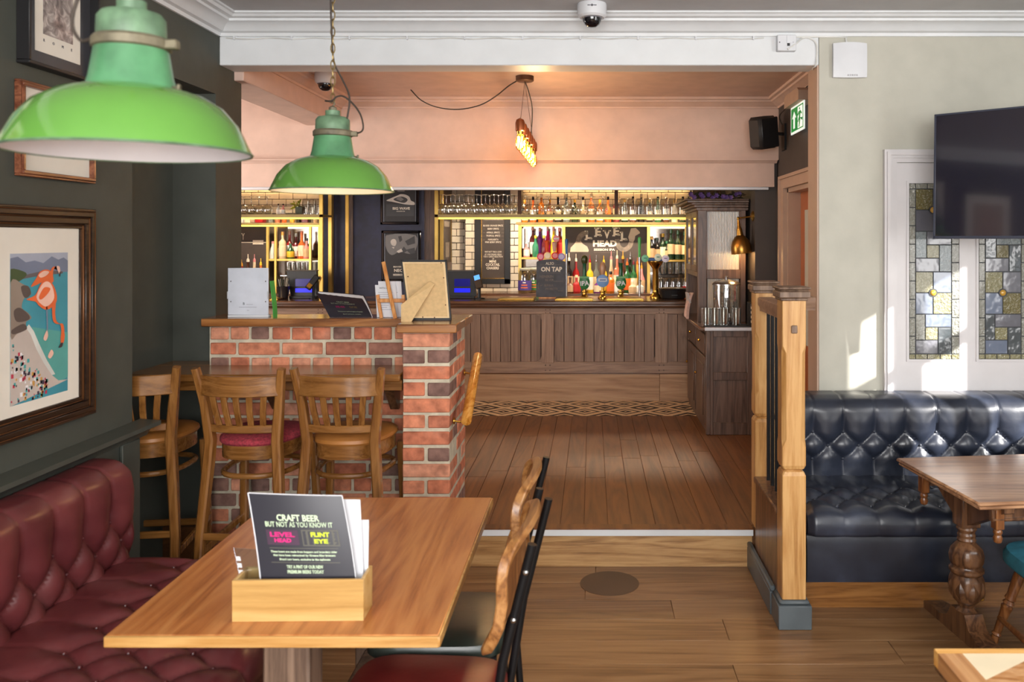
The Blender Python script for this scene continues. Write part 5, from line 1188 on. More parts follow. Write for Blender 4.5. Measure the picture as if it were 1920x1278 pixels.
for n, c in (('b_black', (22,18,20)), ('b_darkgreen', (24,44,28)), ('b_green', (36,88,50)), ('b_emerald', (52,128,98)), ('b_red', (150,28,30)), ('b_amber', (190,104,28)), ('b_orange', (204,94,40)), ('b_yellow', (220,178,40)), ('b_purple', (104,36,118)), ('b_magenta', (214,24,112)), ('b_pink', (222,140,140)), ('b_clear', (196,200,196)), ('b_cream', (220,196,160)), ('b_brown', (84,48,32)), ('b_grey', (110,116,112)), ('b_wine', (96,24,36)), ('b_gold', (206,150,50)), ('b_copper', (170,98,70))): col(n, c)
for n, c in (('l_cream', (232,212,178)), ('l_white', (236,232,226)), ('l_red', (192,40,40)), ('l_tan', (206,172,132)), ('l_yellow', (232,190,50)), ('l_orange', (226,110,40)), ('l_green', (60,124,56)), ('l_black', (34,32,34)), ('l_blue', (60,80,150)), ('l_purple', (74,56,130))): flat(n, c, .6)
BZ = 1.09; RB = 'bottles before the brown chalkboard'
rowb = [(1067,474,'wine','b_black','l_tan','chalk','black bottle with tan label and pale pourer below the horn drawing'), (1080,476,'spirit','b_red','l_cream','chalk','red bottle with cream label and pale pourer before the chalkboard'),
 (1106,478,'spirit','b_yellow','l_white','b_red','yellow bottle with white label and red-necked pourer'), (1118,478,'wine','b_grey','l_cream','steel','grey green bottle with cream label and steel pourer'),
 (1132,479,'spirit','b_yellow','l_yellow','b_yellow','all yellow bottle behind the blue pump clip'), (1146,471,'cone','b_cream',None,'b_pink','pale cream cone-shaped bottle with pink neck'),
 (1157,469,'spirit','b_copper','l_cream','l_cream','copper coloured bottle with cream label and long pourer'), (1168,470,'wine','b_brown','l_tan','b_gold','brown bottle with gold ball stopper'),
 (1176,484,'wine','b_green','l_orange','b_orange','green bottle with orange label and orange neck'), (1182,472,'wine','b_darkgreen','l_cream','steel','dark green bottle with cream label and steel pourer'),
 (1188,483,'spirit','b_green','l_cream','b_wine','green bottle with cream label and wine red neck'), (1195,483,'squat','b_gold','l_yellow','b_amber','golden squat bottle with amber stopper'), (1203,492,'tall','b_pink','l_tan','b_gold','pinkish ridged bottle beside the brass font')]
for k, (u, v, kd, g, lb, cp, lab) in enumerate(rowb): bottle(lab, u, 8.52+.07*(k % 2), BZ, (548-v)/181., .036, kd, g, lb, cp, RB, True)
fr = [(1069,519,'squat','b_brown','l_tan','b_brown','small brown bottle with tan label in front of the chalkboard row'), (1081,515,'squat','b_red','l_red','l_cream','short red bottle with red and cream label'), (1121,518,'squat','b_purple','l_cream','b_black','short purple bottle with cream band'),
 (1145,508,'spirit','b_amber','l_orange','b_black','amber bottle with orange label between the blue and green pump clips'), (1158,515,'squat','b_clear','l_white','alu','short clear bottle with white label by the second green clip'), (1186,524,'squat','b_cream','l_tan','l_white','squat jar bottle with tan label'), (1200,524,'squat','b_clear','l_white','b_grey','squat clear bottle with white label beside the brass font')]
for u, v, kd, g, lb, cp, lab in fr: bottle(lab, u, 8.42, BZ, (549-v)/184., .040, kd, g, lb, cp, 'short bottles on the back counter')
# back bar shelving, right
UY = 8.5; kU = F/UY
sv = thing('back_bar_shelving', 'brass framed back bar shelving with LED edges beside the dresser', 'shelving', (.1, 8.6, 1.09))
zs = lambda v, d=UY: Z(v, d)
for u in (972, 1054, 1213, 1284): build('post', MB().box(X(u, UY), X(u+6, UY), UY-.015, UY+.015, 1.09, zs(418), .002), M['gold_frame'], sv)
build('top_shelf', MB().box(X(968, UY), X(1292, UY), UY-.03, 8.79, zs(421), zs(416.5), .002), M['dull_gold'], sv)
build('led_strip', MB().box(X(978, UY), X(1286, UY), UY-.02, UY-.008, zs(424.5), zs(421.5)), M['led'], sv, label='glowing warm LED strip')
build('shelf', MB().box(X(977, UY), X(1055, UY), UY-.01, 8.79, zs(486), zs(482), .002), M['gold_frame'], sv)
build('shelf', MB().box(X(1216, UY), X(1290, UY), UY-.01, 8.79, zs(490.5), zs(487), .002), M['gold_frame'], sv)
build('wall_wash_strip', MB().box(X(985, 8.9), X(1290, 8.9), 8.90, 8.93, 2.205, 2.22), M['led_top'], wk, label='glowing LED strip washing the tiles')
build('mirror', MB().box(X(977, UY), X(1055, UY), 8.775, 8.785, 1.09, zs(424)), M['mirror_bar'], sv); build('mirror', MB().box(X(1216, UY), X(1290, UY), 8.775, 8.785, 1.09, zs(424)), M['mirror_bar'], sv)
for u0, u1 in ((982, 1052), (1219, 1284)): build('led_strip', MB().box(X(u0, 8.7), X(u1, 8.7), 8.70, 8.712, zs(427.5), zs(424.5)), M['led_white'], sv, label='glowing white LED strip')
for u in (979.5,): build('led_strip', MB().box(X(u, UY), X(u+2.5, UY), UY+.02, UY+.03, zs(465), zs(428)), M['led_white'], sv)
SL = [(987,453,'squat','b_pink','l_white','alu','pink bottle with white label on the brass shelf'), (999,424,'wine','b_wine','l_white','b_copper','wine red bottle with white label on the brass shelf'), (1004,441,'tall','b_emerald',None,'b_yellow','emerald green bottle on the brass shelf'), (1012,426,'cone','b_purple',None,'b_copper','purple bottle on the brass shelf'),
 (1020,441,'tall','b_wine',None,'b_yellow','dark red bottle with yellow stopper on the brass shelf'), (1027,425,'cone','b_magenta',None,'b_copper','magenta bottle on the brass shelf'), (1038,425,'cone','b_yellow',None,'b_copper','bright yellow bottle on the brass shelf'), (1049,426,'wine','b_red','l_red','b_pink','red bottle on the brass shelf')]
for k, (u, v, kd, g, lb, cp, lab) in enumerate(SL): bottle(lab, u, 8.56+.06*(k % 2), zs(482), (481.5-v)/180., .034, kd, g, lb, cp, 'colourful bottles on the brass shelf')
RW = [(1258,430,'l_tan'), (1271,432,'l_tan'), (1284,434,'l_tan')]
for u, v, lb in RW: bottle('dark wine bottle with wide tan label on the shelf by the dresser', u, 8.56, zs(487), (487-v)/180., .036, 'wine', 'b_darkgreen', 'l_tan', 'b_green', 'dark wine bottles by the dresser', v_lab=(.2,.55))
for u, v, g, lb, cp, lab in ((1222,443,'b_black','l_tan','b_gold','slim black bottle with gold cap by the brass font'), (1232,446,'b_black','l_tan','b_darkgreen','black wine bottle with tan label behind the brass font'), (1243,438,'b_darkgreen','l_cream','b_yellow','dark green champagne bottle with yellow foil'), (1250,452,'b_darkgreen','l_tan','b_green','green bottle with tan label behind the white tap lens')):
    bottle(lab, u, 8.6, zs(487), (487-v)/180., .034, 'wine', g, lb, cp, 'wine behind the brass font')
TS = ['b_amber','b_orange','b_amber','b_copper','b_black','b_grey','b_darkgreen','b_cream','b_orange','b_amber','b_orange','b_wine','b_darkgreen','b_brown','b_black','b_black','b_green','b_brown','b_cream','b_darkgreen']
TN = {'b_amber': 'amber', 'b_orange': 'orange', 'b_copper': 'copper', 'b_black': 'black', 'b_grey': 'grey', 'b_darkgreen': 'dark green', 'b_cream': 'cream', 'b_wine': 'wine red', 'b_brown': 'brown', 'b_green': 'bright green'}
for k, g in enumerate(TS): bottle('%s bottle on the top brass shelf seen through the glasses' % TN[g], 984+15.6*k, 8.62, zs(416.5), .24+.03*(k % 3), .033, ('spirit','squat','wine')[k % 3], g, ('l_cream','l_white',None,'l_tan')[k % 4], ('b_gold','b_black','l_cream')[k % 3], 'bottles on the top brass shelf')
# jars on the lower left, glasses on the lower right
for k, (u, lb, lab) in enumerate(((984, 'l_purple', 'glass jar with purple label below the brass shelf'), (1001, 'l_green', 'glass jar with green label behind the slate sign'))):
    x = X(u, 8.46+.07*k); yy = 8.46+.07*k; t = thing('glass_jar', lab, 'jar', (x, yy, BZ), 0, 'big glass jars')
    build('jar', MB().lathe([(.062,0),(.068,.01),(.068,.19),(.055,.225),(.05,.235)], 24, (x, yy, BZ), cap=False), M['glass'], t); build('contents', MB().lathe([(.06,.006),(.062,.012),(.062,.12)], 20, (x, yy, BZ)), flat('jar_contents', (170,140,90)), t)
    build('label', MB().lathe([(.0695,.03),(.0695,.13)], 24, (x, yy, BZ), cap=False), M[lb], t); build('lid', MB().lathe([(.054,.232),(.056,.236),(.056,.252),(.05,.256)], 20, (x, yy, BZ)), flat('clear_lid', (180,176,160), .2), t)
    for j, w_ in enumerate((.03, .06, .07)): lettering(('FRUIT', 'SWEETS', 'TREATS')[j], .014, M['l_orange' if j else 'chalk'], t, Matrix.Translation((x, yy-.0705, BZ+.105-.026*j)) @ FACE, w=w_) if 0 else build('print', MB().grid(lambda a, b: (x+.0702*math.sin((a-.5)*w_/.07), yy-.0702*math.cos((a-.5)*w_/.07), BZ+.052+.026*(2-j)+.010*b), 6, 1), M['l_orange' if j else 'chalk'], t)
for k in range(5): put('stacked_glass', pintg, (X(1240+11.5*k, 8.5), 8.5, BZ), 'upturned pint glass below the shelf of dark wine bottles', 'glass', 'glasses below the wine shelf')
for k in range(4): put('stacked_glass', tumbler, (X(1244+13*k, 8.66), 8.66, BZ+.19), 'tumbler on the glass ledge below the wine shelf', 'glass', 'tumblers below the wine shelf')
build('glass_ledge', MB().box(X(1216, 8.6), X(1290, 8.6), 8.58, 8.78, BZ+.178, BZ+.188), M['acrylic'], sv)
build('cork_pot', MB().lathe([(.022,0),(.026,.002),(.028,.07),(.024,.07),(.022,.01)], 16, (X(1285, 8.45), 8.45, BZ)), M['b_red'], None, 'small red pot by the glasses beside the dresser', 'pot')
# brown chalkboard
cbY = 8.63
cbd = thing('beer_chalkboard', 'brown chalkboard sign lettered LEVEL HEAD SESSION IPA in brass frame', 'sign', (X(1135, cbY), cbY, zs(548)))
build('board', MB().box(X(1058, cbY), X(1213, cbY), cbY, cbY+.015, BZ, Z(424, cbY)), M['board_brown'], cbd)
cz = lambda u, v: Matrix.Translation((X(u, cbY), cbY-.001, Z(v, cbY))) @ FACE
for ch, u, v in (('L',1103,441), ('E',1121,435), ('V',1138,440), ('E',1155,434), ('L',1169,443)):
    hh, ww = .085, .062
    lettering(ch, .1, M['chalk'], cbd, cz(u, v), w=ww, h=hh, bold=.004)
    m = MB(); x, z = X(u, cbY), Z(v, cbY)
    for dx, dz in {'L': ((-.024,.5),(-.024,-.5),(.028,-.40)), 'E': ((-.024,.5),(-.024,-.5),(.028,.42),(.028,-.42)), 'V': ((-.028,.5),(.028,.5))}[ch]: m.box(x+dx-.014, x+dx+.014, cbY-.0016, cbY-.0004, z+dz*hh-.007, z+dz*hh+.007)
    build('serif', m, M['chalk'], cbd)
lettering('HEAD', .08, M['chalk'], cbd, cz(1134, 457), w=.25, h=.066, bold=.004)
lettering('SESSION IPA', .03, M['chalk'], cbd, cz(1133, 468), w=.22, h=.024, bold=.001)
build('rule', MB().box(X(1113, cbY), X(1153, cbY), cbY-.0014, cbY, Z(473, cbY)-.002, Z(473, cbY)), M['chalk_grey'], cbd)
def horn(pts, rs): return MB().tube(smooth_path([Vector((X(u, cbY), cbY-.001, Z(v, cbY))) for u, v in pts], 4), rs, 8)
def squash(m): m.v = [(a, cbY-.0012+(b-cbY)*.02, c) for a, b, c in m.v]; return m
build('drawing', squash(horn([(1084,453),(1087,444),(1094,438),(1102,437)], .026)), M['chalk_grey'], cbd)
build('drawing', squash(horn([(1157,448),(1160,462),(1170,468),(1180,462),(1184,452)], .024)), M['chalk_grey'], cbd)
pc = lambda pts: [(X(u, cbY), Z(v, cbY)) for u, v in pts]
build('drawing', MB().prism(pc([(1069,472),(1070,464),(1077,457),(1080,452),(1089,452),(1093,457),(1101,462),(1104,469),(1103,472)]), 'y', cbY-.0016, cbY), flat('chalk_pale', (190,174,156)), cbd)
build('drawing', MB().prism(pc([(1180,452),(1178,444),(1181,435),(1183,428),(1192,427),(1199,434),(1200,437),(1191,442),(1190,449),(1187,454)]), 'y', cbY-.002, cbY), flat('chalk_pale', (190,174,156)), cbd)
# cocktail board in black frame
ckY = 8.785
ck_ = thing('cocktail_board', 'tall cocktail board in wide black frame with gold slip on the tiles', 'sign', (X(924, ckY), ckY, Z(532, ckY)))
kx = lambda u: X(u, ckY); kz = lambda v: Z(v, ckY)
build('frame', MB().box(kx(891), kx(903), ckY-.03, ckY, kz(532), 2.2, .004).box(kx(946), kx(957), ckY-.03, ckY, kz(532), 2.2, .004).box(kx(891), kx(957), ckY-.03, ckY, kz(532), kz(522), .004), M['black'], ck_)
build('gold_slip', MB().box(kx(902), kx(904), ckY-.026, ckY, kz(523), 2.2).box(kx(946), kx(948), ckY-.026, ckY, kz(523), 2.2).box(kx(902), kx(948), ckY-.026, ckY, kz(523), kz(521)), M['brass'], ck_)
build('board', MB().box(kx(903), kx(947), ckY-.012, ckY, kz(522), 2.2), M['board_brown'], ck_)
for s_, v, w in (('PASSION STARMARTINI',411,.20), ('BLOOD ORANGE SPRITZ',416,0), ('BLOOD ORANGE SPRITZ',423,.21), ('BERRY SPRITZ',429,.12), ('APEROL SPRITZ',436,.14), ('TROPICAL SPRITZ',442,.15), ('MARGARITA',449,.11), ('PINK BERRY SPRITZ',454,.17), ('WHY NOT TAKE A LOOK',472,.18), ('AT OUR DRINKS MENU',477,.18), ('FOR A GREAT SELECTION',481,.20), ('OF',485,.02)):
    if w: lettering(s_, .03, M['chalk'], ck_, Matrix.Translation((kx(925), ckY-.0125, kz(v))) @ FACE, w=w, h=.018)
for s_, v, w in (('MINI',490,.07), ('COCKTAIL',496,.15), ('CHASERS',502.5,.13)): lettering(s_, .04, M['chalk'], ck_, Matrix.Translation((kx(924), ckY-.0125, kz(v))) @ FACE, w=w, h=.028, bold=.001)
for v in (429, 436, 442, 449): build('rule', MB().box(kx(905.5), kx(910), ckY-.0128, ckY-.012, kz(v)-.002, kz(v)).box(kx(940), kx(945), ckY-.0128, ckY-.012, kz(v)-.002, kz(v)), M['chalk_grey'], ck_)
# narrow framed chalk poster on the side of the pier
sp_ = thing('side_poster', 'narrow dark framed chalk poster between brass posts by the tiles', 'poster', (X(838, 8.3), 8.3, 1.4))
sv0, sv1 = Vector((X(829, 8.05), 8.05, 0)), Vector((X(846, 8.6), 8.6, 0))
SPM = lambda i, z, o=0: (sv0.lerp(sv1, i).x+o, sv0.lerp(sv1, i).y-o*.3, z)
zA, zB = Z(492, 8.3), Z(408, 8.3)
build('panel', MB().grid(lambda i, j: SPM(i, zA+(zB-zA)*j), 1, 1, thick=(-.015,.02,0)), M['board_brown'], sp_)
build('gold_edge', MB().box(sv1.x-.005, sv1.x+.006, 8.58, 8.6, zA, zB, .001), M['brass'], sp_); build('gold_edge', MB().box(sv0.x-.02, sv0.x-.002, 8.03, 8.05, zA-.3, zB, .001), M['brass'], sp_)
build('drawing', MB().grid(lambda i, j: SPM(.35+.4*i, zA+(zB-zA)*(.12+.33*j), .002), 2, 3), M['chalk_grey'], sp_); build('drawing', MB().grid(lambda i, j: SPM(.2+.6*i, zA+(zB-zA)*(.80+.12*j), .002), 2, 3), M['chalk_grey'], sp_)
# posters on the navy pier
pY = 7.95
def poster(label, u0, u1, v0, v1, words, art):
    t = thing('framed_poster', label, 'poster', (X((u0+u1)/2, pY), pY, Z(v1, pY)), 0, 'posters on the navy pier')
    a, b, c, d = X(u0, pY), X(u1, pY), Z(v1, pY), Z(v0, pY); f = .028
    build('frame', MB().box(a, b, pY-.028, pY, c, c+f, .006).box(a, b, pY-.028, pY, d-f, d, .006).box(a, a+f, pY-.028, pY, c, d, .006).box(b-f, b, pY-.028, pY, c, d, .006), M['black_gloss'], t)
    build('inner_edge', MB().box(a+f, a+f+.008, pY-.02, pY, c+f, d-f).box(b-f-.004, b-f, pY-.02, pY, c+f, d-f), flat('frame_edge_grey', (120,124,136), .3), t)
    build('print', MB().box(a+f, b-f, pY-.012, pY, c+f, d-f), flat('poster_black', (36,34,36), .35), t)
    for q_, (pts, mt_) in enumerate(art): build('drawing', MB().prism(rounded([(X(u, pY), Z(v, pY)) for u, v in pts], 3) if len(pts) > 4 else [(X(u, pY), Z(v, pY)) for u, v in pts], 'y', pY-.0124-.0004*q_, pY-.012), mt_, t)
    for s_, u, v, w, h in words: lettering(s_, .04, M['chalk'], t, Matrix.Translation((X(u, pY), pY-.0165, Z(v, pY))) @ FACE, w=w, h=h, bold=.001)
g1, g2 = flat('poster_grey', (120,116,114), .5), flat('poster_pale', (206,196,186), .5); g3 = flat('poster_dark', (58,56,58), .5)
poster('black and white BIG WAVE poster in black frame on the navy pier', 714, 786, 342, 421, [('BIG WAVE', 753, 391, .165, .026), ('GOLDEN ALE', 752, 396, .08, .008)],
       [([(725,383),(777,383),(777,405),(725,405)], g3), ([(725,376),(735,371),(745,367),(752,364),(761,365),(768,369),(771,376),(777,379),(777,384),(760,383),(745,380),(735,378)], g2), ([(738,374),(748,369),(757,369),(765,374),(760,380),(750,379)], g3), ([(743,373),(750,368),(758,374),(752,377)], g1), ([(745,356),(760,356),(759,359),(746,359)], g1)])
poster('black and white comic beer poster lettered NECK OIL on the navy pier', 716, 790, 432, 528, [('BEAVERTOWN', 753, 500, .15, .014), ('NECK OIL', 758, 507, .19, .03), ('SESSION IPA', 754, 515, .17, .018)],
       [([(725,441),(780,441),(780,468),(770,476),(750,472),(735,478),(725,466)], g1), ([(733,452),(737,448),(742,449),(744,455),(741,461),(735,459)], g2), ([(747,443),(753,442),(755,450),(750,454)], g3), ([(760,452),(778,442),(779,456),(765,460)], g3), ([(752,470),(758,462),(764,470),(758,474)], g3), ([(762,468),(778,464),(779,474),(770,476)], g3), ([(735,463),(740,463),(739,466)], g2), ([(744,471),(753,466),(756,471),(748,474)], g2)])
# ================================================================== LEFT BACK BAR
lv_ = thing('back_bar_shelving', 'brass framed back bar shelving left of the navy pier', 'shelving', (-2.9, 8.6, 1.09))
for u in (500, 515, 580, 597): build('post', MB().box(X(u, UY), X(u+4.5, UY), UY-.015, UY+.015, 1.09, zs(418), .002), M['gold_frame'], lv_)
build('top_shelf', MB().box(X(430, UY), X(604, UY), UY-.03, 8.79, zs(421), zs(417.5), .002), M['dull_gold'], lv_)
build('led_strip', MB().box(X(432, UY), X(600, UY), UY-.02, UY-.008, zs(424.5), zs(421.5)), M['led'], lv_, label='glowing warm LED strip')
build('shelf', MB().box(X(503, UY), X(583, UY), UY-.01, 8.79, zs(489), zs(485), .002), M['gold_frame'], lv_)
build('led_strip', MB().box(X(540, 8.7), X(598, 8.7), 8.70, 8.712, zs(428), zs(425)), M['led_white'], lv_, label='glowing white LED strip')
build('wall_wash_strip', MB().box(X(440, 8.9), X(600, 8.9), 8.90, 8.93, 2.205, 2.22), M['led_top'], wk, label='glowing LED strip washing the tiles')
build('mirror', MB().box(X(503, UY), X(600, UY), 8.775, 8.785, 1.09, zs(424)), M['mirror_bar'], lv_)
cl = thing('chalkboard', 'brown chalkboard with cream scroll on the left of the back bar', 'sign', (X(470, cbY), cbY, BZ))
build('board', MB().box(X(436, cbY), X(499, cbY), cbY, cbY+.015, BZ, Z(424, cbY)), M['board_brown'], cl)
build('drawing', MB().prism(pc([(474,450),(494,450),(494,458),(474,458)]), 'y', cbY-.0014, cbY).box(X(446, cbY), X(499, cbY), cbY-.001, cbY, Z(455, cbY), Z(453.5, cbY)), M['chalk'], cl)
lettering('PURITY', .06, M['chalk'], cl, Matrix.Translation((X(444, cbY), cbY-.001, Z(444, cbY))) @ FACE, w=.16, h=.07)
LBs = [(512,452,'cone','b_clear',None,'b_pink','clear bottle with pink neck on the left brass shelf'), (525,452,'squat','b_clear','l_white','alu','clear bottle with white label on the left brass shelf'), (530,434,'spirit','b_cream','l_cream','b_gold','cream bottle at the back of the left brass shelf'), (543,433,'squat','b_red','l_white','b_copper','red bottle with white label on the left brass shelf'), (545,456,'tall','b_green','l_yellow','b_green','green bottle with yellow label on the left brass shelf'), (555,437,'squat','b_wine','l_white','b_clear','dark red bottle with white label on the left brass shelf'), (566,433,'squat','b_orange','l_cream','b_orange','orange bottle with cream label on the left brass shelf'), (563,456,'squat','b_copper',None,'b_copper','copper tin bottle on the left brass shelf'), (575,446,'squat','b_pink','l_tan','b_black','pinkish bottle with tan label on the left brass shelf')]
for k, (u, v, kd, g, lb, cp, lab) in enumerate(LBs): bottle(lab, u, 8.55+.08*(k % 2), zs(485), (484.5-v)/180., .038, kd, g, lb, cp, 'bottles on the left brass shelf')
bottle('dark wine bottle between the brass posts by the navy pier', 592, 8.6, zs(485)-.0, .28, .034, 'wine', 'b_black', 'l_tan', 'b_black', 'bottles on the left brass shelf') if 0 else None
for u, v, kd, g, lb, cp, lab in ((465,476,'wine','b_brown','l_cream','chalk','brown bottle with pale pourer before the left chalkboard'), (477,476,'cone','b_cream',None,'b_pink','pale cream cone bottle before the left chalkboard'), (489,484,'squat','b_amber','l_yellow','b_yellow','amber bottle with yellow stopper before the left chalkboard'), (453,486,'squat','b_red','l_orange','b_gold','red and orange bottle before the left chalkboard')):
    bottle(lab, u, 8.5, BZ, (548-v)/182., .04, kd, g, lb, cp, 'bottles before the left chalkboard', True)
for k in range(5): put('tumbler_glass', tumbler, (X(541+9*k, 8.6), 8.6, BZ+.18), 'blue-grey tumbler on the ledge below the left brass shelf', 'glass', 'tumblers below the left shelf')
build('glass_ledge', MB().box(X(530, 8.6), X(600, 8.6), 8.53, 8.77, BZ+.168, BZ+.178), M['acrylic'], lv_)
for k, (u, w, h, mt_, lab) in enumerate(((452,12,.075,'l_white','white ceramic box on the left top shelf'), (467,12,.075,'l_cream','cream ceramic box on the left top shelf'), (488,15,.075,'b_red','red tin on the left top shelf'), (508,9,.07,'b_grey','grey jar on the left top shelf'), (521,11,.07,'b_copper','copper jar on the left top shelf'), (533,9,.07,'b_orange','orange jar on the left top shelf'), (548,9,.07,'b_gold','golden jar on the left top shelf'), (560,9,.07,'b_black','black jar on the left top shelf'), (574,12,.07,'b_wine','wine red box on the left top shelf'), (592,8,.07,'l_tan','tan jar on the left top shelf'))):
    x = X(u, 8.6); hw = w/2/180.; z_ = zs(417.5)
    if k in (0, 1, 2, 8): o = build('box', MB().box(x-hw, x+hw, 8.56, 8.66, z_, z_+h, .006), M[mt_], None, lab, 'box', 'boxes and jars on the left top shelf'); build('lid', MB().box(x-hw-.002, x+hw+.002, 8.557, 8.663, z_+h*.8, z_+h+.003, .003), M['alu'], o)
    else: o = build('jar', MB().lathe([(hw*.9,0),(hw,.006),(hw,h*.8),(hw*.8,h*.9)], 16, (x, 8.6, z_)), M[mt_], None, lab, 'jar', 'boxes and jars on the left top shelf'); build('lid', MB().lathe([(hw*.82,h*.88),(hw*.85,h*.9),(hw*.85,h*1.05)], 16, (x, 8.6, z_)), M['black'], o)
# planter and small bottles on the shorter rack
pl = thing('planter', 'dark green square planter with yellow green leaves on the shorter brass rack', 'planter', (X(562, 7.74), 7.74, GZ-.004))
x = X(563, 7.74); build('pot', MB().box(x-.035, x+.035, 7.70, 7.78, GZ-.004, GZ+.075, .006), flat('pot_green', (58,62,34), .5), pl)
pr2 = random.Random(2); lf = flat('leaf_yellowgreen', (150,150,40), .5)
for k in range(22):
    a = pr2.uniform(0, 6.28); b0 = Vector((x-.03, 7.74, GZ+.06)); tip = b0+Vector((pr2.uniform(-.10,.03), .05*math.sin(a), pr2.uniform(-.02,.09))); md = b0.lerp(tip, .5)+Vector((0,0,.02)); sd = Vector((.012*math.sin(a), .004, .012*math.cos(a)))
    build('leaf', MB().add([tuple(b0), tuple(md+sd), tuple(tip), tuple(md-sd)], [(0,1,2,3)]), lf, pl)
for u, lab in ((522, 'small black capped bottle on the shorter brass rack'), (531, 'small pink bottle with black cap on the shorter brass rack')): bottle(lab, u, 7.72, GZ-.004, .105, .019, 'squat', 'b_clear' if u < 525 else 'b_pink', 'l_white', 'b_black', 'small bottles on the shorter rack')
# ================================================================== THINGS ON THE BAR
def till(label, u0, u1, v0, v1, cr):
    d = 7.62; x0, x1 = X(u0, d), X(u1, d); zt = Z(v0, d); w = x1-x0
    t = thing('till', label, 'till', ((x0+x1)/2, d, BT), 0, 'tills on the bar')
    build('screen_back', MB().prism([(x0+.04, BT+.02), (x1-.0, BT+.02), (x1-.02, zt), (x0, zt)], 'y', d, d+.05), M['black'], t)
    build('top_edge', MB().box(x0-.004, x1-.014, d-.004, d+.055, zt-.008, zt+.004, .003), flat('till_grey', (84,78,72), .5), t)
    build('display', MB().box(x0+w*.28, x0+w*.80, d-.004, d, BT+.11, BT+.18, .001), M['screen_dim'], t); build('display', MB().box(x0+w*.28, x0+w*.80, d-.004, d, BT+.055, BT+.092, .001), M['screen_blue'], t)
    build('base', MB().box(x0+.03, x1-.01, d-.02, d+.16, BT, BT+.022, .004), M['black'], t)
    c = thing('card_reader', cr, 'card reader', (x1-.02, d-.07, BT), 0, 'card readers'); cx = x1-.03
    if u0 > 700:
        cx = X(898, d); build('stand', MB().tube([(cx+.01, d-.05, BT), (cx+.01, d-.05, BT+.13)], .014, 8).lathe([(.05,0),(.05,.008)], 20, (cx+.01, d-.05, BT)), M['black_metal'], c)
        RM = Matrix.Translation((cx, d-.06, BT+.16)) @ Matrix.Rotation(-.3, 4, 'Y') @ Matrix.Rotation(-.4, 4, 'X'); build('reader', MB().box(-.035, .035, -.015, .015, -.07, .07, .008, RM), flat('reader_brown', (74,60,48), .4), c); build('screen', MB().box(-.026, .026, -.018, -.014, .01, .055, 0, RM), M['screen_sky'], c)
    else:
        RM = Matrix.Translation((cx, d-.07, BT+.15)) @ Matrix.Rotation(.6, 4, 'Y') @ Matrix.Rotation(-.3, 4, 'X'); build('reader', MB().box(-.028, .028, -.014, .014, -.075, .075, .008, RM), M['black'], c); build('keypad', MB().box(-.02, .02, -.017, -.013, -.06, -.02, 0, RM), M['brass'], c)
        build('stand', MB().tube([(cx, d-.05, BT), (cx, d-.05, BT+.12)], .012, 8).lathe([(.04,0),(.04,.008)], 20, (cx, d-.05, BT)), M['black_metal'], c)
till('black till with blue customer display by the straw bucket', 537, 597, 507, 552, 'black card reader leaning against the till by the straw bucket')
till('black till with blue customer display behind the photo frame', 836, 893, 507, 556, 'brown card reader with pale blue screen on a stand')
bk2 = thing('straw_bucket', 'dark metal bucket of straws on the bar', 'bucket', (X(531, 7.55), 7.55, BT)); x = X(531, 7.55)
build('bucket', MB().lathe([(.035,0),(.04,.004),(.058,.11),(.06,.115),(.054,.115),(.036,.01)], 24, (x, 7.55, BT)), flat('dark_bucket', (66,62,64), .3, metal=.6), bk2)
for k in range(14):
    a = k*2.4; build('straw', MB().tube([(x+.02*math.cos(a), 7.55+.02*math.sin(a), BT+.02), (x+.05*math.cos(a), 7.55+.05*math.sin(a), BT+.17+.01*(k % 3))], .004, 6), flat('straw_paper', (196,190,170)) if k % 2 else M['b_darkgreen'], bk2)
# slate sign
sl = thing('slate_sign', 'arched grey slate sign chalked ALSO ON TAP on the bar', 'sign', (X(1033, 7.62), 7.62, BT)); d = 7.62; Lz = BT+.012
arch = [(X(1005, d), Lz), (X(1061, d), Lz), (X(1060.5, d), Z(492, d))]+[(X(1033, d)+X(HX+27.5*math.cos(a), d), Z(492, d)+.028*math.sin(a)) for a in [pi*k/12 for k in range(1, 12)]]+[(X(1006, d), Z(492, d))]
build('slate', MB().prism(arch, 'y', d, d+.012), M['slate'], sl); build('foot', MB().box(X(1010, d), X(1045, d), d-.02, d+.05, BT, BT+.012, .002), M['easel_wood'], sl)
sm_ = lambda u, v: Matrix.Translation((X(u, d), d-.0008, Z(v, d))) @ FACE
lettering('ALSO', .03, M['chalk'], sl, sm_(1031, 494), w=.075, h=.025); lettering('ON TAP', .05, M['chalk'], sl, sm_(1034, 505), w=.195, h=.045, bold=.002)
lettering('HEINEKEN', .03, M['chalk_grey'], sl, sm_(1025, 518.5), w=.125, h=.024); lettering('SILVER', .03, M['chalk_grey'], sl, sm_(1030, 525), w=.08, h=.02)
lettering('BIRRA', .03, M['chalk_grey'], sl, sm_(1029, 535), w=.08, h=.022); lettering('MORETTI', .03, M['chalk_grey'], sl, sm_(1034, 541.5), w=.105, h=.02)
ru = MB()
for u0, u1, v in ((1013,1023,496.5),(1040,1052,496.5),(1013,1052,511.5),(1038,1056,527),(1046,1056,545)): ru.box(X(u0, d), X(u1, d), d-.0008, d, Z(v, d)-.0012, Z(v, d)+.0012)
build('chalk_rule', ru, M['chalk_grey'], sl)
build('chalk_drawing', MB().tube([(X(1011, d)+.01*math.cos(a), d-.0006, Z(536, d)+.03*math.sin(a)) for a in [pi/2+pi*k/8 for k in range(9)]], .002, 5).tube([(X(1012, d), d-.0006, Z(536, d)), (X(1017, d), d-.0006, Z(534, d))], .002, 5), M['chalk_grey'], sl)
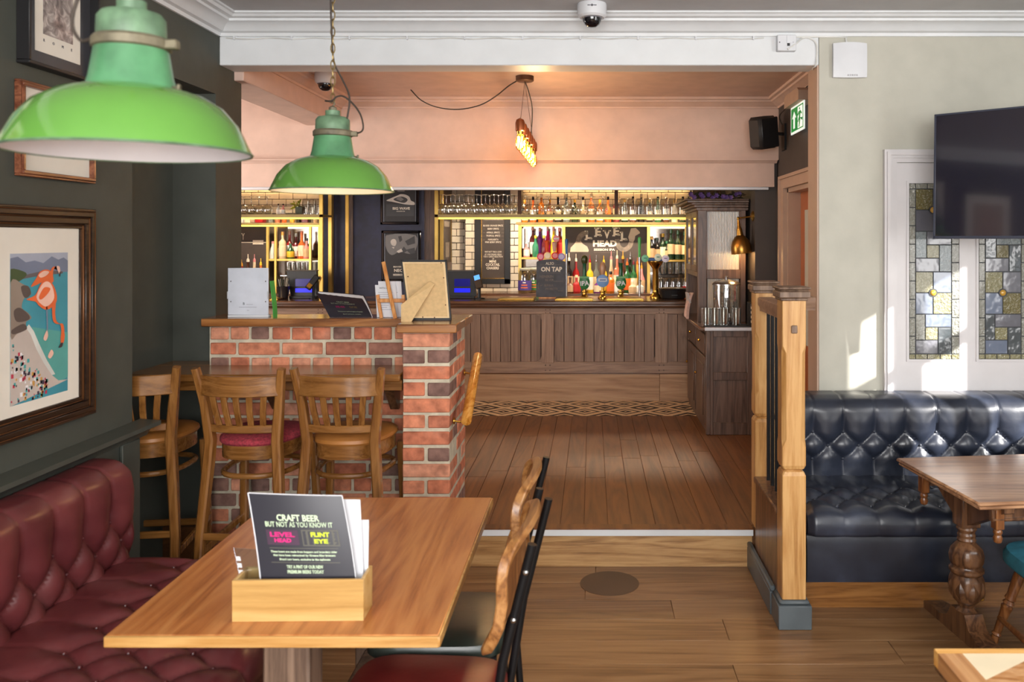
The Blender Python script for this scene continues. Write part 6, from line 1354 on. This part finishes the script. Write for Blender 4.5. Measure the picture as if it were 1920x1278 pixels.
# hand pulls with clips
def pull(u, kind, label):
    d = 7.66; x = X(u, d); t = thing('beer_pump', label, 'beer pump', (x, d, BT), 0, 'hand pumps on the bar')
    build('base', MB().lathe([(.045,0),(.045,.008),(.03,.02),(.022,.04),(.024,.055),(.03,.06),(.03,.068)], 24, (x, d, BT)), M['brass'], t)
    Mr = lambda z, y_=0: Matrix.Translation((x, d-.03+y_, z)) @ Matrix.Rotation(pi/2, 4, 'X')
    if kind == 'ipa':
        cl_ = MB().lathe([(.049,0),(.05,.003),(.05,.010),(.046,.013)], 32, M=Mr(Z(529, d)) @ Matrix.Diagonal((1,1.30,1,1))); build('clip', cl_, flat('clip_green', (34,112,58), .35), t)
        build('clip_band', MB().prism([(x-.046, Z(521, d)), (x+.046, Z(521, d)), (x+.042, Z(517.5, d)), (x-.042, Z(517.5, d))], 'y', d-.0445, d-.043), flat('clip_pale_green', (110,170,120)), t)
        lettering('IPA', .06, M['white'], t, Matrix.Translation((x, d-.0445, Z(531, d))) @ FACE @ Matrix.Rotation(.06, 4, 'Z'), w=.082, h=.044, bold=.0015)
        build('handle', MB().lathe([(.018,.17),(.02,.2),(.017,.26),(.018,.31),(.022,.325)], 18, (x, d, BT)), flat('handle_green', (24,86,52), .2), t)
        build('finial', MB().lathe([(.02,.32),(.026,.325),(.03,.345),(.032,.365),(.026,.385),(.012,.395),(.002,.398)], 18, (x, d, BT)), flat('finial_olive', (60,66,30), .25), t) if u < 1130 else None
        build('stem', MB().lathe([(.012,.06),(.012,.18)], 12, (x, d, BT)), M['brass'], t)
    else:
        build('clip', MB().lathe([(.057,0),(.058,.004),(.058,.010),(.054,.013)], 36, M=Mr(Z(526, d))), flat('clip_blue', (120,160,214), .35), t)
        build('clip_band', MB().box(x-.04, x+.04, d-.0455, d-.043, Z(527, d), Z(521, d)), M['white'], t); lettering('RUBY', .02, M['ink'], t, Matrix.Translation((x, d-.046, Z(524, d))) @ FACE, w=.05, h=.014) if 0 else build('print', MB().box(x-.028, x+.028, d-.0462, d-.0455, Z(525.5, d), Z(523, d)), flat('clip_mid_blue', (86,120,176)), t)
        build('stem', MB().lathe([(.012,.06),(.012,.2)], 12, (x, d, BT)), M['brass'], t)
        build('handle', MB().lathe([(.016,.19),(.02,.21),(.027,.25),(.028,.29),(.02,.325),(.008,.335)], 18, (x, d, BT)), wood('pump_wood', (150,104,72), (182,134,100), (204,160,128), 2, 8, .3, .3, .03), t)
pull(1096, 'ipa', 'hand pump with oval green IPA clip and olive ball top'); pull(1130, 'blue', 'hand pump with round pale blue clip and wooden handle'); pull(1164, 'ipa', 'hand pump with oval green IPA clip beside the amber bottles')
# lager taps behind the slate sign
lt = thing('lager_font', 'brass lager font with coloured handles and badges behind the slate sign', 'beer tap', (X(1032, 7.74), 7.74, BT)); d = 7.74
build('column', MB().tube([(X(1032, d), d, BT), (X(1032, d), d, Z(492, d))], .025, 14), M['brass'], lt); build('crossbar', MB().tube([(X(1010, d), d, Z(490, d)), (X(1055, d), d, Z(490, d))], .018, 12), M['brass'], lt)
for u, v, c, hc, hv in ((1014,481,(214,60,96),(120,30,130),(444,474)), (1027,479,(240,206,150),(226,84,40),(450,472)), (1041,479,(214,30,36),(226,176,160),(453,472)), (1053,481,(150,130,190),None,None)):
    tp = build('badge', MB().lathe([(.033,0),(.034,.003),(.034,.010),(.030,.012)], 24, M=Matrix.Translation((X(u, d), d-.02, Z(v, d))) @ Matrix.Rotation(pi/2, 4, 'X')), flat('badge_%d' % u, c, .3), lt)
    build('badge_face', MB().lathe([(.024,.0125),(.024,.0135)], 20, M=Matrix.Translation((X(u, d), d-.02, Z(v, d))) @ Matrix.Rotation(pi/2, 4, 'X')), flat('badge_face_%d' % u, tuple(min(255, int(q*.6+100)) for q in c), .4), tp)
    if hc:
        z0_, z1_ = Z(hv[1], d), Z(hv[0], d); H_ = z1_-z0_
        build('handle', MB().lathe([(.012,0),(.015,H_*.2),(.022,H_*.7),(.026,H_*.9),(.014,H_)], 14, (X(u-1.5, d), d+.01, z0_)), flat('handle_%d' % u, hc, .25, coat=.3), lt)
build('roundel', MB().lathe([(.030,0),(.031,.01)], 24, M=Matrix.Translation((X(1043, d), d-.01, Z(447, d))) @ Matrix.Rotation(pi/2, 4, 'X')), flat('roundel_red', (196,26,32), .3), lt); build('roundel_band', MB().box(X(1038.5, d), X(1047.5, d), d-.0215, d-.02, Z(448.5, d), Z(446, d)), M['white'], lt)
def tall_tap(u, v0, v1, c, lab):
    d = 7.78; x = X(u, d); t = thing('tap_handle', lab, 'tap handle', (x, d, BT)); build('stem', MB().lathe([(.012,0),(.010,Z(v1, d)-BT)], 12, (x, d, BT)), M['steel'], t); H_ = Z(v0, d)-Z(v1, d)
    build('handle', MB().lathe([(.010,0),(.012,H_*.5),(.016,H_*.8),(.015,H_*.95),(.006,H_)], 14, (x, d, Z(v1, d))), flat('tap_'+str(u), c, .3), t)
tall_tap(1062, 447, 476, (40,100,170), 'blue tap handle between slate sign and chalkboard'); tall_tap(1199, 444, 482, (78,190,92), 'tall green tap handle beside the brass font')
# brass font with round badges
ft = thing('brass_font', 'brass flared beer font with three round badges on the bar', 'beer tap', (X(1229, 7.66), 7.66, BT)); d = 7.66; x = X(1229, d)
hF = Z(489, d)-BT
build('column', MB().lathe([(.055,0),(.055,.012),(.045,.03),(.03,.045),(.026,.07),(.027,.075),(.027,hF-.08),(.035,hF-.06),(.06,hF-.03),(.072,hF-.008),(.072,hF),(.06,hF)], 28, (x, d, BT)), M['brass'], ft)
for u, v, c in ((1209,484,(120,200,160)), (1233,482,(226,234,214)), (1247,484.5,(232,224,238))):
    bd = build('badge', MB().lathe([(.033,0),(.034,.004),(.034,.012),(.03,.014)], 24, M=Matrix.Translation((X(u, d), d-.04, Z(v, d))) @ Matrix.Rotation(pi/2, 4, 'X')), flat('font_badge_%d' % u, c, .3), ft)
    build('print', MB().box(X(u, d)-.014, X(u, d)+.014, d-.0555, d-.053, Z(v, d)-.002, Z(v, d)+.008), flat('font_print_%d' % u, {1209: (50,130,100), 1233: (90,150,120), 1247: (150,110,170)}[u]), bd)
build('crossbar', MB().tube([(X(1207, d), d, Z(486, d)), (X(1250, d), d, Z(486, d))], .016, 12), flat('font_blue_bar', (70,110,180), .3), ft)
bo = thing('black_bowl', 'round black ice bowl on the end of the bar', 'bowl', (X(1262, 7.6), 7.6, BT)); build('bowl', MB().lathe([(.10,0),(.115,.01),(.135,.075),(.14,.09),(.13,.09),(.11,.02)], 36, (X(1262, 7.6), 7.6, BT)), M['black'], bo); build('rim', MB().lathe([(.14,.086),(.144,.09),(.14,.095),(.132,.092)], 36, (X(1262, 7.6), 7.6, BT)), M['black_gloss'], bo)
build('handle', MB().box(X(1262, 7.6)-.03, X(1262, 7.6)+.03, 7.6-.134, 7.6-.118, BT+.03, BT+.045, .004), M['black'], bo)

# ================================================================== CORNER DRESSER
dr_ = thing('dresser', 'brown oak dresser with reeded glass upper cabinet beside the bar', 'dresser', (1.0, 6.7, S))
bx0_, bx1_, by0, by1, ztp = .84, 1.19, 6.07, 7.26, .965
build('base_carcass', MB().box(bx0_+.012, bx1_, by0+.012, by1, S, ztp), M['cab_wood'], dr_)
build('end_frame', MB().box(bx0_, bx0_+.05, by0, by0+.02, S, ztp, .003).box(bx1_-.05, bx1_, by0, by0+.02, S, ztp, .003).box(bx0_+.05, bx1_-.05, by0, by0+.02, S, S+.09, .003).box(bx0_+.05, bx1_-.05, by0, by0+.02, .60, .66, .003).box(bx0_+.05, bx1_-.05, by0, by0+.02, ztp-.045, ztp, .003), M['cab_wood'], dr_)
for y0_, y1_ in ((by0+.06, by0+.56), (by0+.62, by1-.04)):
    dd = build('door', MB().box(bx0_-.006, bx0_+.012, y0_, y1_, S+.06, .76, .004), M['cab_wood'], dr_); build('panel', MB().box(bx0_-.012, bx0_-.004, y0_+.06, y1_-.06, S+.12, .70, .006), M['cab_wood'], dd); build('knob', MB().sphere((bx0_-.016, y1_-.05, .58), .011, 8), M['brass'], dd)
    dw = build('drawer', MB().box(bx0_-.006, bx0_+.012, y0_, y1_, .78, .93, .004), M['cab_wood'], dr_); build('knob', MB().sphere((bx0_-.016, (y0_+y1_)/2, .86), .011, 8), M['brass'], dw)
build('corner_post', MB().box(bx0_-.004, bx0_+.03, by0-.004, by0+.03, S, ztp, .005), M['cab_wood'], dr_)
build('top_board', MB().box(.79, 1.20, by0-.02, by1, ztp, .99, .004), M['bar_top'], dr_); build('edge_strip', MB().box(.825, 1.20, by0-.026, by0-.018, ztp+.002, .992, .002), M['alu'], dr_, label='pale metal edge strip')
ux0, ux1, uy0, uy1, uz0, uz1 = .825, 1.20, 6.45, 7.26, .99, 1.895
build('upper_frame', MB().box(ux0, ux0+.07, uy0, uy0+.035, uz0, uz1, .003).box(ux1-.04, ux1, uy0, uy0+.035, uz0, uz1, .003).box(ux0+.07, ux1-.04, uy0, uy0+.03, 1.853, uz1, .003).box(ux0+.07, ux1-.04, uy0, uy0+.03, 1.328, 1.40, .003), M['cab_wood'], dr_)
build('pane_bead', MB().box(ux0+.07, ux0+.078, uy0+.004, uy0+.03, 1.40, 1.853).box(ux1-.05, ux1-.04, uy0+.004, uy0+.03, 1.40, 1.853), M['carved'], dr_)
rg = NT('reeded_glass'); rg.base(.12, 0, .5, .6); rg.b.inputs['Base Color'].default_value = lin((178,174,168))
build('reeded_pane', MB().add([(ux0+.078+(ux1-.05-ux0-.078)*i/160, uy0+.018-.004*abs(math.sin(pi*i/8)), z) for z in (1.40, 1.853) for i in range(161)], [(i, i+1, 162+i, 161+i) for i in range(160)]), rg.m, dr_, smooth=60)
build('reeded_pane', MB().add([(ux0+.078+(ux1-.05-ux0-.078)*i/160, uy0+.022-.004*abs(math.sin(pi*i/8)), z) for z in (.995, 1.328) for i in range(161)], [(i, i+1, 162+i, 161+i) for i in range(160)]), rg.m, dr_, smooth=60)
build('upper_carcass', MB().box(ux1-.02, ux1, uy0+.035, uy1, uz0, uz1).box(ux0, ux1, uy1-.02, uy1, uz0, uz1).box(ux0+.01, ux1, uy0+.03, uy1, uz1-.03, uz1).box(ux0+.01, ux1, uy0+.03, uy1, 1.34, 1.38), M['cab_wood'], dr_)
for y0_, y1_ in ((uy0+.04, uy0+.41), (uy0+.42, uy1-.03)):
    gd = build('glazed_door', MB().box(ux0-.004, ux0+.016, y0_, y0_+.045, 1.38, 1.86, .003).box(ux0-.004, ux0+.016, y1_-.045, y1_, 1.38, 1.86, .003).box(ux0-.004, ux0+.016, y0_+.045, y1_-.045, 1.38, 1.43, .003).box(ux0-.004, ux0+.016, y0_+.045, y1_-.045, 1.81, 1.86, .003), M['cab_wood'], dr_); build('pane', MB().box(ux0+.004, ux0+.007, y0_+.045, y1_-.045, 1.43, 1.81), flat('brown_tinted_pane', (70,46,34), .12, coat=.3), gd)
cr_ = MB()
for i, (o_, za_, zb__) in enumerate(((.012,1.86,1.885),(.03,1.885,1.905),(.05,1.905,1.92),(.085,1.92,1.94),(.10,1.94,1.952))): cr_.box(ux0-o_, ux1+.02, uy0-o_*.35, uy1, za_, zb__, .004)
build('crown_moulding', cr_, M['cab_wood'], dr_)
gd = thing('flower_garland', 'dark garland with purple silk flowers on top of the dresser', 'garland', (1.0, 6.5, 1.952)); pr3 = random.Random(9)
gm = MB()
for k in range(150):
    a = Vector((pr3.uniform(.76, 1.18), pr3.uniform(6.42, 6.56), 1.953+pr3.uniform(0, .04))); v1_ = Vector((pr3.uniform(-1,1), pr3.uniform(-1,1), pr3.uniform(-.2,.8))).normalized()*.04; v2_ = v1_.cross(Vector((.3,.5,.8))).normalized()*.01
    gm.add([tuple(a), tuple(a+v1_*.5+v2_), tuple(a+v1_), tuple(a+v1_*.5-v2_)], [(0,1,2,3)])
build('foliage', gm, flat('garland_dark', (50,44,30), .7), gd, kind='stuff')
for k in range(12):
    c = Vector((.765+.035*k+pr3.uniform(-.01,.01), 6.42+pr3.uniform(-.01,.03), 1.965+pr3.uniform(-.005,.03))); m = MB()
    for q in range(6):
        a = q*pi/3; t_ = c+Vector((.022*math.cos(a), -.01, .022*math.sin(a))); s1 = Vector((.007*math.sin(a), 0, -.007*math.cos(a))); md = c.lerp(t_, .6); m.add([tuple(c), tuple(md+s1), tuple(t_), tuple(md-s1)], [(0,1,2,3)])
    build('flower', m, flat('silk_purple', (84,56,116), .6), gd)
# water dispenser, tray, tumblers, towel, rack
wd = thing('water_dispenser', 'clear glass water dispenser with steel lid on the dresser', 'dispenser', (X(1362, 6.28), 6.28, .99)); x = X(1362, 6.30); c = (x, 6.30, .992)
build('stand', MB().lathe([(.07,0),(.075,.004),(.075,.02),(.06,.03),(.06,.04)], 28, c), M['steel'], wd); build('vessel', MB().lathe([(.085,.045),(.10,.055),(.102,.28),(.10,.30)], 32, c, cap=False), M['glass'], wd)
build('ice_core', MB().lathe([(.02,.05),(.022,.06),(.022,.27),(.02,.275)], 16, c), M['steel'], wd); build('lid', MB().lathe([(.108,.298),(.108,.306),(.09,.322),(.03,.338),(.012,.342),(.014,.36),(.006,.366)], 32, c), M['steel'], wd)
ic = MB()
for k in range(26):
    a = k*2.4; r_ = .055+.03*((k*7) % 3)/3; ic.sphere((x+r_*math.cos(a), 6.30+r_*math.sin(a), 1.06+.008*k), .02, 7)
build('ice', ic, M['acrylic'], wd, kind='stuff'); build('tap', MB().tube([(x, 6.20, 1.05), (x, 6.165, 1.05), (x, 6.16, 1.03)], .008, 8).box(x-.004, x+.004, 6.165, 6.175, 1.055, 1.085, .001), M['steel'], wd)
ty = thing('black_tray', 'flat black serving tray on the dresser top', 'tray', (1.0, 6.14, .99)); build('tray', MB().box(.83, 1.165, 6.062, 6.20, .991, .996, .002).box(.83, 1.165, 6.062, 6.07, .991, 1.003, .002).box(.83, 1.165, 6.194, 6.20, .991, 1.003, .002).box(.83, .838, 6.07, 6.194, .991, 1.003, .002).box(1.157, 1.165, 6.07, 6.194, .991, 1.003, .002), M['black'], ty)
for u in (1323, 1340, 1357, 1380): put('water_tumbler', tumbler, (X(u, 6.12), 6.12, .996), 'clear tumbler on the black tray before the water dispenser', 'glass', 'tumblers on the black tray')
tw = thing('bar_towel', 'pale pink folded towel hanging over the dresser corner by the bar', 'towel', (.80, 6.75, .99))
build('cloth', MB().grid(lambda i, j: (.80-.035*math.sin(j*1.5)+.008*math.sin(i*9), 6.72+.16*i, 1.19-.19*j+.012*math.sin(i*6+j*4)), 14, 14, thick=(.022,.004,0)), pm('pink_grey_towel', (206,170,156), .95, var=.1, vscale=30, bump=.4, bscale=150), tw); build('cloth_fold', MB().grid(lambda i, j: (.772+.02*j, 6.72+.13*i, 1.20-.08*j-.05*i*j), 8, 8, thick=(.016,.002,0)), flat('grey_towel', (176,166,164), .95), tw)
rk_ = thing('leaflet_rack', 'slim black leaflet rack beside the tumblers on the dresser', 'rack', (1.185, 6.16, .99)); build('rack', MB().box(1.168, 1.199, 6.10, 6.24, .991, 1.165, .003), M['black'], rk_)
for k in range(4): build('print', MB().box(1.172, 1.19, 6.098, 6.10, 1.02+.034*k, 1.038+.034*k), M['l_cream'], rk_)
# brass wall lamp
wlp = thing('wall_lamp', 'brass bell-shaped wall lamp on a swing arm by the dresser', 'lamp', (1.20, 6.32, 1.5)); yl = 6.33; xs_, zs_ = X(1391, yl), Z(475, yl); xn, zn = X(1384, yl), Z(409, yl)
build('wall_plate', MB().lathe([(.04,0),(.04,.008),(.02,.02)], 24, M=Matrix.Translation((1.235, yl, Z(405, yl))) @ Matrix.Rotation(-pi/2, 4, 'Y')), M['brass'], wlp); build('arm', MB().tube([(1.235, yl, Z(405, yl)), (xn, yl, zn)], .006, 8).sphere((xn, yl, zn), .012, 10), M['brass'], wlp)
LM = Matrix.Translation((xs_, yl, zs_)) @ Matrix.Rotation(-.11, 4, 'Y'); sh2 = build('shade', MB().lathe([(.078,0),(.079,.004),(.078,.05),(.066,.095),(.04,.13),(.026,.14),(.026,.15),(.022,.17),(.022,.185),(.014,.205),(.008,.25),(.008,.27)], 36, M=LM, cap=False), pm('antique_brass', (166,120,56), .3, .95, var=.1), wlp)
build('bulb', MB().sphere(LM @ Vector((0,0,.045)), .028, 14), M['bulb_glass'], wlp); light('wall_lamp_glow', 'POINT', tuple(LM @ Vector((0,0,.0))), 2.2, (1, .62, .25), rad=.03)
# unseen spots added over the bar to brighten bottles and tiles
for k, xx in enumerate((-3.2, -2.4, -.9, .1, .8)):
    dl = build('fillspot', MB().lathe([(.045,-.012),(.05,-.01),(.05,0)], 20, (xx, 8.0, 2.36)), M['brass'], None, 'added unseen brass downlight above the bar', 'lamp', 'added fill spots above the bar'); build('lens', MB().lathe([(.035,-.014),(.035,-.010)], 16, (xx, 8.0, 2.36)), M['led_white'], dl); light('fillspot_glow', 'SPOT', (xx, 8.0, 2.34), 115, (1, .83, .60), aim=(xx, 8.15, 1), rad=.04).data.spot_size = 2.2
